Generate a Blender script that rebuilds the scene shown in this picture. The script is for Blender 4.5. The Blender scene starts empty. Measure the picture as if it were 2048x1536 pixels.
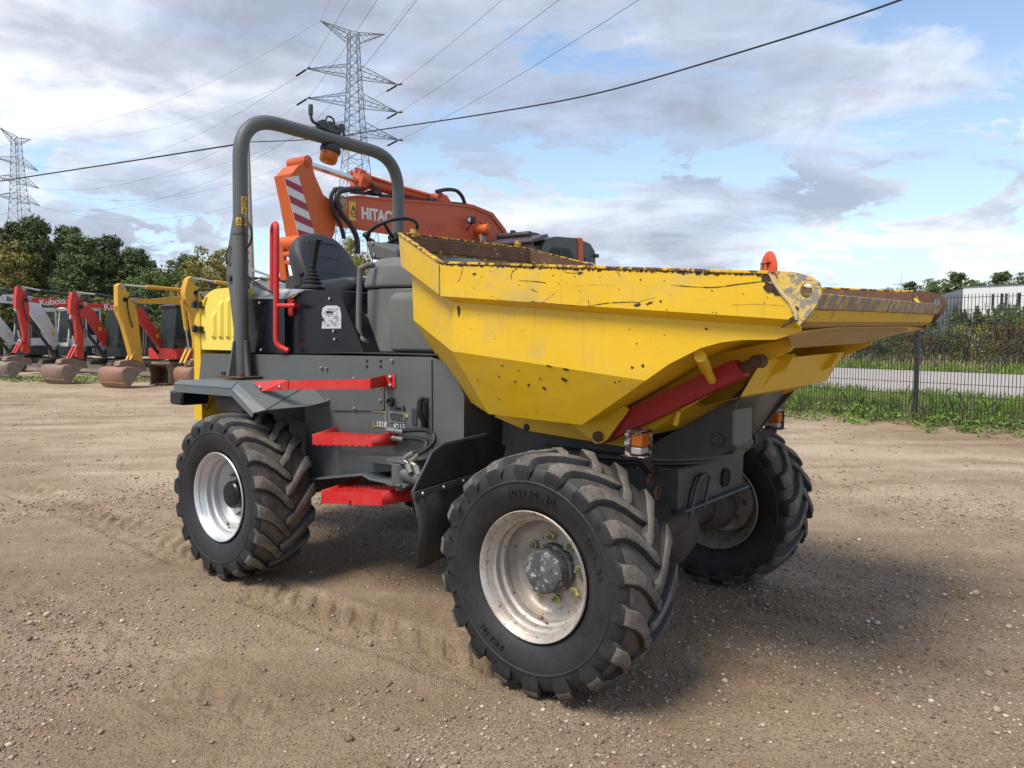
import bpy, bmesh, math, random
import numpy as np
from mathutils import Vector, Matrix
random.seed(7)
rng = np.random.default_rng(7)
R = math.radians
scene = bpy.context.scene
col = scene.collection

# ------------------------------------------------------------------ camera
CAM_H = 1.593
cam_d = bpy.data.cameras.new("camera")
cam = bpy.data.objects.new("camera", cam_d)
col.objects.link(cam)
cam_d.sensor_width = 36.0
cam_d.lens = 36.0 * 1480.0 / 2048.0
cam_d.clip_start = 0.05
cam_d.clip_end = 6000
cam.location = (0, 0, CAM_H)
cam.rotation_euler = (R(90) - math.atan(107 / 1480.0), 0, 0)
scene.camera = cam
scene.view_settings.view_transform = 'Standard'
scene.view_settings.look = 'None'
scene.view_settings.gamma = 1.0
scene.view_settings.use_curve_mapping = False
scene.view_settings.exposure = 0.78
scene.cycles.max_bounces = 6
scene.cycles.transparent_max_bounces = 8

# ------------------------------------------------------------------ sun + sky
SUN_DIR = Vector((-0.62, -0.50, 1.25)).normalized()      # towards the sun, veiled by thin cloud
sun_d = bpy.data.lights.new("sun", 'SUN')
sun_d.energy = 2.3
sun_d.angle = R(24)
sun_d.color = (1.0, 0.92, 0.79)
sun = bpy.data.objects.new("sun", sun_d)
col.objects.link(sun)
sun.rotation_euler = SUN_DIR.to_track_quat('Z', 'Y').to_euler()

world = bpy.data.worlds.new("World")
scene.world = world
world.use_nodes = True
wn = world.node_tree
wn.nodes.clear()


def nd(tree, kind, **kw):
    n = tree.nodes.new(kind)
    for k, v in kw.items():
        if k.startswith('i_'):
            n.inputs[k[2:].replace('_', ' ')].default_value = v
        else:
            setattr(n, k, v)
    return n


def lk(tree, a, b):
    tree.links.new(a, b)


def math_n(t, op, a, b=None, c=None, clamp=False):
    n = t.nodes.new('ShaderNodeMath')
    n.operation = op
    n.use_clamp = clamp
    for i, v in enumerate((a, b, c)):
        if v is None:
            continue
        if isinstance(v, (int, float)):
            n.inputs[i].default_value = v
        else:
            t.links.new(v, n.inputs[i])
    return n.outputs[0]


def ramp(t, src, stops, interp='LINEAR'):
    n = t.nodes.new('ShaderNodeValToRGB')
    n.color_ramp.interpolation = interp
    e = n.color_ramp.elements
    while len(e) < len(stops):
        e.new(0.5)
    for i, (p, c) in enumerate(stops):
        e[i].position = p
        e[i].color = (c, c, c, 1) if isinstance(c, (int, float)) else (*c, 1)
    t.links.new(src, n.inputs[0])
    return n.outputs[0]


def mixc(t, fac, a, b):
    n = t.nodes.new('ShaderNodeMix')
    n.data_type = 'RGBA'
    for i, v in ((0, fac), (6, a), (7, b)):
        if isinstance(v, (int, float)):
            n.inputs[i].default_value = v
        elif isinstance(v, tuple):
            n.inputs[i].default_value = (*v, 1) if len(v) == 3 else v
        else:
            t.links.new(v, n.inputs[i])
    return n.outputs[2]


def noise(t, vec, scale, detail=4, rough=.55, dist=0.0, out='Fac'):
    n = t.nodes.new('ShaderNodeTexNoise')
    n.inputs['Scale'].default_value = scale
    n.inputs['Detail'].default_value = detail
    n.inputs['Roughness'].default_value = rough
    n.inputs['Distortion'].default_value = dist
    if vec is not None:
        t.links.new(vec, n.inputs['Vector'])
    return n.outputs[out]


sky = nd(wn, 'ShaderNodeTexSky', sky_type='NISHITA', sun_disc=False)
sky.sun_elevation = math.asin(SUN_DIR.z)
sky.sun_rotation = math.atan2(SUN_DIR.x, SUN_DIR.y)
sky.air_density = 1.0
sky.dust_density = 0.6
sky.ozone_density = 1.5
tc = nd(wn, 'ShaderNodeTexCoord')
sep = nd(wn, 'ShaderNodeSeparateXYZ')
lk(wn, tc.outputs['Generated'], sep.inputs[0])
zc = math_n(wn, 'MAXIMUM', sep.outputs[2], 0.0)
den = math_n(wn, 'ADD', zc, 0.17)
u = math_n(wn, 'DIVIDE', sep.outputs[0], den)
v = math_n(wn, 'DIVIDE', sep.outputs[1], den)
cmb = nd(wn, 'ShaderNodeCombineXYZ')
lk(wn, u, cmb.inputs[0]); lk(wn, v, cmb.inputs[1]); lk(wn, math_n(wn, 'MULTIPLY', zc, 1.6), cmb.inputs[2])
SKY_OFF = (12.5, 3.2, 1.4)
mp = nd(wn, 'ShaderNodeMapping')
mp.inputs['Location'].default_value = SKY_OFF
mp.inputs['Rotation'].default_value = (0, 0, R(-10))
mp.inputs['Scale'].default_value = (0.62, 1.0, 1.0)
lk(wn, cmb.outputs[0], mp.inputs[0])
pv = mp.outputs[0]
big = noise(wn, pv, 0.62, 3, .5, .5)
mid = noise(wn, pv, 1.9, 9, .60, .5)
mpp = nd(wn, 'ShaderNodeMapping')
mpp.inputs['Scale'].default_value = (1.5, 1.0, 3.0)
lk(wn, tc.outputs['Generated'], mpp.inputs[0])
puff = noise(wn, mpp.outputs[0], 6.0, 9, .60, .35)
low = ramp(wn, zc, [(0.03, 1.0), (0.20, .8), (0.30, 0.0)])
dens = math_n(wn, 'ADD', math_n(wn, 'MULTIPLY', big, .55), math_n(wn, 'ADD', math_n(wn, 'MULTIPLY', mid, .42), math_n(wn, 'MULTIPLY', puff, .16)))
cover = ramp(wn, dens, [(0.540, 0.0), (0.575, 0.68), (0.64, 1.0)])
puffc = math_n(wn, 'MULTIPLY', ramp(wn, puff, [(0.485, 0.0), (0.520, 1.0)]), low)
cover = math_n(wn, 'MAXIMUM', cover, puffc)
mp2 = nd(wn, 'ShaderNodeMapping')
mp2.inputs['Location'].default_value = (11.3, 2.1, 5.0)
lk(wn, pv, mp2.inputs[0])
belly = math_n(wn, 'ADD', math_n(wn, 'MULTIPLY', noise(wn, mp2.outputs[0], .85, 6, .58, .5), .62), math_n(wn, 'ADD', math_n(wn, 'MULTIPLY', dens, .22), math_n(wn, 'MULTIPLY', puff, .22)))
cloud = ramp(wn, belly, [(0.445, (.76, .755, .74)), (0.50, (.56, .58, .62)), (0.56, (.37, .40, .47)), (0.64, (.25, .28, .35))])
nish = nd(wn, 'ShaderNodeVectorMath', operation='SCALE')
lk(wn, sky.outputs[0], nish.inputs[0])
nish.inputs[3].default_value = 0.12
veil = ramp(wn, zc, [(0.0, .75), (0.12, .40), (0.35, .12)])
clear = mixc(wn, veil, nish.outputs[0], (.40, .52, .68))
skyc = mixc(wn, cover, clear, cloud)
ground_c = mixc(wn, ramp(wn, sep.outputs[2], [(0.0, 1.0), (0.004, 0.0)]), skyc, (.16, .13, .10))
bg = nd(wn, 'ShaderNodeBackground')
bg.inputs['Strength'].default_value = 1.0
lk(wn, ground_c, bg.inputs[0])
wo = nd(wn, 'ShaderNodeOutputWorld')
lk(wn, bg.outputs[0], wo.inputs[0])


# ------------------------------------------------------------------ mesh helpers
class MB:
    def __init__(s):
        s.v = []; s.f = []; s.m = []

    def add(s, vs, fs, mi=0):
        o = len(s.v)
        s.v += [tuple(p) for p in vs]
        s.f += [tuple(i + o for i in f) for f in fs]
        s.m += [mi] * len(fs)
        return s

    def box(s, x0, x1, y0, y1, z0, z1, mi=0):
        vs = [(x, y, z) for x in (x0, x1) for y in (y0, y1) for z in (z0, z1)]
        return s.add(vs, [(0, 1, 3, 2), (4, 6, 7, 5), (0, 4, 5, 1), (2, 3, 7, 6), (0, 2, 6, 4), (1, 5, 7, 3)], mi)

    def obox(s, c, ax, mi=0):
        c = Vector(c); a, b, d = [Vector(q) for q in ax]
        vs = [c + a * i + b * j + d * k for i in (-1, 1) for j in (-1, 1) for k in (-1, 1)]
        return s.add(vs, [(0, 1, 3, 2), (4, 6, 7, 5), (0, 4, 5, 1), (2, 3, 7, 6), (0, 2, 6, 4), (1, 5, 7, 3)], mi)

    def beam(s, p0, p1, w, h, up=(0, 0, 1), mi=0):
        p0 = Vector(p0); p1 = Vector(p1); d = (p1 - p0)
        L = d.length; d.normalize(); up = Vector(up)
        sd = d.cross(up)
        if sd.length < 1e-4:
            sd = d.cross(Vector((1, 0, 0)))
        sd.normalize(); u2 = sd.cross(d)
        return s.obox((p0 + p1) / 2, (d * L / 2, sd * w / 2, u2 * h / 2), mi)

    def prism(s, poly, a0, a1, ax='Y', mi=0, mcap=None):
        n = len(poly)
        def P(p, a):
            if ax == 'Y': return (p[0], a, p[1])
            if ax == 'X': return (a, p[0], p[1])
            return (p[0], p[1], a)
        vs = [P(p, a0) for p in poly] + [P(p, a1) for p in poly]
        fs = [(i, (i + 1) % n, n + (i + 1) % n, n + i) for i in range(n)]
        s.add(vs, fs, mi)
        s.add(vs, [tuple(range(n - 1, -1, -1)), tuple(range(n, 2 * n))], mi if mcap is None else mcap)
        return s

    def loft(s, rings, closed=True, caps=True, mi=0):
        n = len(rings[0]); vs = [p for r in rings for p in r]; fs = []
        for k in range(len(rings) - 1):
            for i in range(n if closed else n - 1):
                j = (i + 1) % n
                fs.append((k * n + i, k * n + j, (k + 1) * n + j, (k + 1) * n + i))
        if caps and closed:
            fs.append(tuple(range(n - 1, -1, -1)))
            fs.append(tuple(range((len(rings) - 1) * n, len(rings) * n)))
        return s.add(vs, fs, mi)

    def tube(s, path, r, n=12, closed=False, mi=0):
        path = [Vector(p) for p in path]
        rs = r if isinstance(r, (list, tuple)) else [r] * len(path)
        m = len(path)
        tan = []
        for i in range(m):
            if closed:
                t_ = path[(i + 1) % m] - path[i - 1]
            else:
                t_ = path[min(i + 1, m - 1)] - path[max(i - 1, 0)]
            tan.append(t_.normalized())
        a = tan[0].orthogonal().normalized()
        rings = []
        for i in range(m):
            a = (a - tan[i] * a.dot(tan[i]))
            a = a.normalized() if a.length > 1e-6 else tan[i].orthogonal().normalized()
            b = tan[i].cross(a)
            rings.append([path[i] + (a * math.cos(2 * math.pi * k / n) + b * math.sin(2 * math.pi * k / n)) * rs[i] for k in range(n)])
        if closed:
            rings.append(rings[0])
            return s.loft(rings, True, False, mi)
        return s.loft(rings, True, True, mi)

    def cyl(s, p0, p1, r, n=20, mi=0, r2=None):
        return s.tube([p0, p1], [r, r if r2 is None else r2], n, False, mi)

    def lathe(s, prof, c, axis=(0, 1, 0), n=48, mi=0, close=False):
        c = Vector(c); ax = Vector(axis).normalized()
        a = Vector((1, 0, 0)) if abs(ax.x) < .9 else Vector((0, 0, 1))
        a = (a - ax * a.dot(ax)).normalized(); b = ax.cross(a)
        rings = [[c + ax * t_ + (a * math.cos(2 * math.pi * k / n) + b * math.sin(2 * math.pi * k / n)) * max(r, 1e-4) for k in range(n)] for (t_, r) in prof]
        return s.loft(rings, True, close, mi)

    def ball(s, c, rx, ry=None, rz=None, n=14, m=9, mi=0):
        ry = rx if ry is None else ry; rz = rx if rz is None else rz
        rings = []
        for j in range(m + 1):
            t_ = math.pi * j / m
            rr = max(math.sin(t_), .01)
            rings.append([(c[0] + rx * rr * math.cos(2 * math.pi * k / n), c[1] + ry * rr * math.sin(2 * math.pi * k / n), c[2] - rz * math.cos(t_)) for k in range(n)])
        return s.loft(rings, True, True, mi)


def build(name, mb, mats, parent=None, bevel=0.0, smooth=True, seg=2, solid=None, ang=32):
    me = bpy.data.meshes.new(name)
    me.from_pydata(mb.v, [], mb.f)
    mats = mats if isinstance(mats, (list, tuple)) else [mats]
    for m_ in mats:
        me.materials.append(m_)
    if len(mats) > 1:
        me.polygons.foreach_set('material_index', mb.m)
    bm = bmesh.new(); bm.from_mesh(me)
    bmesh.ops.recalc_face_normals(bm, faces=bm.faces)
    bm.to_mesh(me); bm.free()
    if smooth:
        me.polygons.foreach_set('use_smooth', [True] * len(me.polygons))
        me.set_sharp_from_angle(angle=R(ang))
    o = bpy.data.objects.new(name, me)
    col.objects.link(o)
    if parent is not None:
        o.parent = parent
    if solid:
        md = o.modifiers.new('solid', 'SOLIDIFY'); md.thickness = solid[0]; md.offset = solid[1]
        if len(solid) > 2:
            md.material_offset = solid[2]; md.material_offset_rim = solid[3]
    if bevel:
        md = o.modifiers.new('bevel', 'BEVEL'); md.width = bevel; md.segments = seg
        md.limit_method = 'ANGLE'; md.angle_limit = R(28)
        md.use_clamp_overlap = True
    return o


def thing(name, label, cat, loc=(0, 0, 0), rz=0.0, group=None):
    o = bpy.data.objects.new(name, None)
    col.objects.link(o)
    o.location = loc; o.rotation_euler = (0, 0, rz)
    o.empty_display_size = .3
    o['label'] = label; o['category'] = cat
    if group: o['group'] = group
    return o


def tag(o, label, cat, group=None):
    o['label'] = label; o['category'] = cat
    if group: o['group'] = group
    return o


def copy_tree(o, parent=None):
    c = o.copy(); col.objects.link(c)
    c.parent = parent
    for ch in list(o.children):
        copy_tree(ch, c)
    return c


def cr(path, k=6, closed=False):
    """Catmull-Rom smoothing of a 3-D path"""
    P = [Vector(p) for p in path]; n = len(P); out = []
    for i in range(n - 1):
        p0 = P[max(i - 1, 0)]; p1 = P[i]; p2 = P[i + 1]; p3 = P[min(i + 2, n - 1)]
        for j in range(k):
            t_ = j / k
            out.append(0.5 * ((2 * p1) + (p2 - p0) * t_ + (2 * p0 - 5 * p1 + 4 * p2 - p3) * t_ ** 2 + (3 * p1 - p0 - 3 * p2 + p3) * t_ ** 3))
    out.append(P[-1])
    return out


def fillet(path, r=.08, k=6):
    """round the corners of a poly-line"""
    P = [Vector(p) for p in path]; out = [P[0]]
    for i in range(1, len(P) - 1):
        a = (P[i - 1] - P[i]); b = (P[i + 1] - P[i])
        rr = min(r, a.length * .49, b.length * .49)
        s_ = P[i] + a.normalized() * rr; e_ = P[i] + b.normalized() * rr
        for j in range(k + 1):
            t_ = j / k
            out.append((1 - t_) ** 2 * s_ + 2 * t_ * (1 - t_) * P[i] + t_ * t_ * e_)
    out.append(P[-1])
    return out


def textmesh(name, txt, size, mat, parent, loc, xdir, ydir, align='CENTER', depth=0.0015, bold=0.0, sx=1.0, shear=0.0):
    cu = bpy.data.curves.new(name, 'FONT')
    cu.body = txt; cu.size = size; cu.align_x = align; cu.align_y = 'CENTER'
    cu.offset = bold; cu.extrude = depth; cu.shear = shear
    tmp = bpy.data.objects.new(name, cu); col.objects.link(tmp)
    dg = bpy.context.evaluated_depsgraph_get()
    me = bpy.data.meshes.new_from_object(tmp.evaluated_get(dg))
    bpy.data.objects.remove(tmp); bpy.data.curves.remove(cu)
    X = Vector(xdir).normalized(); Y = Vector(ydir).normalized(); Z = X.cross(Y)
    M4 = Matrix(((X.x * sx, Y.x, Z.x, loc[0]), (X.y * sx, Y.y, Z.y, loc[1]), (X.z * sx, Y.z, Z.z, loc[2]), (0, 0, 0, 1)))
    me.transform(M4)
    me.materials.clear(); me.materials.append(mat)
    me.name = name
    o = bpy.data.objects.new(name, me); col.objects.link(o)
    if parent is not None: o.parent = parent
    return o


def inset(poly, d):
    n = len(poly); area = sum(poly[i][0] * poly[(i + 1) % n][1] - poly[(i + 1) % n][0] * poly[i][1] for i in range(n)); sg = 1 if area > 0 else -1
    out = []
    for i in range(n):
        p0, p1, p2 = Vector(poly[i - 1]), Vector(poly[i]), Vector(poly[(i + 1) % n])
        a = (p1 - p0).normalized(); b = (p2 - p1).normalized()
        na = Vector((-a.y, a.x)) * sg; nb = Vector((-b.y, b.x)) * sg
        m_ = (na + nb); m_ = m_.normalized() if m_.length > .1 else na
        k = d / max(.45, m_.dot(na)); q = p1 + m_ * k
        out.append((q.x, q.y))
    return out
# ------------------------------------------------------------------ materials
def new_mat(name):
    m = bpy.data.materials.new(name); m.use_nodes = True
    t = m.node_tree
    b = t.nodes['Principled BSDF']
    tc_ = t.nodes.new('ShaderNodeTexCoord')
    return m, t, b, tc_.outputs['Object']


def bump(t, b, h, strength=.3, dist=.01):
    n = t.nodes.new('ShaderNodeBump')
    n.inputs['Strength'].default_value = strength
    n.inputs['Distance'].default_value = dist
    lk(t, h, n.inputs['Height'])
    lk(t, n.outputs[0], b.inputs['Normal'])


def paint(name, c, rough=.38, dust=.18, dustc=(.30, .25, .19), scale=3.0, chips=0.0, chipc=(.07, .035, .02), metal=0.0, coat=0.0, bmp=.04):
    m, t, b, P = new_mat(name)
    n1 = noise(t, P, scale, 6, .62)
    n2 = noise(t, P, scale * 9, 4, .6)
    mul = math_n(t, 'ADD', math_n(t, 'MULTIPLY', n1, .7), math_n(t, 'MULTIPLY', n2, .3))
    f = ramp(t, mul, [(.40, 0.0), (.72, min(1.0, dust * 2.2))])
    var = mixc(t, math_n(t, 'MULTIPLY', noise(t, P, 1.1, 2), .22), c, tuple(x * .72 for x in c))
    cc = mixc(t, f, var, dustc)
    if chips > 0:
        cs = noise(t, P, 34, 6, .7)
        cf = ramp(t, cs, [(.70 - chips * .12, 0.0), (.715 - chips * .12, 1.0)])
        cc = mixc(t, cf, cc, chipc)
    lk(t, cc, b.inputs['Base Color'])
    rr = ramp(t, mul, [(.3, rough), (.75, min(1, rough + .3))])
    lk(t, rr, b.inputs['Roughness'])
    b.inputs['Metallic'].default_value = metal
    if coat: b.inputs['Coat Weight'].default_value = coat
    bump(t, b, math_n(t, 'ADD', n1, math_n(t, 'MULTIPLY', n2, .3)), bmp, .01)
    return m


def plain(name, c, rough=.5, metal=0.0, emit=None):
    m, t, b, P = new_mat(name)
    n1 = noise(t, P, 14, 4)
    cc = mixc(t, math_n(t, 'MULTIPLY', n1, .35), c, tuple(x * .6 for x in c))
    lk(t, cc, b.inputs['Base Color'])
    b.inputs['Roughness'].default_value = rough
    b.inputs['Metallic'].default_value = metal
    return m


def rust(name, a=(.13, .055, .03), c=(.055, .03, .022), rough=.85, paintc=None, pamt=0.5, streak=True):
    m, t, b, P = new_mat(name)
    n1 = noise(t, P, 6, 8, .7)
    n2 = noise(t, P, 60, 4, .6)
    cc = mixc(t, ramp(t, n1, [(.35, 0.0), (.65, 1.0)]), a, c)
    cc = mixc(t, math_n(t, 'MULTIPLY', n2, .4), cc, (.20, .12, .08))
    if paintc:
        mpn = t.nodes.new('ShaderNodeMapping')
        mpn.inputs['Scale'].default_value = (1.0, 1.0, .33) if streak else (1, 1, 1)
        lk(t, P, mpn.inputs[0])
        n3 = noise(t, mpn.outputs[0], 26, 7, .72, .6)
        cc = mixc(t, ramp(t, n3, [(.60 - pamt * .2, 0.0), (.64 - pamt * .2, 1.0)]), cc, paintc)
    lk(t, cc, b.inputs['Base Color'])
    b.inputs['Roughness'].default_value = rough
    bump(t, b, math_n(t, 'ADD', n1, n2), .35, .006)
    return m


YEL = (.78, .485, .010)
M = {}
M['yellow'] = paint('yellow_paint', YEL, .34, .10, (.42, .30, .10), 2.2, chips=.0, bmp=.03)
# skip paint: scratches, chips, rust runs
m, t, b, P = new_mat('skip_yellow')
n1 = noise(t, P, 2.0, 5, .6)
base = mixc(t, ramp(t, n1, [(.35, 0.0), (.75, .35)]), YEL, (.60, .36, .03))
spk = noise(t, P, 62, 3, .55)
spk2 = noise(t, P, 2.4, 3, .5)
spf = math_n(t, 'MULTIPLY', ramp(t, spk, [(.735, 0.0), (.75, 1.0)]), ramp(t, spk2, [(.46, 0.0), (.56, 1.0)]))
mpn = t.nodes.new('ShaderNodeMapping'); mpn.inputs['Scale'].default_value = (.35, .6, 5.0); mpn.inputs['Rotation'].default_value = (0, R(7), 0)
lk(t, P, mpn.inputs[0])
scr = noise(t, mpn.outputs[0], 9, 6, .6, 1.2)
scf = math_n(t, 'MULTIPLY', ramp(t, scr, [(.497, 0.0), (.500, 1.0), (.503, 0.0)]), ramp(t, noise(t, P, 1.7, 2), [(.52, 0.0), (.60, .8)]))
mpr = t.nodes.new('ShaderNodeMapping'); mpr.inputs['Scale'].default_value = (1.0, 1.0, .06)
lk(t, P, mpr.inputs[0])
runs = ramp(t, noise(t, mpr.outputs[0], 22, 4, .6), [(.60, 0.0), (.74, .32)])
cc = mixc(t, runs, base, (.42, .22, .04))
cc = mixc(t, spf, cc, (.10, .045, .02))
cc = mixc(t, scf, cc, (.22, .10, .03))
lk(t, cc, b.inputs['Base Color'])
lk(t, ramp(t, n1, [(.3, .33), (.7, .5)]), b.inputs['Roughness'])
mud = math_n(t, 'MULTIPLY', ramp(t, noise(t, P, 5.5, 7, .7), [(.50, 0.0), (.66, .55)]), ramp(t, noise(t, P, 1.1, 2), [(.42, 0.0), (.62, 1.0)]))
lk(t, mixc(t, mud, cc, (.46, .36, .17)), b.inputs['Base Color'])
bump(t, b, math_n(t, 'ADD', noise(t, P, 1.8, 3, .5), math_n(t, 'MULTIPLY', noise(t, P, 40, 3), .04)), .30, .06)
M['skip'] = m
M['hood'] = paint('hood_yellow', (.86, .68, .10), .42, .05, (.7, .6, .3), 2.0, bmp=.01)
M['rim_rust'] = rust('skip_rim_rust', (.15, .075, .045), (.07, .04, .03), paintc=(.55, .34, .05), pamt=.02, streak=False)
M['rim_top'] = rust('skip_rim_top', paintc=(.72, .44, .02), pamt=.55, streak=False)
M['skip_in'] = rust('skip_inner', (.22, .17, .11), (.12, .09, .06), paintc=(.50, .36, .08), pamt=.35)
M['rust'] = rust('rust_plain')
M['lip'] = rust('skip_lip', (.34, .29, .23), (.22, .17, .14), .6, paintc=(.56, .42, .16), pamt=.5)
M['lip2'] = rust('skip_lip_lower', (.20, .12, .07), (.10, .06, .04), .6, paintc=(.72, .45, .03), pamt=1.15)
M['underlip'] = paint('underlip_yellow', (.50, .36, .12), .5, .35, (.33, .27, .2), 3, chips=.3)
M['lug'] = rust('lug_worn', (.30, .28, .25), (.17, .16, .14), .6, paintc=(.68, .47, .10), pamt=.62, streak=False)
M['grey'] = paint('machine_grey', (.098, .108, .106), .40, .12, (.20, .18, .15), 1.6, bmp=.02)
M['grey_dark'] = paint('machine_grey_dirty', (.045, .052, .056), .42, .30, (.13, .115, .09), 3.5, chips=.15, chipc=(.35, .33, .3), bmp=.04)
M['fender'] = paint('fender_grey', (.105, .125, .13), .38, .16, (.22, .2, .17), 2, bmp=.02)
M['plastic'] = paint('console_plastic', (.125, .135, .125), .55, .14, (.25, .24, .21), 5, bmp=.03)
M['plastic2'] = paint('dash_plastic', (.09, .088, .082), .6, .10, (.2, .2, .18), 5, bmp=.03)
M['black'] = paint('black_gloss', (.004, .005, .009), .14, .015, (.06, .06, .06), 3, bmp=.006)
M['blackm'] = paint('black_matt', (.014, .014, .015), .5, .15, (.10, .09, .075), 5)
M['red'] = paint('red_paint', (.60, .014, .016), .42, .16, (.34, .16, .11), 6, chips=.22, chipc=(.20, .06, .05), bmp=.03)
M['red_dk'] = paint('ram_red', (.36, .008, .012), .42, .12, (.25, .1, .08), 3, chips=.05, bmp=.03)
M['seat'] = paint('seat_vinyl', (.030, .033, .038), .42, .10, (.08, .08, .08), 3, bmp=.03)
M['rub'] = paint('tyre_rubber', (.010, .011, .014), .46, .13, (.10, .092, .08), 4.5, bmp=.10)
M['rubdust'] = paint('tyre_lug_dusty', (.075, .070, .063), .85, .95, (.27, .24, .195), 9, bmp=.6)
M['rubgap'] = paint('tyre_tread_gap', (.040, .038, .036), .7, .8, (.19, .165, .13), 3.2, bmp=.2)
M['flap'] = paint('rubber_flap', (.028, .030, .032), .6, .40, (.10, .095, .08), 3, bmp=.1)
M['rim_c'] = paint('rim_silver_clean', (.62, .63, .64), .30, .05, (.5, .48, .45), 4, metal=.55, bmp=.01)
M['rim_d'] = paint('rim_silver_dirty', (.55, .53, .49), .34, .42, (.28, .18, .10), 6, chips=.75, chipc=(.16, .08, .04), metal=.45, bmp=.05)
M['hub_d'] = paint('hub_worn', (.045, .052, .062), .6, .30, (.25, .24, .22), 9, chips=1.0, chipc=(.38, .36, .32), bmp=.15)
M['steel'] = paint('bare_steel', (.42, .41, .39), .32, .25, (.25, .2, .16), 8, metal=.8)
M['chrome'] = plain('chrome', (.75, .77, .80), .09, 1.0)
M['hose'] = plain('hose_rubber', (.018, .018, .019), .5)
M['neon'] = plain('wheel_nut_indicator', (.46, .49, .14), .5)
M['sticker'] = plain('warning_yellow', (.80, .50, .02), .4)
M['ink'] = plain('ink_black', (.012, .012, .012), .5)
M['white'] = plain('white_print', (.74, .74, .73), .45)
M['label'] = None
M['orange_lens'] = None
m, t, b, P = new_mat('amber_lens')
b.inputs['Base Color'].default_value = (.72, .17, .015, 1); b.inputs['Roughness'].default_value = .2
b.inputs['Transmission Weight'].default_value = .35; b.inputs['IOR'].default_value = 1.45
M['amber'] = m
m, t, b, P = new_mat('clear_lens')
b.inputs['Base Color'].default_value = (.62, .62, .60, 1); b.inputs['Roughness'].default_value = .15
b.inputs['Transmission Weight'].default_value = .4
M['lens'] = m
m, t, b, P = new_mat('cab_glass')
b.inputs['Base Color'].default_value = (.35, .42, .43, 1); b.inputs['Roughness'].default_value = .03
b.inputs['Transmission Weight'].default_value = .92; b.inputs['IOR'].default_value = 1.1
M['glass'] = m
M['orange'] = paint('excavator_orange', (.56, .095, .028), .40, .10, (.35, .15, .08), 2.5, chips=.0, bmp=.02)
M['orange2'] = paint('excavator_orange_bright', (.62, .115, .018), .42, .08, (.4, .2, .08), 2.5, chips=.03, bmp=.02)
M['kred'] = paint('mini_red', (.58, .035, .022), .40, .10, (.35, .15, .1), 2.5, bmp=.02)
M['myel'] = paint('mini_yellow', (.66, .36, .03), .42, .15, (.35, .25, .1), 2.5, chips=.03, bmp=.02)
M['mwhite'] = paint('mini_white', (.66, .66, .65), .42, .12, (.35, .32, .28), 2.5, bmp=.02)
M['mblack'] = paint('mini_black', (.022, .023, .025), .42, .2, (.12, .11, .09), 2.5, bmp=.02)
M['cabgrey'] = paint('cab_grey', (.075, .08, .082), .42, .12, (.2, .2, .18), 2.5, bmp=.02)
M['bucket'] = rust('bucket_rust', (.30, .19, .13), (.19, .13, .10), .6)
M['bucket2'] = rust('bucket_rust_red', (.38, .18, .10), (.26, .16, .11), .6)
M['bucketg'] = rust('bucket_grey', (.27, .23, .20), (.16, .13, .115), .6)
M['track'] = paint('rubber_track', (.045, .042, .038), .8, .7, (.20, .17, .13), 6, bmp=.3)
M['maroon'] = plain('maroon_reflective', (.34, .015, .035), .35)
M['pylon'] = plain('galvanised_steel', (.22, .23, .24), .6)
M['wire'] = plain('power_wire', (.06, .06, .07), .6)
M['concrete'] = paint('concrete_pole', (.36, .34, .30), .9, .3, (.2, .19, .16), 3, bmp=.1)
M['fence'] = plain('fence_anthracite', (.028, .031, .038), .45)
M['bark'] = paint('bark', (.075, .055, .04), .9, .3, (.12, .1, .08), 5, bmp=.5)


def leaf(name, c1, c2, tr=.25):
    m, t, b, P = new_mat(name)
    oi = t.nodes.new('ShaderNodeObjectInfo')
    n1 = noise(t, P, 1.3, 3)
    n2 = noise(t, P, 9.0, 2)
    cc = mixc(t, ramp(t, math_n(t, 'ADD', math_n(t, 'MULTIPLY', n1, .6), math_n(t, 'MULTIPLY', n2, .4)), [(.35, 0.0), (.65, 1.0)]), c1, c2)
    hs = t.nodes.new('ShaderNodeHueSaturation')
    lk(t, cc, hs.inputs['Color'])
    lk(t, math_n(t, 'ADD', math_n(t, 'MULTIPLY', oi.outputs['Random'], .5), .75), hs.inputs['Value'])
    lk(t, hs.outputs[0], b.inputs['Base Color'])
    b.inputs['Roughness'].default_value = .6
    b.inputs['Specular IOR Level'].default_value = .25
    return m


M['pine'] = leaf('pine_foliage', (.072, .104, .040), (.155, .185, .070))
M['oak'] = leaf('broadleaf_foliage', (.085, .125, .036), (.18, .22, .065))
M['autumn'] = leaf('autumn_foliage', (.18, .18, .045), (.34, .27, .075))
M['hedge'] = leaf('hedge_foliage', (.060, .095, .030), (.15, .19, .055))
M['hedge_y'] = leaf('yellow_shrub', (.16, .17, .03), (.30, .28, .06))
M['hedge_b'] = leaf('brown_shrub', (.10, .07, .03), (.20, .13, .05))
M['grass'] = leaf('grass_green', (.11, .20, .03), (.24, .34, .06))
M['dry'] = leaf('dry_grass', (.26, .21, .10), (.40, .34, .18))

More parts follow.
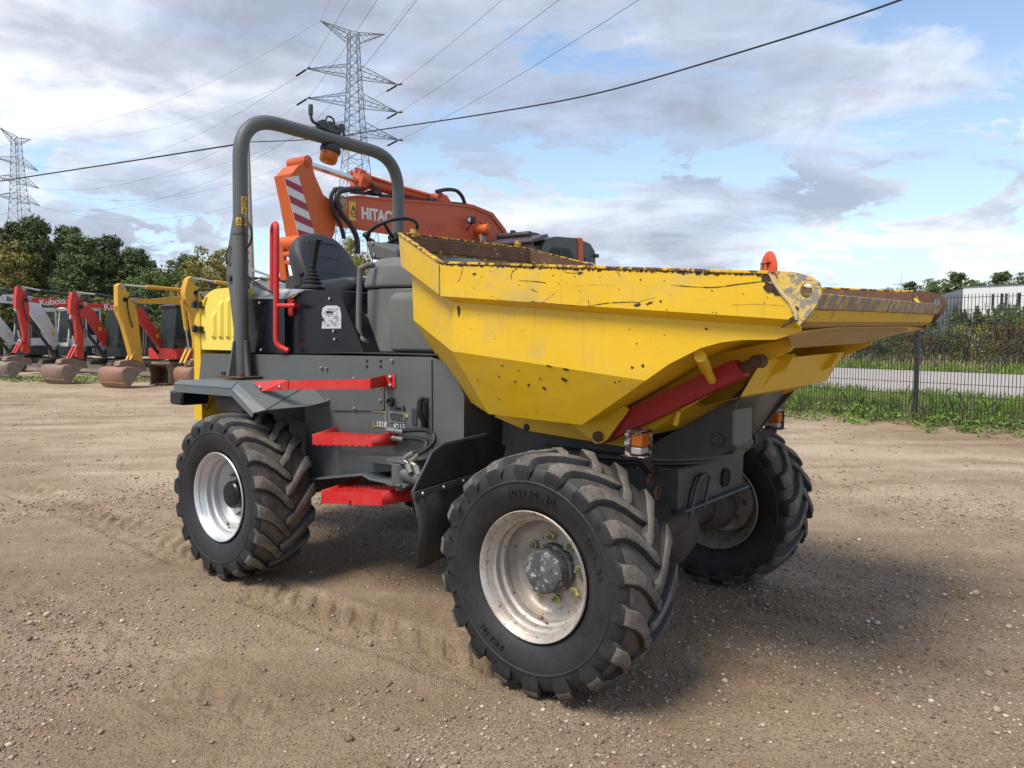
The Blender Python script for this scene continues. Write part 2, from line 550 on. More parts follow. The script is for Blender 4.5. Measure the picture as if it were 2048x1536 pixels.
# yard ground: compacted dirt and grit
m, t, b, P = new_mat('yard_dirt')
n1 = noise(t, P, .33, 5, .6, .3)
n2 = noise(t, P, 2.6, 6, .65)
mpg = t.nodes.new('ShaderNodeMapping'); mpg.inputs['Rotation'].default_value = (0, 0, R(-14)); mpg.inputs['Scale'].default_value = (.35, 1.6, 1)
lk(t, P, mpg.inputs[0])
n3 = noise(t, mpg.outputs[0], 1.0, 6, .65, .4)
g1 = noise(t, P, 75, 3, .7)
g2 = noise(t, P, 230, 2, .6)
mixv = math_n(t, 'ADD', math_n(t, 'MULTIPLY', n1, .40), math_n(t, 'ADD', math_n(t, 'MULTIPLY', n3, .42), math_n(t, 'MULTIPLY', n2, .18)))
basec = ramp(t, mixv, [(.35, (.275, .187, .116)), (.47, (.42, .31, .205)), (.58, (.60, .47, .33))])
vo = t.nodes.new('ShaderNodeTexVoronoi'); vo.inputs['Scale'].default_value = 95; vo.inputs['Randomness'].default_value = 1
lk(t, P, vo.inputs['Vector'])
cell = t.nodes.new('ShaderNodeSeparateColor'); lk(t, vo.outputs['Color'], cell.inputs[0])
grit = math_n(t, 'MULTIPLY', ramp(t, cell.outputs[0], [(.62, 0.0), (.90, 1.0)]), ramp(t, vo.outputs['Distance'], [(.30, 1.0), (.50, 0.0)]))
sy = t.nodes.new('ShaderNodeSeparateXYZ'); lk(t, P, sy.inputs[0])
near_tone = ramp(t, math_n(t, 'ADD', math_n(t, 'MULTIPLY', sy.outputs[1], .07), math_n(t, 'MULTIPLY', n1, .5)), [(.42, .58), (.90, 0.0)])  # near part of the yard mixed darker brown, varied by noise
basec = mixc(t, near_tone, basec, (.245, .165, .104))
cc = mixc(t, math_n(t, 'MULTIPLY', grit, ramp(t, n2, [(.38, .20), (.62, .75)])), basec, (.52, .45, .36))
dk = ramp(t, g1, [(.36, 1.0), (.52, 0.0)])
cc = mixc(t, math_n(t, 'MULTIPLY', dk, .5), cc, (.10, .068, .045))
lk(t, cc, b.inputs['Base Color'])
b.inputs['Roughness'].default_value = .95
b.inputs['Specular IOR Level'].default_value = .2
hh = math_n(t, 'ADD', math_n(t, 'MULTIPLY', g1, .9), math_n(t, 'ADD', math_n(t, 'MULTIPLY', grit, .8), math_n(t, 'MULTIPLY', g2, .35)))
bump(t, b, hh, .9, .018)
M['dirt'] = m
M['axle'] = paint('axle_dirty', (.050, .040, .034), .6, .5, (.12, .085, .06), 7, chips=.3, chipc=(.16, .08, .05), bmp=.2)
M['stone'] = None
m, t, b, P = new_mat('pebble_stone')
gm = t.nodes.new('ShaderNodeNewGeometry')
cc = ramp(t, gm.outputs['Random Per Island'], [(0.0, (.16, .11, .07)), (.45, (.29, .215, .145)), (.85, (.42, .34, .25)), (1.0, (.66, .59, .49))])
lk(t, cc, b.inputs['Base Color']); b.inputs['Roughness'].default_value = .85
bump(t, b, noise(t, P, 160, 3), .3, .003)
M['stone'] = m
m, t, b, P = new_mat('road_asphalt')
n1 = noise(t, P, 40, 4, .7); n2 = noise(t, P, .5, 3)
cc = mixc(t, ramp(t, n1, [(.35, 0.0), (.7, 1.0)]), (.31, .27, .235), (.50, .455, .41))
lk(t, mixc(t, math_n(t, 'MULTIPLY', n2, .25), cc, (.3, .27, .24)), b.inputs['Base Color'])
b.inputs['Roughness'].default_value = .9
bump(t, b, n1, .4, .01)
M['road'] = m
m, t, b, P = new_mat('field_ground')
n1 = noise(t, P, .2, 5, .6); n2 = noise(t, P, 8, 4)
cc = mixc(t, ramp(t, n1, [(.35, 0.0), (.65, 1.0)]), (.10, .12, .04), (.20, .17, .09))
lk(t, mixc(t, math_n(t, 'MULTIPLY', n2, .4), cc, (.12, .10, .06)), b.inputs['Base Color'])
b.inputs['Roughness'].default_value = 1
M['field'] = m
# ------------------------------------------------------------------ ground
TH = 0.6652
OX, OY, OZ = 0.7819, 4.0171, -0.018          # under the dumper's front axle
XB = (math.cos(TH), -math.sin(TH)); YB = (math.sin(TH), math.cos(TH))


def value_noise(x, y, seed):
    r_ = np.random.default_rng(seed); T = r_.random((64, 64))
    xi = np.floor(x).astype(int); yi = np.floor(y).astype(int); fx = x - xi; fy = y - yi
    fx = fx * fx * (3 - 2 * fx); fy = fy * fy * (3 - 2 * fy)
    g = lambda a, b_: T[a % 64, b_ % 64]
    return (g(xi, yi) * (1 - fx) + g(xi + 1, yi) * fx) * (1 - fy) + (g(xi, yi + 1) * (1 - fx) + g(xi + 1, yi + 1) * fx) * fy - .5


def gh(x, y, fine=True):
    x = np.asarray(x, float); y = np.asarray(y, float)
    dx = x - OX; dy = y - OY
    s_ = dx * YB[0] + dy * YB[1]; q = dx * XB[0] + dy * XB[1]
    core = OZ - .022 * np.clip(s_, -1.3, 1.3)
    w = np.exp(-((np.maximum(np.abs(s_) - 1.3, 0)) / 1.6) ** 2) * np.exp(-(np.maximum(np.abs(q + 1.2) - 1.9, 0) / 2.2) ** 2)
    z = core * w
    rr = np.hypot(x, y)
    amp = np.clip((rr - 5) / 10, .25, 1.0)
    z = z + amp * (.035 * value_noise(x * .35 + 9, y * .35 + 4, 1) + .018 * value_noise(x * 1.1, y * 1.1, 2))
    fen = (x - FN0[0]) * FNN[0] + (y - FN0[1]) * FNN[1]           # beyond the fence line, slightly higher verge
    z = z + .10 * np.clip((fen + .7) / 1.2, 0, 1)
    if fine:
        z = z + .011 * value_noise(x * 5, y * 5, 3) + .007 * value_noise(x * 14, y * 14, 4) + .005 * value_noise(x * 37, y * 37, 5)
        for (c0, c1, wid, pitch, dep, sd) in TRACKS:
            ax_, ay_ = c1[0] - c0[0], c1[1] - c0[1]; L = math.hypot(ax_, ay_); ax_ /= L; ay_ /= L
            a_ = (x - c0[0]) * ax_ + (y - c0[1]) * ay_; l_ = -(x - c0[0]) * ay_ + (y - c0[1]) * ax_
            l_ = l_ + .06 * np.sin(a_ * .9 + sd)
            ins = (np.abs(l_) < wid / 2) & (a_ > 0) & (a_ < L)
            ph = ((a_ + np.abs(l_) * .9 + (l_ > 0) * pitch / 2) / pitch) % 1.0
            lugp = np.clip((.30 - np.abs(ph - .5)) / .05, 0, 1) * np.clip((wid / 2 - np.abs(l_)) / .03, 0, 1)
            br = np.clip(value_noise(x * 1.7, y * 1.7, 11 + int(sd)) * 3 + .9, 0, 1)
            z = z - ins * (dep * lugp * br + dep * .25)
            z = z + .35 * dep * np.exp(-((np.abs(l_) - wid / 2 - .03) / .035) ** 2) * (a_ > 0) * (a_ < L) * br
    return z


FN0 = (6.64, 12.2)
_fd = Vector((7.65 - 5.38, 11.3 - 14.0)).normalized()
FDIR = (_fd.x, _fd.y); FNN = (-_fd.y, _fd.x)                        # fence direction and its outward normal
if FNN[1] < 0: FNN = (-FNN[0], -FNN[1])
TRACKS = [((-1.49, 4.45, 0)[:2], (-0.03, 3.35, 0)[:2], .40, .17, .020, 1),
          ((-5.27, 7.68, 0)[:2], (-2.21, 5.05, 0)[:2], .42, .19, .028, 2),
          ((1.38, 4.36, 0)[:2], (2.29, 3.23, 0)[:2], .20, .06, .011, 3),
          ((0.83, 3.74, 0)[:2], (1.71, 2.78, 0)[:2], .20, .06, .011, 4),
          ((-1.96, 6.14, 0)[:2], (-0.5, 4.45, 0)[:2], .22, .05, .007, 5),
          ((-3.15, 4.45, 0)[:2], (-1.03, 2.93, 0)[:2], .36, .21, .010, 6),
          ((3.29, 7.81, 0)[:2], (4.32, 6.14, 0)[:2], .45, .2, .012, 7)]

def polar_ground():
    th_f = np.linspace(R(38), R(142), 640)
    th_b = np.linspace(R(142), R(398), 90)[1:-1]
    th = np.concatenate([th_f, th_b])
    rad = [.25]
    while rad[-1] < 60:
        r0 = rad[-1]
        rad.append(r0 + max(.012, .0070 * r0 if r0 < 9 else .012 * r0 * r0 / 9))
    rad = np.array(rad)
    nt, nr = len(th), len(rad)
    Rr, Tt = np.meshgrid(rad, th, indexing='ij')
    x = Rr * np.cos(Tt); y = Rr * np.sin(Tt); z = gh(x, y)
    fade = np.clip((58 - Rr) / 10, 0, 1)
    z = z * fade
    co = np.stack([x, y, z], -1).reshape(-1, 3)
    i = np.arange(nr - 1)[:, None] * nt; j = np.arange(nt)[None, :]; j2 = (j + 1) % nt
    f = np.stack([i + j, i + j2, i + nt + j2, i + nt + j], -1).reshape(-1, 4)
    f = f[:, ::-1]
    cap = len(co)
    co = np.concatenate([co, [[0, 0, 0]]])
    tri = np.stack([np.full(nt, cap), np.arange(nt), (np.arange(nt) + 1) % nt], -1)
    me = bpy.data.meshes.new('yard_ground')
    nf = len(f) + len(tri)
    me.vertices.add(len(co)); me.vertices.foreach_set('co', co.ravel())
    loops = np.concatenate([f.ravel(), tri.ravel()])
    me.loops.add(len(loops)); me.loops.foreach_set('vertex_index', loops)
    me.polygons.add(nf)
    st = np.concatenate([np.arange(len(f)) * 4, len(f) * 4 + np.arange(len(tri)) * 3])
    me.polygons.foreach_set('loop_start', st)
    me.polygons.foreach_set('use_smooth', np.ones(nf, bool))
    me.update(calc_edges=True); me.validate()
    me.materials.append(M['dirt'])
    o = bpy.data.objects.new('yard_ground', me); col.objects.link(o); o['kind'] = 'structure'
    return o, rad, th


polar_ground()
far = MB(); n = 72
far.add([(r_ * math.cos(a), r_ * math.sin(a), z_) for (r_, z_) in ((57, -.02), (3500, -.02)) for a in [2 * math.pi * k / n for k in range(n)]],
        [(k, (k + 1) % n, n + (k + 1) % n, n + k) for k in range(n)])
o = build('far_ground', far, M['field'], smooth=False); o['kind'] = 'structure'

# road beyond the fence, lying parallel to it
def fence_pt(a, d, z=0.0):
    return (FN0[0] + FDIR[0] * a + FNN[0] * d, FN0[1] + FDIR[1] * a + FNN[1] * d, z)
def verge_z(p):
    return float(gh(np.array([p[0]]), np.array([p[1]]), False)[0])

mb = MB()
rw = []
for k in range(0, 61):
    a = -70 + k * 2.0
    rw.append([fence_pt(a, 4.6, .175), fence_pt(a, 4.7, .19), fence_pt(a, 14.6, .19), fence_pt(a, 14.8, .15)])
mb.loft(rw, closed=False, caps=False)
o = build('road', mb, M['road'], smooth=False); o['kind'] = 'structure'
mb = MB()
mb.loft([[fence_pt(a, .3, .10), fence_pt(a, 4.75, .165)] for a in range(-70, 52, 3)], closed=False, caps=False)
mb.loft([[fence_pt(a, 14.5, .16), fence_pt(a, 60, .12)] for a in range(-70, 52, 3)], closed=False, caps=False)
o = build('grass_verge_ground', mb, M['field'], smooth=False); o['kind'] = 'structure'


# pebbles and grit
def scatter_mesh(name, pts, sizes, tmpl_v, tmpl_f, mat, jitter=.35, flat=.65, kind='stuff', sink=.25):
    n = len(pts); nv = len(tmpl_v)
    tv = np.array(tmpl_v)[None, :, :] * (1 + (rng.random((n, nv, 1)) - .5) * jitter)
    tv = tv * sizes[:, None, None] * np.stack([np.ones(n), .65 + .35 * rng.random(n), flat * (.7 + .5 * rng.random(n))], -1)[:, None, :]
    a = rng.random(n) * 2 * np.pi; c_, s_ = np.cos(a)[:, None], np.sin(a)[:, None]
    x = tv[:, :, 0] * c_ - tv[:, :, 1] * s_; y = tv[:, :, 0] * s_ + tv[:, :, 1] * c_
    co = np.stack([x, y, tv[:, :, 2] + (sizes * flat * (1 - 2 * sink))[:, None]], -1) + pts[:, None, :]
    tf = np.array(tmpl_f); fs = (tf[None] + (np.arange(n) * nv)[:, None, None]).reshape(-1, tf.shape[1])
    me = bpy.data.meshes.new(name)
    me.vertices.add(n * nv); me.vertices.foreach_set('co', co.ravel())
    k = tf.shape[1]
    me.loops.add(fs.size); me.loops.foreach_set('vertex_index', fs.ravel())
    me.polygons.add(len(fs)); me.polygons.foreach_set('loop_start', np.arange(len(fs)) * k)
    me.update(calc_edges=True)
    me.materials.append(mat)
    o = bpy.data.objects.new(name, me); col.objects.link(o)
    if kind: o['kind'] = kind
    return o


octv = [(1, 0, 0), (0, 1, 0), (-1, 0, 0), (0, -1, 0), (0, 0, 1), (0, 0, -1)]
octf = [(0, 1, 4), (1, 2, 4), (2, 3, 4), (3, 0, 4), (1, 0, 5), (2, 1, 5), (3, 2, 5), (0, 3, 5)]
ph = (1 + 5 ** .5) / 2
icv = np.array([(-1, ph, 0), (1, ph, 0), (-1, -ph, 0), (1, -ph, 0), (0, -1, ph), (0, 1, ph), (0, -1, -ph), (0, 1, -ph), (ph, 0, -1), (ph, 0, 1), (-ph, 0, -1), (-ph, 0, 1)]) / 1.9
icf = [(0, 11, 5), (0, 5, 1), (0, 1, 7), (0, 7, 10), (0, 10, 11), (1, 5, 9), (5, 11, 4), (11, 10, 2), (10, 7, 6), (7, 1, 8), (3, 9, 4), (3, 4, 2), (3, 2, 6), (3, 6, 8), (3, 8, 9), (4, 9, 5), (2, 4, 11), (6, 2, 10), (8, 6, 7), (9, 8, 1)]
def pebble_points(n, r0, r1, pw):
    r_ = r0 + (r1 - r0) * rng.random(n) ** pw
    a = R(90) + (rng.random(n) - .5) * R(96)
    x = r_ * np.cos(a); y = r_ * np.sin(a)
    keep = rng.random(n) < np.clip(.45 + 1.6 * value_noise(x * .8, y * .8, 21) + .6 * value_noise(x * 3, y * 3, 22), .04, 1)
    x, y = x[keep], y[keep]
    return np.stack([x, y, gh(x, y)], -1)
p = pebble_points(42000, 1.7, 8.5, 1.15)
scatter_mesh('gravel_stones', p, np.exp(rng.normal(math.log(.0060), .42, len(p))).clip(.0035, .028), icv, icf, M['stone'])
p = pebble_points(190000, 1.6, 8.0, 1.1)
scatter_mesh('gravel_grit', p, np.exp(rng.normal(math.log(.0036), .35, len(p))), octv, octf, M['stone'])
p = pebble_points(30000, 7, 24, 1.2)
scatter_mesh('gravel_far', p, np.exp(rng.normal(math.log(.0085), .4, len(p))).clip(.004, .04), octv, octf, M['stone'])
# ------------------------------------------------------------------ the dumper
TILT = -0.022
_X = Vector((XB[0], XB[1], 0)); _Y = Vector((YB[0], YB[1], 0)); _Z = Vector((0, 0, 1))
_Y2 = _Y * math.cos(TILT) + _Z * math.sin(TILT); _Z2 = _Z * math.cos(TILT) - _Y * math.sin(TILT)
D = thing('site_dumper', 'large yellow and grey site dumper with red side steps, in the middle of the yard', 'dumper')
D.matrix_world = Matrix(((_X.x, _Y2.x, _Z2.x, OX), (_X.y, _Y2.y, _Z2.y, OY), (_X.z, _Y2.z, _Z2.z, OZ), (0, 0, 0, 1)))


# ---- wheels -------------------------------------------------------
def tyre_mesh(dirty):
    RR = .500; hw = .188
    prof = [(-.150, .278), (-.165, .292), (-.186, .325), (-.200, .38), (-.201, .43), (-.194, .466), (-.176, .487), (-.12, .499), (-.06, .503), (0, RR + .004),
            (.06, .503), (.12, .499), (.176, .487), (.194, .466), (.201, .43), (.200, .38), (.186, .325), (.165, .292), (.150, .278)]
    mb = MB()
    n = 96
    def rad_of(w):
        ws = [q[0] for q in prof[2:-2]]; rs = [q[1] for q in prof[2:-2]]
        return float(np.interp(w, ws, rs))
    mb.lathe(prof, (0, 0, 0), (0, 1, 0), n, 0)
    for ring in range(len(prof) - 1):
        if abs(prof[ring][0] + prof[ring + 1][0]) / 2 < .19 and prof[ring][1] > .47:
            for k in range(n): mb.m[ring * n + k] = 2
    # sidewall ring ridge
    for sgn in (-1, 1):
        mb.lathe([(sgn * .1995, .405), (sgn * .2045, .411), (sgn * .2045, .417), (sgn * .1985, .424)], (0, 0, 0), (0, 1, 0), n, 0)
    N = 18
    def pt(ang, r, w): return (r * math.cos(ang), w, r * math.sin(ang))
    for sgn in (-1, 1):
        for k in range(N):
            a0 = 2 * math.pi * (k + (.5 if sgn > 0 else 0)) / N
            jit = random.uniform(-.008, .008)
            st = []
            # stations from the sidewall foot, over the shoulder, to the crown; (w, base_r, top_r, angle offset, half width)
            segs = [(.2015, .425, .428, .0, .016), (.206, .447, .456, .0, .024), (.208, .462, .487, .0, .031), (.196, .478, .513, -.010, .035), (.162, .486, .5245, -.035, .035), (.120, .495, .530, -.10, .030),
                    (.070, .498, .532, -.19, .028), (.025, .499, .533, -.29, .027), (-.012, .499, .532, -.345, .024), (-.026, .4995, .518, -.36, .016)]
            for (w, br, tr, da, h_) in segs:
                jr = random.uniform(-.0025, .0015)
                st.append((w * sgn, br - .006, tr + jr, a0 + da + jit, h_ + random.uniform(-.0015, .0015)))
            rings = []
            for i, (w, br, tr, a_, h_) in enumerate(st):
                hb = (h_ * 1.12 + .011) / br; ht = h_ * 1.12 / tr
                h_ *= 1.0; rings.append([pt(a_ - hb, br, w), pt(a_ - ht, tr - .004, w), pt(a_ - ht * .75, tr, w), pt(a_ + ht * .75, tr, w), pt(a_ + ht, tr - .004, w), pt(a_ + hb, br, w)])
            o_ = len(mb.v)
            mb.v += [p_ for r_ in rings for p_ in r_]
            for i in range(len(rings) - 1):
                for j in range(5):
                    mb.f.append((o_ + i * 6 + j, o_ + i * 6 + j + 1, o_ + (i + 1) * 6 + j + 1, o_ + (i + 1) * 6 + j))
                    mb.m.append(1 if (j in (1, 2, 3) and i >= 2) else 0)
            mb.f.append((o_, o_ + 1, o_ + 2, o_ + 3, o_ + 4, o_ + 5)); mb.m.append(0)
            e_ = o_ + (len(rings) - 1) * 6
            mb.f.append(tuple(e_ + q for q in range(6))); mb.m.append(0)
    return mb


def ring_text(txt, r, a_mid, size, step, parent, w=-.2035, flip=False):
    mb_objs = []
    for i, ch in enumerate(txt):
        if ch == ' ': continue
        a_ = a_mid + (len(txt) / 2 - i - .5) * step * (-1 if flip else 1)
        c_ = (r * math.cos(a_), w, r * math.sin(a_))
        up = Vector((math.cos(a_), 0, math.sin(a_))) * (-1 if flip else 1)
        xd = Vector((0, 1, 0)).cross(up)
        mb_objs.append(textmesh('tyre_lettering', ch, size, M['rub'], parent, c_, xd, up, depth=.0028))
    me_all = mb_objs[0]
    bm = bmesh.new()
    for o_ in mb_objs:
        bm.from_mesh(o_.data)
    bm.to_mesh(me_all.data); bm.free()
    for o_ in mb_objs[1:]:
        bpy.data.objects.remove(o_)
    return me_all


def wheel(x, side, dirty, front, spin=0.0, zc=.53):
    """side -1: outer face towards -Y"""
    rim_m = M['rim_d'] if dirty else M['rim_c']
    ry = .300 if side < 0 else math.pi
    root_y = -.975 if side < 0 else .975
    mb = MB()
    # outer (towards -Y in local frame) dished rim
    prof = [(-.160, .262), (-.176, .272), (-.182, .283), (-.176, .287), (-.166, .283), (-.158, .268), (-.150, .259), (-.128, .256), (-.122, .250), (-.118, .239), (-.094, .238), (-.088, .242), (-.082, .240), (-.076, .226), (-.048, .222), (-.042, .227), (-.034, .224),
            (-.012, .214), (.004, .204), (.010, .190), (.012, .150), (.012, .05)]
    mb.lathe(prof, (0, 0, 0), (0, 1, 0), 72)
    mb.lathe([(.012, .05), (.012, .001)], (0, 0, 0), (0, 1, 0), 72)
    mb.lathe([(-.03, .222), (.06, .222), (.10, .24), (.15, .26), (.18, .285), (.172, .29), (.15, .27), (.09, .25), (.05, .235)], (0, 0, 0), (0, 1, 0), 72)
    w_ = build('wheel', mb, rim_m, D, ang=50)
    w_.location = (x, root_y, zc)
    w_.rotation_euler = (0, spin, 0) if side < 0 else (0, spin, math.pi)
    t_ = build('tyre', tyre_mesh(dirty), [M['rub'], M['rubdust'], M['rubgap']], w_, ang=58)
    # planetary hub
    mb = MB()
    hr = .098 if front else .088
    mb.lathe([(.02, hr + .012), (-.02, hr + .012), (-.025, hr + .002), (-.082, hr), (-.092, hr - .008), (-.094, hr - .02), (-.094, .001)], (0, 0, 0), (0, 1, 0), 40)
    mb.cyl((.04, -.094, .03), (.04, -.098, .03), .012, 10)
    build('hub', mb, M['hub_d'] if front else M['black'], w_, bevel=0)
    for k in range(8):
        a_ = 2 * math.pi * (k + .3) / 8
        c_ = (.140 * math.cos(a_), 0, .140 * math.sin(a_))
        mb = MB()
        mb.cyl((c_[0], .012, c_[2]), (c_[0], -.004, c_[2]), .018, 14)
        mb.cyl((c_[0], -.004, c_[2]), (c_[0], -.026, c_[2]), .0135, 6)
        mb.cyl((c_[0], -.026, c_[2]), (c_[0], -.040, c_[2]), .007, 10)
        nut = build('wheel_nut', mb, M['steel'], w_, ang=25)
        b_ = a_ + (.9 if k % 2 else -1.2) + random.uniform(-.5, .5)
        poly = [(c_[0] + .021 * math.cos(q), c_[2] + .021 * math.sin(q)) for q in [b_ + .6 + i * (2 * math.pi - 1.2) / 9 for i in range(10)]] + [(c_[0] + .033 * math.cos(b_), c_[2] + .033 * math.sin(b_))]
        mb = MB(); mb.prism(poly, -.004, -.010)
        build('nut_indicator', mb, M['neon'], w_, smooth=False)
    mb = MB(); mb.box(-.010, .010, -.075, -.055, -.236, -.21); mb.cyl((.02, -.07, -.225), (.05, -.085, -.215), .006, 8)
    build('valve', mb, M['steel'] if not dirty else M['bucket'], w_, bevel=.003)
    if side < 0 and front:
        ring_text('405/70-20', .365, R(100) - spin, .044, .080, t_)
        ring_text('MPT-01', .365, R(35) - spin, .040, .080, t_)
        ring_text('MITAS', .365, R(250) - spin, .040, .085, t_, flip=True)
    return w_


ZW = .527
wheel(0.0, -1, True, True, .1, ZW)
wheel(0.0, 1, True, True, .25, ZW)
wheel(-2.483, -1, False, False, .37, ZW)
wheel(-2.483, 1, False, False, .0, ZW)

# ---- axles and rear chassis ---------------------------------------
for x_ in (0.0, -2.483):
    mb = MB()
    mb.cyl((x_, -.95, ZW), (x_, .95, ZW), .085, 20)
    mb.lathe([(-.32, .09), (-.22, .12), (-.12, .21), (0, .235), (.12, .21), (.22, .12), (.32, .09)], (x_, 0, ZW), (0, 1, 0), 24)
    for s_ in (-1, 1):
        mb.lathe([(s_ * .62, .09), (s_ * .66, .15), (s_ * .80, .16), (s_ * .84, .12)], (x_, 0, ZW), (0, 1, 0), 20)
    mb.obox((x_ + .10, 0, ZW), ((.09, 0, 0), (0, .10, 0), (0, 0, .09)))
    build('axle', mb, M['grey_dark'] if x_ else M['axle'], D, bevel=.006)

YS = -.66       # side skin
up = [(-3.545, 1.42), (-1.132, 1.446), (-.93, 1.40), (-.83, 1.24), (-.83, 1.0), (-.93, .80), (-1.14, .775),
      (-1.42, .755), (-2.237, 0.61), (-2.247, 1.119), (-2.30, 1.17), (-3.60, 1.14)]
mb = MB(); mb.prism(up, -.66, .66)
build('chassis_side', mb, M['grey'], D, bevel=.012)
# bottom flange lip
mb = MB()
fl = [(-2.172, -0.7, 0.617), (-1.552, -0.7, 0.731), (-1.453, -0.72, 0.715), (-1.111, -0.8, 0.735)]
for a_, b_ in zip(fl[:-1], fl[1:]):
    mb.beam(a_, b_, .12, .014)
build('bottom_flange', mb, M['fender'], D, bevel=.004)
# seam, cover plate, bolts
mb = MB(); mb.beam((-1.075, -.6635, 1.43), (-1.06, -.6635, .80), .006, .004, (0, 1, 0))
build('panel_seam', mb, M['blackm'], D, smooth=False)
mb = MB()
q = [(-1.95, 1.275), (-1.47, 1.286), (-1.465, 1.127), (-1.483, 1.117), (-1.939, 1.086), (-1.965, 1.1)]
mb.prism(q, -.661, -.669)
build('service_cover', mb, M['grey'], D, bevel=.002)
bolts = [(-2.067, -0.664, 1.354), (-2.015, -0.664, 1.353), (-1.401, -0.664, 1.419), (-1.995, -0.664, 1.15), (-1.492, -0.672, 1.177), (-1.73, -0.672, 1.113), (-1.497, -0.664, 1.252), (-1.745, -0.664, 1.299)]
for b_ in bolts:
    mb = MB(); mb.lathe([(0, .013), (-.004, .013), (-.004, .009), (-.010, .008), (-.012, .001)], b_, (0, 1, 0), 12)
    build('bolt', mb, M['steel'], D)
for b_ in [(-1.628, -0.664, 1.411), (-1.628, -0.664, 1.377), (-1.502, -0.664, 1.414), (-1.502, -0.664, 1.381)]:
    mb = MB(); mb.cyl(b_, (b_[0], -.658, b_[2]), .009, 12); build('bolt_hole', mb, M['ink'], D)
mb = MB(); c_ = (-1.404, -0.664, 1.173)
mb.lathe([(0, .026), (-.018, .026), (-.022, .020), (-.010, .012), (-.006, .001)], c_, (0, 1, 0), 20); build('key_plug', mb, M['ink'], D)
# data plate with rows of print
mb = MB(); a_ = (-1.42, -0.665, 1.115); b_ = (-1.291, -0.665, 1.053)
mb.box(a_[0], b_[0], -.668, -.662, b_[2], a_[2]); dp = build('data_plate', mb, plain('data_plate_metal', (.30, .31, .32), .35, .3), D, bevel=.001)
mb = MB()
for r_ in range(9):
    z_ = a_[2] - .010 - r_ * (a_[2] - b_[2] - .015) / 9
    x_ = a_[0] + .008
    while x_ < b_[0] - .012:
        w_ = random.uniform(.006, .022); mb.box(x_, min(x_ + w_, b_[0] - .006), -.6695, -.667, z_ - .0022, z_ + .0016 if r_ else z_ + .004); x_ += w_ + .005
build('plate_print', mb, M['ink'], dp, smooth=False)
c_ = (-1.391, -0.664, 1.132)
textmesh('print', 'ion B', .042, M['ink'], D, (-1.331, -0.664, 1.139), (1, 0, 0), (0, 0, 1))
textmesh('chalk_mark', '-8215', .050, M['white'], D, (-1.343, -0.664, 1.028), (1, 0, 0.02), (0, 0, 1))
textmesh('chalk_mark', '1018', .048, M['white'], D, (-1.491, -0.664, 1.031), (1, 0, 0), (0, 0, 1))
mb = MB()
for p0, p1 in (((-1.586, -0.664, 1.104), (-1.456, -0.664, 1.109)), ((-1.456, -0.664, 1.109), (-1.456, -0.664, 1.025)), ((-1.563, -0.664, 1.047), (-1.563, -0.664, 1.016)), ((-1.563, -0.664, 1.016), (-1.456, -0.664, 1.022))):
    mb.beam(p0, p1, .003, .002, (0, 1, 0))
build('sticker_residue', mb, M['sticker'], D, smooth=False)
mb = MB(); mb.cyl((-1.278, -0.662, 1.101), (-1.273, -0.667, 1.101), .012, 16); build('green_dot', mb, M['neon'], D)
mb = MB(); a_ = (-1.231, -0.66, 1.145); b_ = (-1.189, -0.66, 1.052); mb.box(a_[0], b_[0], -.668, -.659, b_[2], a_[2])
build('small_plate', mb, plain('dark_plate', (.035, .045, .07), .3), D, bevel=.001)
# latch handle
mb = MB()
hp = [(-1.106, -0.7, 1.215), (-1.119, -0.71, 1.195), (-1.119, -0.71, 1.13), (-1.11, -0.69, 1.083), (-1.112, -0.68, 1.042)]
mb.tube(cr(hp, 4), [.018] * 13 + [.014] * 4, 8)
a_ = (-1.134, -0.66, 1.217); b_ = (-1.1, -0.66, 1.042)
mb.box(a_[0] - .02, b_[0], -.672, -.659, b_[2], a_[2])
build('latch_handle', mb, M['ink'], D, bevel=.004)
# side gusset
mb = MB()
mb.prism([(-1.576, 0.837), (-1.187, 0.872), (-1.215, 0.822), (-1.441, 0.815), (-1.575, 0.821)], -.67, -.76)
build('gusset', mb, M['grey'], D, bevel=.004)

# central frame between the rear wheels, dark
mb = MB()
mb.box(-3.55, -.75, -.34, .34, .62, 1.16)
mb.box(-3.45, -2.3, -.60, .60, .98, 1.15)
build('inner_frame', mb, M['blackm'], D, bevel=.01)
mb = MB(); mb.box(-1.0, -.35, -.22, .22, .55, 1.0); mb.cyl((-.9, 0, .45), (-.9, 0, 1.1), .12, 20)
build('articulation_joint', mb, M['grey_dark'], D, bevel=.01)

# hood
def hood_profile(x0, x1, zb, zt, r_):
    pts = [(x1, zb), (x1, zt - .045), (x1 - .12, zt - .012), (x1 - .25, zt)]
    for k in range(9):
        a_ = math.pi / 2 * k / 8
        pts.append((x0 + r_ - r_ * math.sin(a_), zt - r_ * .62 + r_ * .62 * math.cos(a_)))
    pts.append((x0, zb))
    return pts
HB = (-3.609, 1.434)
HT = (-3.193, 1.902)
mb = MB(); mb.prism(hood_profile(-3.62, -2.98, 1.45, 1.915, .26), -.62, .45)
hood = build('engine_hood', mb, M['hood'], D, bevel=.03, seg=3)
for k in range(6):
    x0 = -3.46 + k * .098
    zt = 1.80 + .02 * k if k else 1.74
    mb = MB()
    mb.loft([[(x0, -.617, 1.53), (x0 + .07, -.617, 1.53), (x0 + .052, -.640, 1.555), (x0 + .018, -.640, 1.555)],
             [(x0, -.617, zt), (x0 + .07, -.617, zt + .015), (x0 + .052, -.640, zt - .03), (x0 + .018, -.640, zt - .035)]])
    build('hood_rib', mb, M['hood'], hood, bevel=.006)
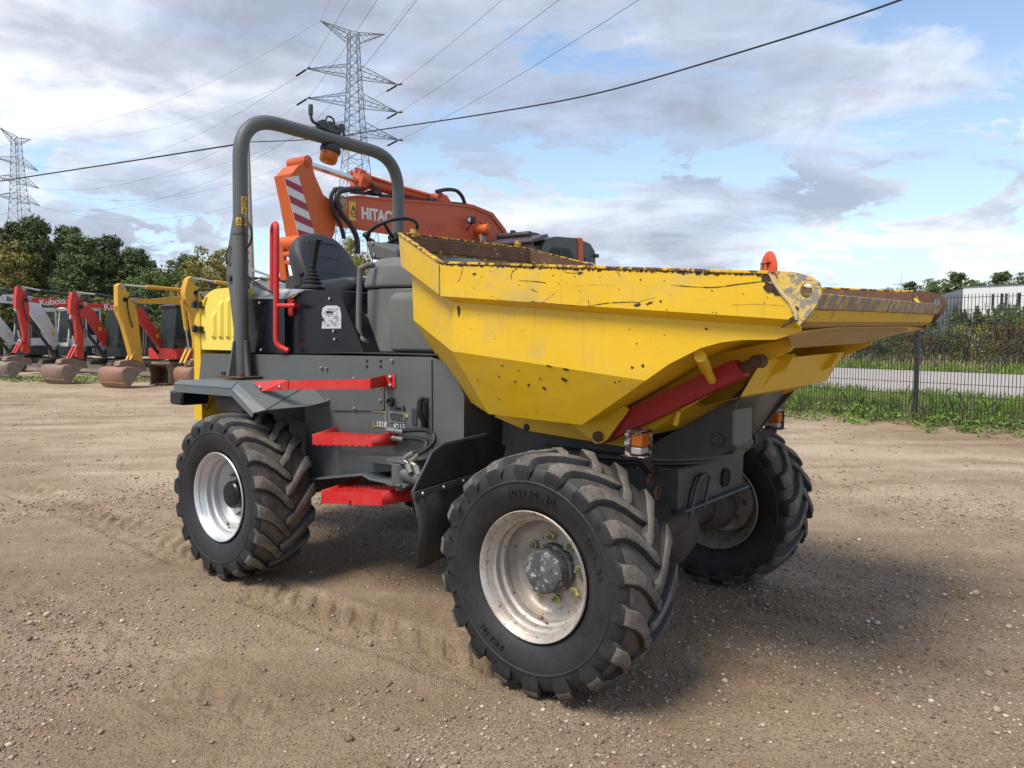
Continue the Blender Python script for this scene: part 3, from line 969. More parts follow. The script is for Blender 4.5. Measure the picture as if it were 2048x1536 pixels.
for z_ in (1.60, 1.79):
    mb = MB(); mb.box(-3.70, -3.58, -.655, -.622, z_ - .012, z_ + .03); mb.cyl((-3.64, -.66, z_ - .02), (-3.64, -.66, z_ + .04), .012, 8); mb.box(-3.60, -3.56, -.66, -.62, z_ - .022, z_ - .008)
    build('hinge', mb, M['ink'], hood, bevel=.003)
mb = MB(); mb.prism([(-3.72, .90), (-3.60, .90), (-3.615, 1.5), (-3.615, 1.72), (-3.52, 1.86), (-3.60, 1.82), (-3.70, 1.68)], -.63, .63)
build('rear_bumper', mb, M['yellow'], D, bevel=.008)

# black operator base
mb = MB()
zt = 1.82
p1 = [(-2.953, 1.824), (-2.494, 1.812), (-2.496, 1.433), (-2.957, 1.424)]
mb.prism([(-2.975, 1.44), (-2.975, 1.825), (-2.50, 1.812), (-2.50, 1.44)], -.64, .5)
build('side_panel', mb, M['black'], D, bevel=.008)
mb = MB()
mb.add([(-2.975, -.645, 1.829), (-2.49, -.645, 1.815), (-2.33, -.60, 1.875), (-2.33, .5, 1.90), (-2.975, .5, 1.93), (-2.975, -.58, 1.91)],
       [(0, 1, 2, 5), (5, 2, 3, 4)])
build('sloped_deck', mb, paint('deck_pale', (.30, .31, .33), .33, .1, (.2, .2, .19)), D, solid=(.012, -1))
mb = MB()
mb.prism([(-2.498, 1.44), (-2.498, 1.812), (-2.33, 1.87), (-1.98, 1.858), (-1.72, 1.452)], -.60, .5)
sb = build('seat_base', mb, M['black'], D, bevel=.008)
mb = MB(); a_ = (-2.134, 1.759)
pl_ = [(-2.145, 1.611), (-1.945, 1.611), (-1.945, 1.704), (-1.96, 1.746), (-1.995, 1.759), (-2.092, 1.761), (-2.134, 1.746), (-2.144, 1.707), (-2.129, 1.677), (-2.113, 1.667), (-2.139, 1.651)]
mb.prism(pl_, -.6035, -.6005)
lab = build('instruction_label', mb, plain('label_paper', (.55, .56, .57), .5), sb, smooth=False)
mb = MB()
x0, z0 = (-2.128, 1.624); x1, z1 = (-1.959, 1.742)
for r_ in range(10):
    z_ = z0 + (z1 - z0) * (r_ + .5) / 10
    x_ = x0 + random.uniform(0, .02)
    while x_ < x1 - .01:
        w_ = random.uniform(.004, .016)
        if random.random() < .55: mb.box(x_, x_ + w_, -.6045, -.603, z_ - .003, z_ + .003)
        x_ += w_ + .006
mb.box(x0 + .03, x0 + .10, -.6045, -.603, z0 + .085, z0 + .100)
build('label_print', mb, M['ink'], lab, smooth=False)
for b_ in [(-2.789, -0.645, 1.791), (-2.773, -0.645, 1.459), (-2.009, -0.605, 1.54), (-2.019, -0.605, 1.592), (-2.06, -0.605, 1.803), (-1.815, -0.5, 1.693)]:
    mb = MB(); mb.lathe([(0, .011), (-.004, .011), (-.006, .007), (-.010, .001)], b_, (0, 1, 0), 12); build('bolt', mb, M['steel'], D)
# dark footwell: floor, far wall and step plate
mb = MB()
mb.box(-2.0, -1.0, -.62, .60, 1.452, 1.462)
mb.box(-2.0, -1.2, .50, .56, 1.46, 1.85)
mb.box(-2.45, -1.95, .10, .5, 1.46, 1.80)
mb.add([(-2.157, -0.5, 1.449), (-2.178, -0.45, 1.479), (-1.906, -0.45, 1.487), (-1.848, -0.5, 1.452)], [(0, 1, 2, 3)])
build('footwell', mb, M['blackm'], D, bevel=.004)

# console
mb = MB()
zb = 1.46
def cons(z, g):     # plan outline of the column at height z, g = growth
    return [(-1.90 - g, -.36, z), (-1.885 - g, -.44 - g, z), (-1.70, -.47 - g, z), (-1.36, -.36, z), (-1.28, 0, z), (-1.36, .36, z), (-1.70, .47 + g, z), (-1.90 - g, .40, z)]
mb.loft([cons(1.46, 0), cons(1.87, .0)])
mb.loft([cons(1.875, .012), cons(1.90, .018), cons(2.02, -.01), [(x_ * .92 - .14, y_ * .8, 2.075) for x_, y_, z_ in cons(0, 0)]])
cs = build('console', mb, M['plastic'], D, bevel=.016, seg=3)
mb = MB()
mb.loft([[(-1.62, -.485, 1.47), (-1.34, -.39, 1.47), (-1.30, -.375, 1.47), (-1.30, -.2, 1.47), (-1.62, -.3, 1.47)],
         [(-1.62, -.500, 1.80), (-1.36, -.41, 1.80), (-1.30, -.39, 1.79), (-1.30, -.2, 1.79), (-1.62, -.3, 1.8)],
         [(-1.60, -.465, 1.845), (-1.38, -.39, 1.85), (-1.33, -.37, 1.84), (-1.30, -.2, 1.84), (-1.6, -.3, 1.845)]])
build('knee_bulge', mb, M['plastic'], cs, bevel=.02, seg=3)
mb = MB()
da = [(-2.023, -0.3, 2.088), (-1.748, -0.3, 2.053), (-1.765, -0.28, 2.141), (-2.067, -0.28, 2.215)]
mb.loft([[(p_[0], -.30, p_[2]) for p_ in da], [(p_[0] + (.10 if i in (0, 3) else .0), .30, p_[2] + .01) for i, p_ in enumerate(da)]])
da_o = build('dashboard', mb, M['plastic2'], D, bevel=.018, seg=3)
for b_ in ((-1.991, -0.302, 2.193), (-1.975, -0.302, 2.112)):
    mb = MB(); mb.lathe([(0, .014), (-.005, .014), (-.007, .008), (-.003, .007), (-.003, .001)], b_, (0, 1, 0), 12); build('screw', mb, M['steel'], da_o)
# steering wheel
wc = Vector((-2.122, 0, 2.315))
wn_ = (Vector((-.42, 0, .907))).normalized()
u_ = Vector((0, 1, 0)); v_ = wn_.cross(u_)
mb = MB()
mb.tube([wc + (u_ * math.cos(a_) + v_ * math.sin(a_)) * .185 for a_ in [2 * math.pi * k / 40 for k in range(40)]], .0135, 10, True)
sw = build('steering_wheel', mb, M['ink'], D, ang=60)
mb = MB()
for a_ in (R(90), R(210), R(330)):
    mb.tube([wc - wn_ * .06, wc - wn_ * .045 + (u_ * math.cos(a_) + v_ * math.sin(a_)) * .09, wc + (u_ * math.cos(a_) + v_ * math.sin(a_)) * .18], .011, 8)
mb.cyl(wc - wn_ * .03, wc - wn_ * .08, .045, 16); mb.cyl(wc - wn_ * .08, wc - wn_ * .25, .03, 12)
build('wheel_spoke', mb, M['ink'], sw, ang=60)
kb = Vector((-2.286, -0.1, 2.295))
mb = MB(); mb.ball(kb, .030, .030, .022); mb.cyl(kb - wn_ * .02, kb - wn_ * .05 + Vector((.03, .03, 0)), .010, 8)
build('spinner_knob', mb, M['ink'], sw, ang=60)
mb = MB(); mb.box(-1.72, -1.55, -.05, .18, 2.07, 2.115); build('warning_cover', mb, M['red'], D, bevel=.01)
# grey hand rail on the console
mb = MB()
g_ = [(-1.788, -0.47, 2.02), (-1.792, -0.55, 2), (-1.813, -0.56, 1.944), (-1.822, -0.56, 1.602), (-1.778, -0.56, 1.533), (-1.799, -0.48, 1.508)]
mb.tube(cr(g_, 6), .019, 14); build('console_handrail', mb, M['plastic'], D, ang=60)

# red hand rail loop
mb = MB()
hr_ = fillet([(-2.699, -0.6, 1.848), (-2.695, -0.6, 2.325), (-2.501, -0.7, 2.318), (-2.512, -0.7, 1.498), (-2.428, -0.66, 1.458)], .07, 7)
mb.tube(hr_, .0195, 14)
hrl = build('red_handrail', mb, M['red'], D, ang=60)
mb = MB(); mb.tube([(-2.511, -0.7, 1.765), (-2.354, -0.66, 1.764), (-2.382, -0.62, 1.76)], .015, 12); mb.cyl((-2.469, -0.61, 1.796), (-2.455, -0.62, 1.795), .025, 14); mb.cyl((-2.469, -0.61, 1.718), (-2.455, -0.62, 1.717), .022, 14)
c0 = (-2.462, 1.796); c1 = (-2.462, 1.71); mb.box(c0[0] - .022, c0[0] + .022, -.625, -.606, c1[1], c0[1])
build('handrail_bracket', mb, M['red'], hrl, bevel=.003)

# seat
mb = MB()
def seat_slice(y, k):
    # backrest profile (x, z) at lateral y, k shrink 0..1
    pts = [(-2.74, 1.88), (-2.80, 2.05), (-2.90, 2.30 - .20 * k), (-2.955, 2.385 - .26 * k), (-3.0, 2.375 - .26 * k), (-3.01, 2.25 - .15 * k), (-2.93, 2.0), (-2.90, 1.88)]
    return [(x_, y, z_) for x_, z_ in pts]
ys = [-.28, -.265, -.23, -.15, 0, .15, .23, .265, .28]; ks = [1.0, .6, .32, .08, 0, .08, .32, .6, 1.0]
rings = []
for y_, k_ in zip(ys, ks):
    r_ = seat_slice(y_, k_)
    if abs(y_) > .27: r_ = [(-2.87 + (p_[0] + 2.87) * .35, p_[1], p_[2]) for p_ in r_]
    elif abs(y_) > .22: r_ = [(p_[0] + (.03 if i < 3 else 0), p_[1], p_[2]) for i, p_ in enumerate(r_)]
    rings.append(r_)
mb.loft(rings)
st_ = build('seat_backrest', mb, M['seat'], D, ang=80)
md = st_.modifiers.new('sub', 'SUBSURF'); md.levels = 2; md.render_levels = 2
mb = MB()
for z_ in (2.05, 2.17, 2.29):
    xx = -2.80 - (z_ - 2.05) * .4
    mb.tube([(xx - .004, -.16, z_), (xx - .004, 0, z_ + .004), (xx - .004, .16, z_)], .0035, 6)
mb.tube([(-2.78, -.19, 1.95), (-2.84, -.19, 2.15), (-2.90, -.16, 2.30)], .0035, 6)
build('seat_seam', mb, M['seat'], st_)
mb = MB()
cr_ = []
for y_, s_ in ((-.27, .7), (-.245, .93), (-.15, 1.0), (0, .93), (.15, 1.0), (.245, .93), (.27, .7)):
    zc_, xc_ = 1.935, -2.50
    cr_.append([(xc_ + x_ * s_, y_, zc_ + z_ * s_) for x_, z_ in ((-.26, -.06), (-.27, .02), (-.18, .045), (.10, .05), (.24, .065), (.29, .03), (.28, -.04), (.2, -.07))])
mb.loft(cr_)
st2 = build('seat_cushion', mb, M['seat'], D, ang=80)
md = st2.modifiers.new('sub', 'SUBSURF'); md.levels = 2; md.render_levels = 2
mb = MB(); mb.box(-2.74, -2.2, -.24, .24, 1.845, 1.875); build('seat_rail', mb, M['ink'], D, bevel=.01)

# control levers
jc = Vector((-2.378, -0.5, 1.885))
mb = MB()
prof = [(0, .085), (.012, .085)]
for k in range(5):
    prof += [(.020 + k * .026, .074 - k * .010), (.030 + k * .026, .060 - k * .010)]
prof += [(.155, .028), (.17, .024)]
mb.lathe(prof, jc, (0, 0, 1), 24)
lv = build('lever_gaiter', mb, M['ink'], D, ang=50)
mb = MB()
def jr(z, dx, w, d_): return [(jc.x + dx - d_, jc.y - w, jc.z + z), (jc.x + dx + d_, jc.y - w, jc.z + z), (jc.x + dx + d_ * 1.3, jc.y, jc.z + z), (jc.x + dx + d_, jc.y + w, jc.z + z), (jc.x + dx - d_, jc.y + w, jc.z + z), (jc.x + dx - d_ * 1.3, jc.y, jc.z + z)]
mb.loft([jr(.15, .005, .012, .015), jr(.20, .012, .016, .020), jr(.26, .022, .018, .023), jr(.31, .032, .020, .028), jr(.335, .055, .020, .030), jr(.325, .085, .016, .018)])
build('joystick_grip', mb, M['ink'], lv, bevel=.006, seg=2, ang=60)
kc = Vector((-2.612, -0.42, 2.005))
mb = MB(); mb.ball(kc, .021); mb.cyl(kc, kc + Vector((0, 0, -.10)), .006, 8); mb.box(kc.x - .05, kc.x + .06, kc.y - .03, kc.y + .03, kc.z - .14, kc.z - .08)
build('park_lever', mb, M['ink'], D, bevel=.003, ang=60)

# ---- roll bar ------------------------------------------------------
RX = -2.88
nb = (-2.88, -0.733, 1.298)
path = [(-2.88, -0.737, 1.288), (-2.88, -0.725, 2.956), (-2.88, -0.606, 3.102), (-2.88, 0.644, 3.216), (-2.88, 0.753, 3.038), (-2.88, 0.764, 1.46)]
ta = Vector((-2.88, -0.72, 3.064)); tb = Vector((-2.88, 0.764, 3.184))
ta.z = (ta.z + tb.z) / 2 + .0; tb2 = Vector((RX, tb.y, tb.z))
arch = [Vector((RX, nb[1], 1.27)), Vector((RX, nb[1], 3.10)), Vector((RX, tb.y, 3.10)), Vector((RX, tb.y, 1.27))]
mb = MB(); mb.tube(fillet(arch, .31, 12), .0505, 24)
rb = build('roll_bar', mb, M['fender'] if False else M['grey'], D, ang=60)
for yy in (nb[1], tb.y):
    mb = MB(); mb.cyl((RX, yy, 2.262), (RX, yy, 2.268), .0525, 24); build('tube_joint', mb, M['ink'], rb)
    mb = MB(); mb.box(RX - .15, RX + .15, yy - .10, yy + .13, 1.262, 1.276)
    bp = build('base_plate', mb, M['rust'], rb, bevel=.003)
    for dx in (-.12, .12):
        for dy in (-.07, .09):
            mb = MB(); mb.cyl((RX + dx, yy + dy, 1.276), (RX + dx, yy + dy, 1.300), .018, 6); build('bolt', mb, M['rust'], rb)
    for (dx, dy) in ((-1, 0), (1, 0), (0, -1), (0, 1)):
        mb = MB()
        pts = [(.04, 1.276), (.105, 1.276), (.075, 1.44), (.062, 1.52), (.04, 1.53)]
        if dx:
            mb.prism([(RX + dx * p_[0], p_[1]) for p_ in pts], yy - .008, yy + .008)
        else:
            mb.prism([(yy + dy * p_[0], p_[1]) for p_ in pts], RX - .008, RX + .008, 'X')
        build('gusset', mb, M['grey'], rb, bevel=.003)
    # folding hinge plate behind the post
    mb = MB()
    mb.prism([(RX - .055, 2.52), (RX - .115, 2.34), (RX - .175, 2.14), (RX - .185, 1.98), (RX - .15, 1.88), (RX - .10, 1.62), (RX - .03, 1.58), (RX - .03, 2.52)], yy + .0, yy + .014)
    hp_ = build('hinge_plate', mb, M['grey'], rb, bevel=.002)
    mb = MB(); mb.cyl((RX - .13, yy - .02, 1.97), (RX - .13, yy + .02, 1.97), .022, 12); build('hinge_pin', mb, M['grey_dark'], rb); mb = MB(); mb.cyl((RX - .14, yy - .006, 2.07), (RX - .14, yy + .02, 2.07), .014, 10); build('hinge_pin', mb, M['grey_dark'], rb); mb = MB(); mb.tube(cr([(RX - .12, yy - .012, 2.20), (RX - .15, yy - .02, 2.13), (RX - .17, yy - .005, 2.07)], 4), .006, 6)
    build('lynch_chain', mb, M['grey_dark'], rb)
# wiring down the post
yy = nb[1]
mb = MB(); mb.tube(cr([(RX + .05, yy - .02, 2.40), (RX + .13, yy, 2.30), (RX + .12, yy, 2.20), (RX + .055, yy, 2.15), (RX + .05, yy, 2.02), (RX + .10, yy + .02, 1.93), (RX + .25, yy + .1, 1.86), (RX + .36, yy + .12, 1.83)], 6), .008, 8)
mb.tube(cr([(RX + .055, yy - .02, 2.40), (RX + .06, yy, 2.1), (RX + .08, yy, 1.98), (RX + .2, yy + .08, 1.88), (RX + .33, yy + .12, 1.80)], 6), .007, 8)
build('cable', mb, M['hose'], rb, ang=60)
# stickers on the post
def post_sticker(z0, z1, a0, a1, icons):
    mb = MB(); n_ = 8
    v = [(RX + .0518 * math.sin(a0 + (a1 - a0) * k / n_), yy - .0518 * math.cos(a0 + (a1 - a0) * k / n_), z) for k in range(n_ + 1) for z in (z0, z1)]
    mb.add(v, [(2 * k, 2 * k + 2, 2 * k + 3, 2 * k + 1) for k in range(n_)])
    s_ = build('warning_sticker', mb, M['sticker'], rb)
    am = (a0 + a1) / 2
    for (zc_, kind, am_) in icons:
        am_ = am if am_ is None else am_
        c_ = Vector((RX + .0530 * math.sin(am_), yy - .0530 * math.cos(am_), zc_)); xd = Vector((math.cos(am_), math.sin(am_), 0)); zd = Vector((0, 0, 1)); nn = Vector((math.sin(am_), -math.cos(am_), 0))
        mb = MB()
        def seg_(p, q_, w): mb.beam(c_ + xd * p[0] + zd * p[1], c_ + xd * q_[0] + zd * q_[1], w, .0012, nn)
        if kind == 'tri':
            T_ = [(-.019, -.014), (.019, -.014), (0, .018)]
            for i in range(3): seg_(T_[i], T_[(i + 1) % 3], .0028)
            seg_((0, -.004), (0, .009), .003); seg_((0, -.010), (0, -.0075), .003)
        elif kind == 'book':
            for a_, b_ in (((-.016, -.01), (-.016, .01)), ((.016, -.01), (.016, .01)), ((0, -.008), (0, .008)), ((-.016, .01), (0, .008)), ((0, .008), (.016, .01)), ((-.016, -.01), (0, -.008)), ((0, -.008), (.016, -.01))): seg_(a_, b_, .002)
        elif kind == 'man':
            seg_((0, -.012), (0, .006), .008); seg_((-.008, 0), (.008, .003), .003); seg_((0, .008), (0, .013), .006); seg_((-.014, -.014), (.014, -.014), .002)
        else:
            for k in range(4): seg_((-.012, -.01 + k * .006), (.012 - .004 * (k % 2), -.01 + k * .006), .0016)
        build('pictogram', mb, M['ink'], s_, smooth=False)
post_sticker(2.325, 2.378, .40, 1.95, [(2.351, 'tri', .85), (2.351, 'txt', 1.6)])
post_sticker(2.384, 2.525, 1.10, 1.90, [(2.50, 'tri', None), (2.465, 'book', None), (2.43, 'man', None), (2.395, 'txt', None)])

# folded beacon and lamp brackets on the arch
bx = (-2.88, 0.051, 3.162); by = bx[1]
mb = MB(); mb.lathe([(.03, .05), (.005, .078), (-.015, .082), (-.035, .078), (-.04, .06)], (RX, by, 3.03), (.12, .22, 1), 28)
bc = build('beacon_base', mb, M['ink'], D, ang=50)
mb = MB(); mb.lathe([(-.035, .071), (-.08, .070), (-.105, .066), (-.117, .055), (-.120, .001)], (RX, by, 3.03), (.12, .22, 1), 28)
build('amber_beacon', mb, M['amber'], bc, ang=50)
mb = MB(); mb.lathe([(-.04, .03), (-.09, .03)], (RX, by, 3.03), (.12, .22, 1), 12, close=True); mb.box(RX - .035, RX + .035, by - .035, by + .035, 2.93, 2.96)
build('beacon_reflector', mb, M['ink'], bc)
mb = MB(); tz = 3.15
mb.tube(cr([(RX, by - .19, tz + .16), (RX, by - .19, tz + .09), (RX, by - .17, tz + .045), (RX, by - .11, tz + .03)], 5), .012, 10)
mb.tube([(RX, by - .19, tz + .165), (RX, by - .19, tz + .09)], .018, 10)
mb.cyl((RX + .03, by - .09, tz + .04), (RX - .03, by - .09, tz + .04), .035, 18); mb.cyl((RX + .035, by + .08, tz + .05), (RX - .03, by + .08, tz + .05), .034, 18)
mb.box(RX - .03, RX + .03, by - .07, by + .08, tz + .0, tz + .03); mb.box(RX - .02, RX + .02, by - .03, by + .02, tz + .02, tz + .08)
mb.tube(cr([(RX, by - .05, tz + .03), (RX, by - .04, tz + .11), (RX, by + .02, tz + .11), (RX, by + .04, tz + .04)], 4), .008, 8)
mb.tube(cr([(RX, by + .10, tz + .06), (RX, by + .125, tz + .03), (RX, by + .125, tz - .04)], 4), .010, 8)
build('lamp_bracket', mb, M['grey_dark'], D, bevel=.002, ang=50)

# ---- rear fenders ---------------------------------------------------
for sgn in (-1, 1):
    yo = 1.10 * sgn; yi = .60 * sgn
    top = [(-3.28, 1.245), (-2.62, 1.262), (-2.20, 1.268)]
    mb = MB()
    e0, e1, e2, e3 = (-3.12, yo, 1.215), (-2.40, yo, 1.222), (-2.16, yo, 1.085), (-1.90, yo * .80, 1.12)
    t0, t1, t2, t3 = (-3.10, yo * .975, 1.245), (-2.38, yo * .975, 1.258), (-2.10, yo * .955, 1.105), (-1.92, yo * .78, 1.13)
    i0, i1, i2 = (-3.12, yi, 1.250), (-2.22, yi, 1.262), (-2.02, yi, 1.15)
    mb.add([e0, e1, t1, t0], [(0, 1, 2, 3)]); mb.add([e1, e2, t2, t1], [(0, 1, 2, 3)])
    mb.add([t0, t1, i1, i0], [(0, 1, 2, 3)]); mb.add([t1, t2, i1], [(0, 1, 2)]); mb.add([t2, t3, i2, i1], [(0, 1, 2, 3)])
    mb.add([(e0[0], yo, 1.165), (e1[0], yo, 1.172), e1, e0], [(0, 1, 2, 3)]); mb.add([(e1[0], yo, 1.172), (-2.18, yo, 1.055), e2, e1], [(0, 1, 2, 3)])
    mb.add([(-3.12, yo, 1.165), e0, t0, i0, (-3.12, yi, 1.17)], [(0, 1, 2, 3, 4)])
    build('rear_fender', mb, M['fender'], D, solid=(.005, -1), smooth=False)
# rear light box
mb = MB(); mb.box(-3.56, -3.38, -.91, -.69, 1.04, 1.150); build('rear_lamp', mb, M['black'], D, bevel=.02, seg=3)
mb = MB(); mb.tube(cr([(-3.45, -.72, 1.05), (-3.40, -.70, 1.00), (-3.38, -.68, 1.06), (-3.36, -.66, 1.12)], 4), .005, 6); build('loose_wire', mb, M['hose'], D)

# ---- red steps ------------------------------------------------------
def serr(p0, p1, w, n, up=(0, 0, 1)):
    pass
# upper strap with a scalloped top edge
def scallop_strip(name, x0, x1, y, zt0, zt1, zb0, zb1, n, thick=.006, both=False, parent=D, mat=None):
    mb = MB(); top = []; bot = []
    for k in range(n * 4 + 1):
        f_ = k / (n * 4); w_ = .008 * max(0, math.sin(f_ * n * 2 * math.pi))
        top.append((x0 + (x1 - x0) * f_, zt0 + (zt1 - zt0) * f_ - w_))
        bot.append((x0 + (x1 - x0) * f_, zb0 + (zb1 - zb0) * f_ + (w_ if both else 0)))
    vs = [(p_[0], y, p_[1]) for p_ in top] + [(p_[0], y, p_[1]) for p_ in bot] + [(p_[0], y + thick, p_[1]) for p_ in top] + [(p_[0], y + thick, p_[1]) for p_ in bot]
    m_ = len(top); fs = []
    for k in range(m_ - 1):
        fs += [(k, k + 1, m_ + k + 1, m_ + k), (2 * m_ + k, 3 * m_ + k, 3 * m_ + k + 1, 2 * m_ + k + 1), (k, 2 * m_ + k, 2 * m_ + k + 1, k + 1), (m_ + k, m_ + k + 1, 3 * m_ + k + 1, 3 * m_ + k)]
    fs += [(0, m_, 3 * m_, 2 * m_), (m_ - 1, 3 * m_ - 1, 4 * m_ - 1, 2 * m_ - 1)]
    mb.add(vs, fs)
    return build(name, mb, mat or M['red'], parent)
yb = -.93
A0 = (-2.309, -1, 1.257); A1 = (-2.042, -0.95, 1.283); A2 = (-1.321, -0.9, 1.323)
st1 = scallop_strip('step_strap', (-2.069, -0.92, 1.281)[0], (-1.298, -0.92, 1.324)[0], -.92, (-2.069, -0.92, 1.281)[2], (-1.298, -0.92, 1.324)[2], (-2.07, -0.92, 1.225)[2], (-1.298, -0.92, 1.266)[2], 13)
mb = MB()
a_, b_, c_, d_, e_ = (-2.325, -0.99, 1.26), (-2.133, -0.93, 1.282), (-2.059, -0.92, 1.281), (-2.059, -0.92, 1.222), (-2.237, -0.99, 1.207)
mb.add([a_, b_, c_, d_, e_], [(0, 1, 2, 3, 4)])
build('strap_end', mb, M['red'], st1, solid=(.006, 1), smooth=False); mb = MB()
a_, b_, c_, d_ = (-1.298, -0.92, 1.324), (-1.298, -0.92, 1.266), (-1.457, -0.668, 1.26), (-1.457, -0.668, 1.331)
e_, f_ = (-1.37, -0.668, 1.261), (-1.371, -0.668, 1.338)
mb.add([a_, b_, c_, d_, e_, f_], [(0, 1, 2, 3), (3, 2, 4, 5)])
build('strap_bracket', mb, M['red'], st1, solid=(.006, 1), smooth=False)
mb = MB(); x0_ = (-2.043, -0.92, 1.282)[0]; x1_ = (-1.31, -0.92, 1.324)[0]
mb.loft([[(x0_, -.918, 1.25), (x1_, -.918, 1.297)], [(x0_, -.70, 1.25), (x1_, -.70, 1.297)]], closed=False, caps=False)
for b_ in ((-2.251, -0.995, 1.231), (-2.117, -0.945, 1.239), (-1.405, -0.676, 1.319), (-1.405, -0.676, 1.271)):
    mb = MB(); mb.lathe([(0, .012), (-.004, .012), (-.008, .008), (-.010, .001)], b_, (0, 1, 0), 12); build('bolt', mb, M['steel'], st1)
def tray(name, pts, ybk, n, both, letter=None):
    """pts: outer-left-top, outer-right-top, outer-left-bottom, outer-right-bottom (body coords at outer plane)"""
    a_, b_, c_, d_ = [Vector(p_) for p_ in pts]; y_ = a_.y
    s_ = scallop_strip(name, a_.x, b_.x, y_, a_.z, b_.z, c_.z, d_.z, n, both=both)
    for f_ in (.25, .5, .75):
        yy_ = y_ + (ybk - y_) * f_
        scallop_strip('step_tread', a_.x + .005, b_.x - .005, yy_, a_.z + .006, b_.z + .006, a_.z - .02, b_.z - .02, n + 3, parent=s_)
    for (p_, q_) in ((a_, c_), (b_, d_)):
        mb = MB()
        mb.loft([[(p_.x, y_, p_.z), (p_.x, y_, q_.z)], [(p_.x, ybk, p_.z + .035), (p_.x, ybk, q_.z - .01)]], closed=False, caps=False)
        build('step_cheek', mb, M['red'], s_, solid=(.006, 0))
    if letter:
        textmesh('letter_mark', letter, .040, M['ink'], s_, ((a_.x + b_.x) / 2, y_ - .001, (a_.z + c_.z) / 2), (1, 0, 0), (0, 0, 1))
    return s_
tray('side_step', [(-1.9, -0.86, 0.953), (-1.352, -0.86, 0.98), (-1.9, -0.86, 0.887), (-1.352, -0.86, 0.931)], -.67, 9, True)
tray('lower_step', [(-1.812, -0.86, 0.616), (-1.266, -0.86, 0.675), (-1.812, -0.86, 0.535), (-1.266, -0.86, 0.603)], -.56, 9, False, 'R')
mb = MB()
for x_ in ((-1.812, -0.86, 0.616)[0] + .0, (-1.266, -0.86, 0.675)[0]):
    mb.box(x_ - .004, x_ + .004, -.60, -.50, .66, .86)
build('step_hanger', mb, M['red'], D, bevel=.002)

# ---- hoses and steering ram -----------------------------------------
for (za, zend) in (((-1.347, -0.7, 1.01), 0), ((-1.347, -0.7, 0.966), 1)):
    mb = MB(); x_, y_, z_ = za
    mb.cyl((x_ - .03, -.66, z_), (x_ - .03, -.72, z_), .020, 6); mb.cyl((x_ - .045, -.705, z_), (x_ + .02, -.705, z_), .019, 8); mb.cyl((x_ + .02, -.705, z_), (x_ + .09, -.705, z_), .015, 14)
    build('hose_fitting', mb, M['steel'], D, bevel=.002)
mb = MB()
h1 = [((-1.253, -0.705, 1.018)), (-1.068, -0.72, 1.038), (-0.967, -0.76, 1.028), (-0.94, -0.78, 0.993), (-0.965, -0.8, 0.954), (-1.014, -0.82, 0.919)]
h2 = [((-1.253, -0.705, 0.975)), (-1.127, -0.72, 0.984), (-1.04, -0.74, 0.975), (-1.028, -0.76, 0.944), (-1.046, -0.8, 0.927), (-1.053, -0.82, 0.917)]
mb.tube(cr(h1, 7), .0135, 10); mb.tube(cr(h2, 7), .0135, 10)
build('hydraulic_hose', mb, M['hose'], D, ang=60)
for pp in ([(-1.014, -0.82, 0.919), (-1.048, -0.82, 0.89), (-1.076, -0.82, 0.868), (-1.036, -0.82, 0.85)], [(-1.053, -0.82, 0.923), (-1.104, -0.82, 0.898), (-1.127, -0.82, 0.873), (-1.099, -0.82, 0.854)]):
    mb = MB(); mb.tube(cr(pp, 5), .014, 10); mb.cyl(pp[-1], Vector(pp[-1]) + Vector((.02, 0, -.045)), .021, 6)
    build('elbow_fitting', mb, M['steel'], D, ang=40)
mb = MB(); a_ = Vector((-1.16, -0.8, 0.794)); b_ = Vector((-0.896, -0.86, 0.728))
mb.cyl(a_, b_ + Vector((.25, .2, -.06)), .042, 18); mb.cyl(a_ + Vector((-.02, 0, .055)), a_ + Vector((-.02, 0, -.055)), .05, 18)
mb.cyl(a_ + Vector((-.02, 0, -.05)), a_ + Vector((-.02, 0, -.10)), .03, 6)
mb.box(a_.x - .10, a_.x + .06, -.84, -.66, a_.z - .075, a_.z - .058)
mb.box(a_.x - .10, a_.x + .06, -.84, -.66, a_.z + .058, a_.z + .075)
build('steering_ram', mb, M['grey'], D, bevel=.003, ang=50)

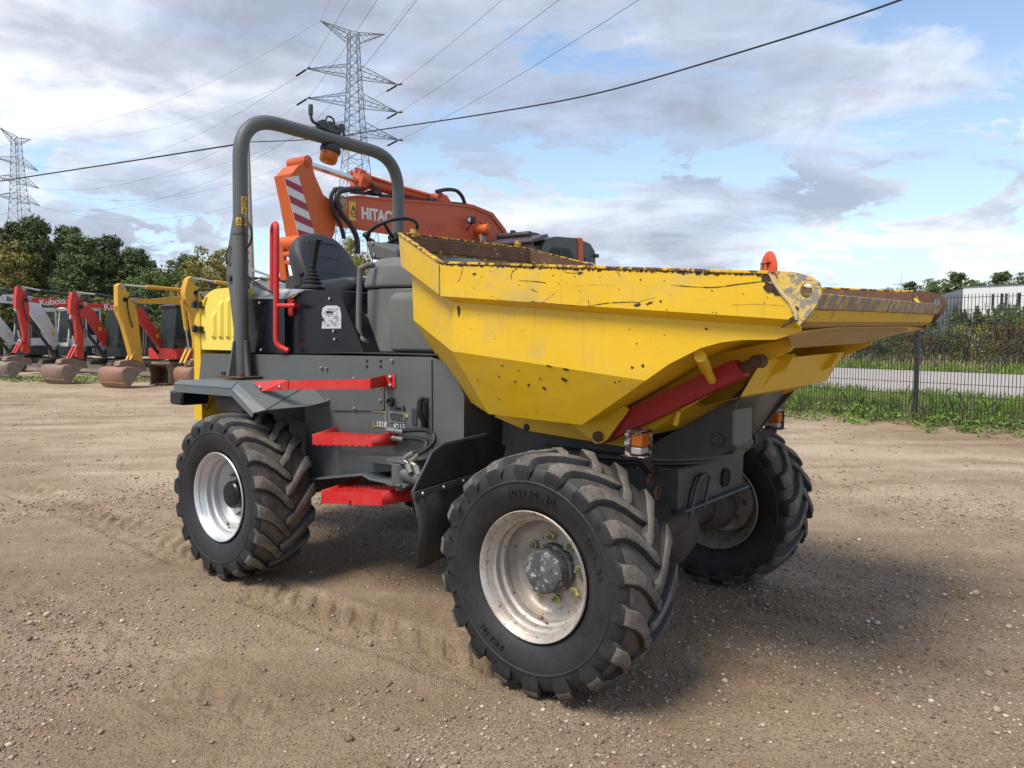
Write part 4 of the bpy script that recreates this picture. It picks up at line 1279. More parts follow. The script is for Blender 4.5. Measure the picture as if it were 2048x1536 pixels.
# ---- front mud guard ------------------------------------------------
def guard(sgn):
    mgp = [(-0.62, -0.729, 1.052), (-0.62, -1.051, 1.034), (-0.62, -1.13, 1.001), (-0.62, -1.258, 0.826), (-0.62, -1.249, 0.798), (-0.62, -0.6, 0.848), (-0.62, -0.56, 0.974)]
    mb = MB(); pts = [(-.62, p_[1] * -sgn, p_[2]) for p_ in mgp]
    vs = [(p_[0] + (.0 if i in (0, 5, 6) else 0), p_[1], p_[2]) for i, p_ in enumerate(pts)]
    mb.prism([(p_[1], p_[2]) for p_ in vs], -.625, -.613, 'X')
    g_ = build('mud_guard', mb, M['blackm'], D, bevel=.002)
    mb = MB(); e0 = [Vector(v_) for v_ in vs[0:5]]
    for p_, q_ in zip(e0[:-1], e0[1:]):
        mb.beam(p_ + Vector((.008, 0, 0)), q_ + Vector((.008, 0, 0)), .016, .012, (1, 0, 0))
    build('guard_edge', mb, M['grey_dark'], g_, bevel=.002)
    mb = MB()
    a_ = Vector(vs[4]); b_ = Vector((-.60, -.62 * -sgn * -1 if False else .62 * sgn, 0)); b_ = Vector(vs[5])
    a2 = Vector((-0.6, -1.262, 0.813)); b2 = Vector((-0.6, -0.729, 0.851)); a2.y *= -sgn; b2.y *= -sgn
    mb.beam(a2, b2, .012, .034, (0, 0, 1))
    build('guard_strip', mb, M['fender'] if False else M['grey_dark'], g_, bevel=.002)
    for k in range(4):
        c_ = a2.lerp(b2, .1 + k * .27); mb = MB(); mb.lathe([(0, .010), (.006, .008), (.008, .001)], c_ + Vector((.006, 0, 0)), (1, 0, 0), 10); build('strip_bolt', mb, M['steel'], g_)
    mb = MB()
    lw = [(-0.61, -1.258, 0.806), (-0.63, -1.191, 0.633), (-0.66, -1.186, 0.437)]; rwp = [(-0.61, -0.716, 0.838), (-0.63, -0.868, 0.623), (-0.66, -0.901, 0.448)]
    ring = []
    for l_, r_ in zip(lw, rwp):
        l_ = Vector(l_); r_ = Vector(r_); l_.y *= -sgn; r_.y *= -sgn
        ring.append([l_.lerp(r_, k / 6) + Vector((.012 * math.sin(k * 1.3), 0, 0)) for k in range(7)])
    mb.loft(ring, closed=False, caps=False)
    build('rubber_flap', mb, M['flap'], g_, solid=(.008, 0), ang=60)
guard(-1); guard(1)

# ---- front chassis, turntable, tilt frame ---------------------------
mb = MB()
fx = .33
mb.prism([(-.75, .80), (-.75, 1.10), (-.35, .98), (.10, .94), (fx, .94), (fx, .725), (.20, .66), (-.3, .60)], -.42, .42)
mb.prism([(fx - .03, .745), (fx - .03, .715), (fx + .03, .722), (fx + .045, .745)], -.42, .43)
build('front_chassis', mb, M['grey_dark'], D, bevel=.012)
mb = MB()
hn = [(0.36, -0.34, 0.695), (0.36, -0.29, 0.812), (0.36, -0.235, 0.877), (0.36, -0.139, 0.884), (0.36, -0.118, 0.856), (0.36, -0.177, 0.719)]
mb.tube(cr(hn, 4), .010, 8); mb.prism([(p_[1] * .97, p_[2]) for p_ in hn], .334, .338, 'X')
build('tie_down_loop', mb, M['grey_dark'], D, ang=60)
mb = MB(); c_ = (0.34, 0.149, 0.825); mb.lathe([(0, .052), (.006, .052), (.006, .044), (-.02, .044)], c_, (1, 0, 0), 24)
for k in range(6): mb.box(c_[0] - .002, c_[0] + .003, c_[1] - .04 + k * .014, c_[1] - .034 + k * .014, c_[2] - .035, c_[2] + .035)
build('horn_grille', mb, M['blackm'], D)
for c_ in ((0.34, -0.67, 0.867), (0.3, -0.669, 0.919)):
    mb = MB(); mb.lathe([(.01, .03), (.012, .022), (0, .020), (0, .001)], c_, (1, 0, 0), 18); build('round_boss', mb, M['rust'], D)
mb = MB(); mb.cyl((.14, -.50, .59), (.14, -.02, .60), .085, 20)
build('front_nose', mb, M['axle'], D, bevel=.01)
mb = MB()
mb.lathe([(.945, .0), (.945, .50), (.957, .50), (.957, .44), (.972, .44), (.972, .56), (.990, .56), (.990, .0)], (-.10, 0, 0), (0, 0, 1), 64)
tt = build('turntable', mb, M['grey_dark'], D, ang=40)
mb = MB()
tp = [(-.62, 1.0), (-.50, 1.10), (.14, 1.015), (0.575, 1.287), (0.664, 1.37), (0.725, 1.424), (0.731, 1.402), (0.608, 1.275), (0.605, 1.072), (0.535, 1.026), (0.286, 0.966), (.0, .985), (-.5, .985)]
tp = [(p_[0], max(p_[1], .985)) for p_ in tp]
far_tp = tp
for sgn in (-1, 1):
    mb = MB()
    if sgn < 0:
        mb.prism(tp, -.435, -.420)
    else:
        ft = [(-.62, 1.0), (-.50, 1.10), (.14, 1.015), (0.573, 1.338), (0.72, 1.475), (0.728, 1.459), (0.398, 1.041), (.40, .985), (-.5, .985)]
        mb.prism(ft, .420, .435)
    build('tilt_frame', mb, M['grey_dark'], D, bevel=.003)
mb = MB()
p0, p1, p2, p3 = Vector((0.55, -0.42, 1.244)), Vector((0.669, -0.42, 1.355)), Vector((0.576, 0.42, 1.33)), Vector((0.398, 0.42, 1.047))
p3 = Vector((0.389, 0.4, 1.042))
mb.add([p0, p1, p2, p3], [(0, 1, 2, 3)])
build('tilt_frame_cover', mb, M['grey'], D, solid=(.008, -1))
mb = MB(); mb.beam(Vector((0.661, -0.41, 1.35)), Vector((0.579, 0.41, 1.342)), .05, .04); mb.beam(Vector((0.576, 0.42, 1.341)), Vector((0.722, 0.42, 1.47)), .06, .012, (0, 1, 0))
build('cross_member', mb, M['grey'], D, bevel=.003)
mb = MB()
a_ = Vector((0.7, -0.674, 1.265)); b_ = Vector((0.7, -0.483, 1.266)); c_ = Vector((0.7, -0.471, 1.124)); d_ = Vector((0.7, -0.667, 1.117)); e_ = Vector((0.66, -0.408, 1.081)); f_ = Vector((0.66, -0.596, 1.078))
mb.add([a_, b_, c_, d_], [(0, 1, 2, 3)]); mb.add([d_, c_, e_, f_], [(0, 1, 2, 3)])
build('frame_flange', mb, M['grey'], D, solid=(.012, -1), smooth=False)
mb = MB()
for (px_) in ((0.528, -0.437, 1.101),):
    mb.lathe([(0, .030), (-.012, .030), (-.014, .02), (-.020, .018), (-.020, .001)], px_, (0, 1, 0), 18)
build('pivot_boss', mb, M['grey_dark'], D, ang=40)
# grey upright in front of the cab column
mb = MB(); mb.prism([(-1.07, 1.193), (-0.987, 1.198), (-0.862, 1.009), (-0.861, 0.917), (-1.066, 0.896)], -.46, -.40)
mb.prism([(-.80, 1.0), (-.80, 1.25), (-.72, 1.25), (-.5, 1.0)], .40, .46)
build('front_upright', mb, M['grey'], D, bevel=.006)
mb = MB(); a_ = (-1.046, -0.462, 1.115); b_ = (-1.003, -0.462, 1.104); mb.box(a_[0], b_[0], -.463, -.459, b_[2], a_[2]); build('red_label', mb, M['rust'], D, smooth=False)

# ---- front lamps ----------------------------------------------------
def lamp(pix, ys):
    c_ = Vector(pix); s_ = 1 if c_.y > 0 else -1
    mb = MB(); w_, h_ = .046, .056
    x0, x1 = c_.x - .045, c_.x + .045
    mb.box(x0, x1, c_.y - w_, c_.y + w_, c_.z + h_ - .004, c_.z + h_)
    mb.box(x0 - .01, x1 + .015, c_.y - w_ - .012, c_.y + w_ + .012, c_.z - h_ - .004, c_.z - h_)
    mb.box(x0, x0 + .030, c_.y - w_, c_.y - w_ + .004, c_.z - h_, c_.z + h_); mb.box(x0, x1 - .01, c_.y - w_, c_.y - w_ + .004, c_.z + h_ - .016, c_.z + h_)
    mb.box(x0, x1, c_.y + w_ - .004, c_.y + w_, c_.z - h_, c_.z + h_)
    mb.box(x0, x0 + .004, c_.y - w_, c_.y + w_, c_.z - h_, c_.z + h_)
    lf = build('front_lamp_box', mb, paint('chipped_' + ('near' if s_ < 0 else 'far'), (.03, .025, .025), .35, .3, (.25, .12, .08), 6, chips=1.3, chipc=(.5, .42, .4)), D, bevel=.002)
    mb = MB(); mb.box(x0 + .006, x1 - .008, c_.y - w_ + .008, c_.y + w_ - .008, c_.z - .018, c_.z + h_ - .012); build('indicator_lens', mb, M['amber'], lf, bevel=.008, seg=3)
    mb = MB(); mb.box(x0 + .008, x1 - .012, c_.y - w_ + .008, c_.y + w_ - .008, c_.z - h_ + .004, c_.z - .020); build('side_lamp_lens', mb, M['lens'], lf, bevel=.006)
    mb = MB(); mb.beam(c_ + Vector((0, 0, -h_)), (c_.x - .10, .44 * s_, c_.z - .19), .05, .035, (1, 0, 0)); build('lamp_arm', mb, M['blackm'], lf, bevel=.003)
lamp((0.307, -0.78, 1.104), -1)
lamp((0.339, 0.9, 1.087), 1)
# ---- skip -----------------------------------------------------------
def K(x, y, z): return (x + .040 * (y + 1.05), y, z + .03 * (y + 1.05))
mbS = MB(); mbB = MB()
for s_ in (-1, 1):
    k_ = lambda x, y, z, s_=s_: K(x, y * s_, z)
    # raised outer band
    A = k_(-1.437, .60, 2.158); Bc = k_(-.647, 1.05, 1.913); C = k_(.965, 1.05, 1.787); C_ = k_(1.02, 1.05, 1.72)
    A1 = k_(-1.392, .60, 1.966); B1 = k_(-.639, 1.05, 1.755); C1 = k_(1.045, 1.05, 1.625)
    A2 = k_(-1.36, .565, 1.935); B2 = k_(-.600, 1.0, 1.725); C2 = k_(1.05, 1.0, 1.595)
    A3 = k_(-1.297, .575, 1.645); B3 = k_(-.613, 1.0, 1.487); Bm = k_(-.16, 1.0, 1.445); E3 = k_(.448, 1.0, 1.386)
    A4 = k_(-1.02, .46, 1.20); B4 = k_(-.503, .85, 1.171); G = k_(.06, .87, 1.162)
    cv = [k_(*q_) for q_ in ((.55, 1.0, 1.456), (.68, 1.0, 1.521), (.76, 1.0, 1.543), (.836, 1.0, 1.553), (.964, 1.0, 1.555), (1.05, 1.0, 1.585))]
    def flat(p_, a_, b_, c_):
        n_ = (Vector(b_) - Vector(a_)).cross(Vector(c_) - Vector(a_)); v_ = Vector(p_) - Vector(a_)
        return (p_[0], p_[1] - n_.dot(v_) / n_.y, p_[2])
    A1 = flat(A1, A, Bc, B1); A3 = flat(A3, A2, B2, B3); A4 = flat(A4, A3, B3, B4)
    mbS.add([A, Bc, B1, A1], [(0, 1, 2, 3)])
    mbS.add([Bc, C, C_, C1, B1], [(0, 1, 2, 3, 4)])
    mbS.add([A1, B1, B2, A2], [(0, 1, 2, 3)])
    mbS.add([B1, C1, C2, B2], [(0, 1, 2, 3)])
    mbS.add([A2, B2, B3, A3], [(0, 1, 2, 3)])
    mbS.add([B2, C2] + cv[::-1] + [E3, Bm, B3], [tuple(range(11))])
    mbS.add([A3, B3, B4, A4], [(0, 1, 2, 3)])
    mbS.add([B3, Bm, E3, G, B4], [(0, 1, 2, 3, 4)])
    if s_ < 0: near = dict(A=A, A1=A1, A2=A2, A3=A3, A4=A4, B4=B4, G=G)
    else: farr = dict(A=A, A1=A1, A2=A2, A3=A3, A4=A4, B4=B4, G=G)
for a_, b_ in (('A', 'A1'), ('A1', 'A2'), ('A2', 'A3'), ('A3', 'A4')):
    mbS.add([near[a_], near[b_], farr[b_], farr[a_]], [(0, 1, 2, 3)])
mbS.add([near['A4'], near['B4'], farr['B4'], farr['A4']], [(0, 1, 2, 3)])
mbS.add([near['B4'], near['G'], farr['G'], farr['B4']], [(0, 1, 2, 3)])
# floor of the pouring chute
mbF = MB(); mbF.loft([[K(x_, -y_ + .004, z_), K(x_, -.58, z_ + .012), K(x_, .58, z_ + .012), K(x_, y_ - .004, z_)] for x_, y_, z_ in ((.06, .87, 1.162), (.448, 1.0, 1.386), (.55, 1.0, 1.456), (.68, 1.0, 1.521), (.76, 1.0, 1.543), (.836, 1.0, 1.553), (.964, 1.0, 1.560), (1.04, 1.0, 1.585))], closed=False, caps=False)
skip = build('skip', mbS, [M['skip'], M['skip_in']], D, smooth=False, solid=(.012, -1, 1, 0))
build('chute_floor', mbF, M['yellow'], skip, smooth=False)
bm = bmesh.new(); bm.from_mesh(skip.data); bmesh.ops.remove_doubles(bm, verts=bm.verts, dist=.0008); bmesh.ops.recalc_face_normals(bm, faces=bm.faces)
cen = Vector((-.3, 0, 1.6)); out = 0
for f_ in bm.faces:
    pass
bm.to_mesh(skip.data); bm.free()

def rail(pts, w, h, name, mat, n=None, dz=0.0):
    mb = MB()
    for p_, q_ in zip(pts[:-1], pts[1:]):
        mb.beam(Vector(p_) + Vector((0, 0, dz)), Vector(q_) + Vector((0, 0, dz)), w, h)
    return build(name, mb, mat, skip, bevel=.003)
rimp = [K(.965, -1.042, 1.787), K(-.647, -1.042, 1.913), K(-1.43, -.60, 2.158), K(-1.43, .60, 2.158), K(-.647, 1.042, 1.913), K(.965, 1.042, 1.787)]
rail(rimp, .026, .012, 'skip_rim', M['rim_top'], dz=.004)
# inner face strengthening, rusty upper band inside
inn = [K(.97, -1.02, 1.74), K(-.64, -1.02, 1.86), K(-1.40, -.585, 2.105), K(-1.40, .585, 2.105), K(-.64, 1.02, 1.86), K(.97, 1.02, 1.74)]
mb = MB()
for p_, q_ in zip(inn[:-1], inn[1:]):
    mb.beam(p_, q_, .018, .085)
build('rim_inner_band', mb, M['rim_rust'], skip, bevel=.003)
mb = MB(); mb.add([K(.97, 1.028, 1.785), K(-.60, 1.028, 1.905), K(-.60, 1.028, 1.50), K(.97, 1.028, 1.58)], [(0, 1, 2, 3)])
build('inner_side_sheet', mb, M['rust'], skip, smooth=False, solid=(.004, 1))

# lip at the mouth
mb = MB()
L = lambda x, y, z: K(x, y, z)
sec = [(1.118, 1.716), (1.098, 1.662), (1.0, 1.66), (1.0, 1.716)]
mb.loft([[L(x_, -1.0, z_) for x_, z_ in sec], [L(x_, 1.0, z_) for x_, z_ in sec]])
build('pouring_lip', mb, M['lip'], skip, bevel=.004)
sec = [(1.085, 1.661), (1.068, 1.617), (.99, 1.60), (.99, 1.66)]
mb = MB(); mb.loft([[L(x_, -1.0, z_) for x_, z_ in sec], [L(x_, 1.0, z_) for x_, z_ in sec]])
build('lower_lip', mb, M['lip2'], skip, bevel=.004)
sec = [(1.066, 1.616), (1.00, 1.577), (.96, 1.577), (.96, 1.60)]
mb = MB(); mb.loft([[L(x_, -.98, z_) for x_, z_ in sec], [L(x_, .98, z_) for x_, z_ in sec]])
mb.add([L(1.0, -.98, 1.577), L(1.0, .98, 1.577), L(.855, .52, 1.510), L(.855, -.52, 1.510)], [(0, 1, 2, 3)])
build('chute_underside', mb, M['underlip'], skip)

# lug plates with their eyes
def lug_plate(y0, y1, near_):
    hc = Vector((1.082, 1.725)); ol = [(.975, 1.797), (1.04, 1.79), (1.095, 1.772), (1.122, 1.75), (1.132, 1.715), (1.118, 1.675), (1.09, 1.635), (1.062, 1.606), (1.046, 1.625), (1.02, 1.68), (.998, 1.74)]
    ol = [(a_, b_) for a_, b_ in ol]
    P_ = [Vector(o_) for o_ in ol]; dense = []
    for i in range(len(P_)):
        q_ = P_[(i + 1) % len(P_)]
        for j in range(4): dense.append(P_[i].lerp(q_, j / 4))
    n_ = len(dense); mb = MB()
    ang0 = [math.atan2(d_.y - hc.y, d_.x - hc.x) for d_ in dense]
    hole = [(hc.x + .021 * math.cos(a_), hc.y + .026 * math.sin(a_)) for a_ in ang0]
    vs = [K(d_.x, y, d_.y) for y in (y0, y1) for d_ in dense] + [K(h_[0], y, h_[1]) for y in (y0, y1) for h_ in hole]
    fs = []
    for i in range(n_):
        j = (i + 1) % n_
        fs += [(i, j, 2 * n_ + j, 2 * n_ + i), (n_ + i, 3 * n_ + i, 3 * n_ + j, n_ + j), (i, n_ + i, n_ + j, j), (2 * n_ + i, 2 * n_ + j, 3 * n_ + j, 3 * n_ + i)]
    mb.add(vs, fs)
    return build('lifting_lug', mb, M['lug'] if near_ else M['rust'], skip, bevel=0, ang=40)
lug_plate(-1.052, -1.034, True)
lug_plate(1.034, 1.052, False)
# weld bead patches at the corners
mb = MB()
mb.tube([K(x_, -1.054, z_) for x_, z_ in ((.955, 1.79), (.975, 1.755), (1.0, 1.72), (1.03, 1.685), (1.05, 1.65), (1.055, 1.625))], [.004, .007, .008, .007, .009, .006], 8)
build('weld_seam', mb, paint('weld_yellow', (.70, .50, .16), .55, .6, (.35, .33, .28), 12, chips=1.0, chipc=(.3, .29, .26), bmp=.4), skip, ang=60)
mb = MB()
mb.tube([K(x_, 1.030, z_) for x_, z_ in ((.93, 1.765), (.97, 1.75), (1.02, 1.71), (1.04, 1.67), (1.06, 1.63))], [.005, .008, .008, .009, .006], 8)
build('weld_seam', mb, M['yellow'], skip, ang=60)

# lashing studs on the rim
for (x_, y_, z_) in ((-1.395, -.50, 2.165), (-1.42, .56, 2.19), (-.60, 1.05, 1.955 + .03)):
    mb = MB(); zz = z_ + .03 * (y_ + 1.05) - (.0 if y_ > 0 else .0)
    mb.cyl((x_, y_, zz - .06), (x_, y_, zz + .028), .020, 14); mb.lathe([(.0, .026), (.008, .026)], (x_, y_, zz + .0), (0, 0, 1), 14, close=True)
    build('rim_stud', mb, paint('stud_yellow', (.70, .44, .03), .5, .4, (.2, .1, .05), 14, chips=1.0), skip, ang=40)

# lower hopper body
hp_ = [(-0.693, 1.118), (-0.47, 1.06), (0.115, 1.031), (0.382, 1.211), (0.722, 1.427), (0.874, 1.502), (.90, 1.56), (.4, 1.45), (.0, 1.30), (-.6, 1.22)]
for s_ in (-1, 1):
    mb = MB(); a_, b_ = (.575 * s_, .590 * s_)
    vs = [K(x_, a_, z_) for x_, z_ in hp_] + [K(x_, b_, z_) for x_, z_ in hp_]; n_ = len(hp_)
    mb.add(vs, [tuple(range(n_)), tuple(range(2 * n_ - 1, n_ - 1, -1))] + [(i, (i + 1) % n_, n_ + (i + 1) % n_, n_ + i) for i in range(n_)])
    w_ = build('hopper_side', mb, M['yellow'], skip, bevel=.003)
    # link tube between side sheet and rib
mb = MB()
bt = [(hp_[i][0], hp_[i][1]) for i in range(0, 4)]
mb.loft([[K(x_, -.575, z_ + .03), K(x_, .575, z_ + .03)] for x_, z_ in bt], closed=False, caps=False)
build('hopper_floor', mb, M['yellow'], skip)
mb = MB(); mb.loft([[K(.75, -.57, 1.46), K(.75, .57, 1.46)], [K(.66, -.57, 1.30), K(.66, .57, 1.30)], [K(.40, -.57, 1.22), K(.40, .57, 1.22)]], closed=False, caps=False)
build('hopper_front', mb, M['yellow'], skip)
for s_ in (-1, 1):
    # longitudinal ribs with hinge eyes
    mb = MB(); y_ = .36 * s_
    pr = [(.84, 1.50), (.80, 1.43), (.74, 1.40), (.70, 1.34), (.55, 1.27), (.4, 1.24), (.4, 1.36), (.7, 1.5)]
    mb.prism(pr, y_ - .006, y_ + .006)
    build('hinge_rib', mb, M['yellow'], skip, bevel=.002)
mb = MB(); c_ = Vector((0.659, 0.34, 1.45)); mb.lathe([(0, .035), (-.02, .033), (-.02, .018), (-.035, .016), (-.035, .001)], c_, (.3, 1, 0), 18); build('hinge_pin', mb, M['rust'], skip, ang=40)
mb = MB(); c_ = Vector((-0.452, -0.592, 1.092)); mb.lathe([(0, .020), (-.002, .018), (-.0025, .001)], c_, (0, 1, 0), 18); build('drain_hole', mb, M['ink'], skip)
# tilt ram in its red guard
rp = [Vector((0.002, -0.62, 1.08)), Vector((0.16, -0.62, 1.216)), Vector((0.69, -0.62, 1.475)), Vector((0.741, -0.62, 1.412)), Vector((0.181, -0.62, 1.122)), Vector((0.055, -0.62, 1.06))]
mb = MB(); mb.prism([(p_.x, p_.z) for p_ in rp], -.70, -.62)
ram = build('tilt_ram_guard', mb, M['red_dk'], D, bevel=.008)
mb = MB(); a_ = Vector((0.704, -0.66, 1.436)); b_ = Vector((0.785, -0.66, 1.47)); mb.cyl(a_ - (b_ - a_) * 1.5, b_, .022, 14)
mb.cyl(b_ + Vector((0, -.035, 0)), b_ + Vector((0, .035, 0)), .028, 18); mb.cyl(b_ + Vector((0, -.045, 0)), b_ + Vector((0, .045, 0)), .016, 14)
build('ram_rod_end', mb, M['rust'], ram, ang=40)
mb = MB(); c_ = Vector((0.075, -0.74, 1.104)); mb.lathe([(.0, .026), (-.012, .024), (-.014, .012), (-.022, .011), (-.022, .001)], c_, (0, 1, 0), 12); build('pivot_bolt', mb, M['rust'], ram, ang=40)
mb = MB(); mb.prism([(-0.066, 1.14), (0.207, 1.253), (0.223, 1.236), (0.119, 1.095), (0.088, 1.073), (0.053, 1.068), (0.024, 1.091)], -.73, -.715)
build('ram_bracket', mb, M['yellow'], skip, bevel=.003)
mb = MB(); mb.cyl((0.663, -0.96, 1.491), (0.62, -0.8, 1.436), .024, 14); mb.cyl((0.62, -0.8, 1.436), (0.604, -0.7, 1.387), .019, 14)
build('brace_tube', mb, M['yellow'], skip, ang=50)
mb = MB(); mb.cyl((0.408, -0.6, 1.237), (0.393, -0.6, 1.172), .014, 10); build('grease_pipe', mb, M['yellow'], skip, ang=50)

# paint losses on the side, at the places the photograph shows: flat irregular patches
def blot(mb, px, s, asp=1.0, rot=0.0, seed=0, yoff=-1.0015):
    r_ = random.Random(seed); n_ = 14
    pts = []
    for k in range(n_):
        a_ = 2 * math.pi * k / n_; rr = s * r_.uniform(.55, 1.2)
        x_, z_ = rr * math.cos(a_), rr * asp * math.sin(a_)
        pts.append((px[0] + x_ * math.cos(rot) - z_ * math.sin(rot), px[1], px[2] + x_ * math.sin(rot) + z_ * math.cos(rot)))
    mb.add(pts + [px], [(k, (k + 1) % n_, n_) for k in range(n_)])
mb = MB()
for i, (p_, s_, asp, rot) in enumerate([
    ((-0.567, -1.002, 1.686), .009, 3.4, .1), ((0.625, -1.052, 1.768), .0, 1, 0),
    ((0.389, -1.002, 1.439), .007, .9, .2), ((0.437, -1.002, 1.448), .008, 1.0, .1), ((0.705, -1.002, 1.595), .007, .8, .1), ((0.332, -1.002, 1.379), .005, 1, 0),
    ((-0.426, -1.052, 1.852), .012, .5, 0), ((0.161, -1.052, 1.828), .016, .5, .3), ((0.958, -1.053, 1.74), .028, .8, -.5), ((0.945, -1.053, 1.773), .024, .6, 0), ((0.982, -1.053, 1.721), .014, 1, .5),
    ((1.042, -1.053, 1.625), .022, .6, .5), ((1.015, -1.053, 1.607), .016, .5, .4), ((1.048, -1.053, 1.656), .014, 1.2, .0), ((0.435, -1.052, 1.689), .018, .35, .1), ((0.488, -1.052, 1.696), .016, .3, .3), ((0.535, -1.052, 1.701), .006, 1, 0)]):
    if s_: blot(mb, p_, s_, asp, rot, i)
# chips on the inward-leaning lower facet: points put on its plane
pa = Vector(K(-.503, -.85, 1.171)); pb = Vector(K(-.613, -1.0, 1.487)); pc = Vector(K(.448, -1.0, 1.386)); nn = (pb - pa).cross(pc - pa).normalized()
if nn.y > 0: nn = -nn
UF = (pc - pb).normalized(); VF = nn.cross(UF)
if VF.z < 0: VF = -VF
def onf(x_, z_):
    t_ = (pb - Vector((x_, -1, z_))).dot(nn) / nn.y
    return Vector((x_, -1 + t_, z_)) + nn * .0016
for i, (u_, w_, s_, asp) in enumerate([((-0.026, 1.432), 0, .018, .35), ((0.065, 1.421), 0, .020, .3), ((0.041, 1.373), 0, .020, .6), ((-0.089, 1.329), 0, .014, .6), ((-0.177, 1.341), 0, .012, .6), ((-0.254, 1.352), 0, .012, .5),
                                    ((-0.098, 1.372), 0, .007, .6), ((-0.306, 1.426), 0, .012, .3), ((-0.211, 1.406), 0, .008, .4), ((-0.346, 1.374), 0, .008, .6), ((-0.39, 1.26), 0, .006, .6), ((-0.496, 1.348), 0, .004, 1.6), ((0.303, 1.374), 0, .006, .7)]):
    c_ = onf(*u_); r_ = random.Random(40 + i); n_ = 14; pts = []
    for k in range(n_):
        a_ = 2 * math.pi * k / n_; rr = s_ * r_.uniform(.5, 1.25)
        pts.append(c_ + UF * rr * math.cos(a_) + VF * rr * asp * math.sin(a_))
    mb.add(pts + [c_], [(k, (k + 1) % n_, n_) for k in range(n_)])
def scratch(mb, pts, w, y):
    P_ = cr([(p_[0], y, p_[2]) for p_ in pts], 6)
    for i in range(len(P_) - 1):
        t_ = (P_[i + 1] - P_[i]).normalized(); s_ = Vector((-t_.z, 0, t_.x)); wa = w * (.4 + .8 * random.random()) if 0 < i else .2 * w; wb = wa
        mb.add([P_[i] - s_ * wa, P_[i] + s_ * wa, P_[i + 1] + s_ * wb, P_[i + 1] - s_ * wb], [(0, 1, 2, 3)])
for pts in ([(0.063, -1.05, 1.861), (0.084, -1.05, 1.838), (0.122, -1.05, 1.83), (0.165, -1.05, 1.83)], [(0.188, -1.05, 1.686), (0.284, -1.05, 1.699), (0.388, -1.05, 1.702), (0.445, -1.05, 1.699)], [(-0.113, -1.05, 1.716), (0.009, -1.05, 1.705), (0.151, -1.05, 1.691)],
            [(-0.207, -1.05, 1.815), (-0.202, -1.05, 1.848), (-0.169, -1.05, 1.866)], [(-0.532, -1.05, 1.816), (-0.51, -1.05, 1.846), (-0.494, -1.05, 1.902)], [(-0.061, -1.05, 1.856), (-0.01, -1.05, 1.86), (0.053, -1.05, 1.861)], [(0.335, -1.05, 1.832), (0.352, -1.05, 1.807)],
            [(0.572, -1.05, 1.763), (0.735, -1.05, 1.748), (0.848, -1.05, 1.756), (0.939, -1.05, 1.763)], [(-0.416, -1.05, 1.898), (-0.272, -1.05, 1.881), (-0.102, -1.05, 1.863)], [(-0.17, -1.05, 1.811), (-0.073, -1.05, 1.803), (-0.014, -1.05, 1.794)], [(-0.095, -1.05, 1.771), (-0.059, -1.05, 1.756)], [(0.213, -1.05, 1.682), (0.202, -1.05, 1.715)], [(0.558, -1.05, 1.675), (0.576, -1.05, 1.644)]):
    scratch(mb, pts, .0016, -1.0515)
for k in range(150):
    x_ = -.64 + 1.6 * (k + random.random()) / 150; zt_ = 1.913 - (x_ + .647) * .0782
    blot(mb, (x_, -1.0512, zt_ - random.uniform(.0, .008)), random.uniform(.004, .011), random.uniform(.4, .9), 0, 300 + k)
for k in range(34):
    x_ = random.uniform(-.5, .95); zt_ = 1.913 - (x_ + .647) * .0782; z_ = zt_ - random.uniform(.02, .155); s_ = random.uniform(.0012, .0034)
    blot(mb, (x_, -1.0512, z_), s_, random.uniform(.6, 2.0), random.uniform(-.5, .5), 500 + k)
for k in range(12):
    blot(mb, (random.uniform(-.5, .9), -1.0015, random.uniform(1.50, 1.70)), random.uniform(.001, .0028), random.uniform(.7, 2.2), 0, 700 + k)
mb_s = MB()
for k in range(20):
    x_ = random.uniform(-.5, .85); z_ = random.uniform(1.66, 1.84) ; a_ = random.gauss(0, .35); L_ = random.uniform(.03, .22)
    scratch(mb_s, [(x_, 0, z_), (x_ + L_ * .5, 0, z_ + L_ * .5 * a_ + random.uniform(-.006, .006)), (x_ + L_, 0, z_ + L_ * a_)], random.uniform(.0004, .0009), -1.0513) if z_ + L_ * abs(a_) < 1.84 - (x_ + .6) * .05 else None
o = build('light_scratches', mb_s, plain('scratch_brown', (.30, .17, .04), .7), skip, smooth=False); o['kind'] = 'stuff'
# seam weld specks on the vertical corner
for k in range(16):
    z_ = 1.90 - k * .0095; blot(mb, (-.652, -1.0495, z_), .0042, 1.3, 0, 90 + k)
o = build('paint_chips', mb, plain('chip_brown', (.05, .026, .014), .8), skip, smooth=False)
o['kind'] = 'stuff'
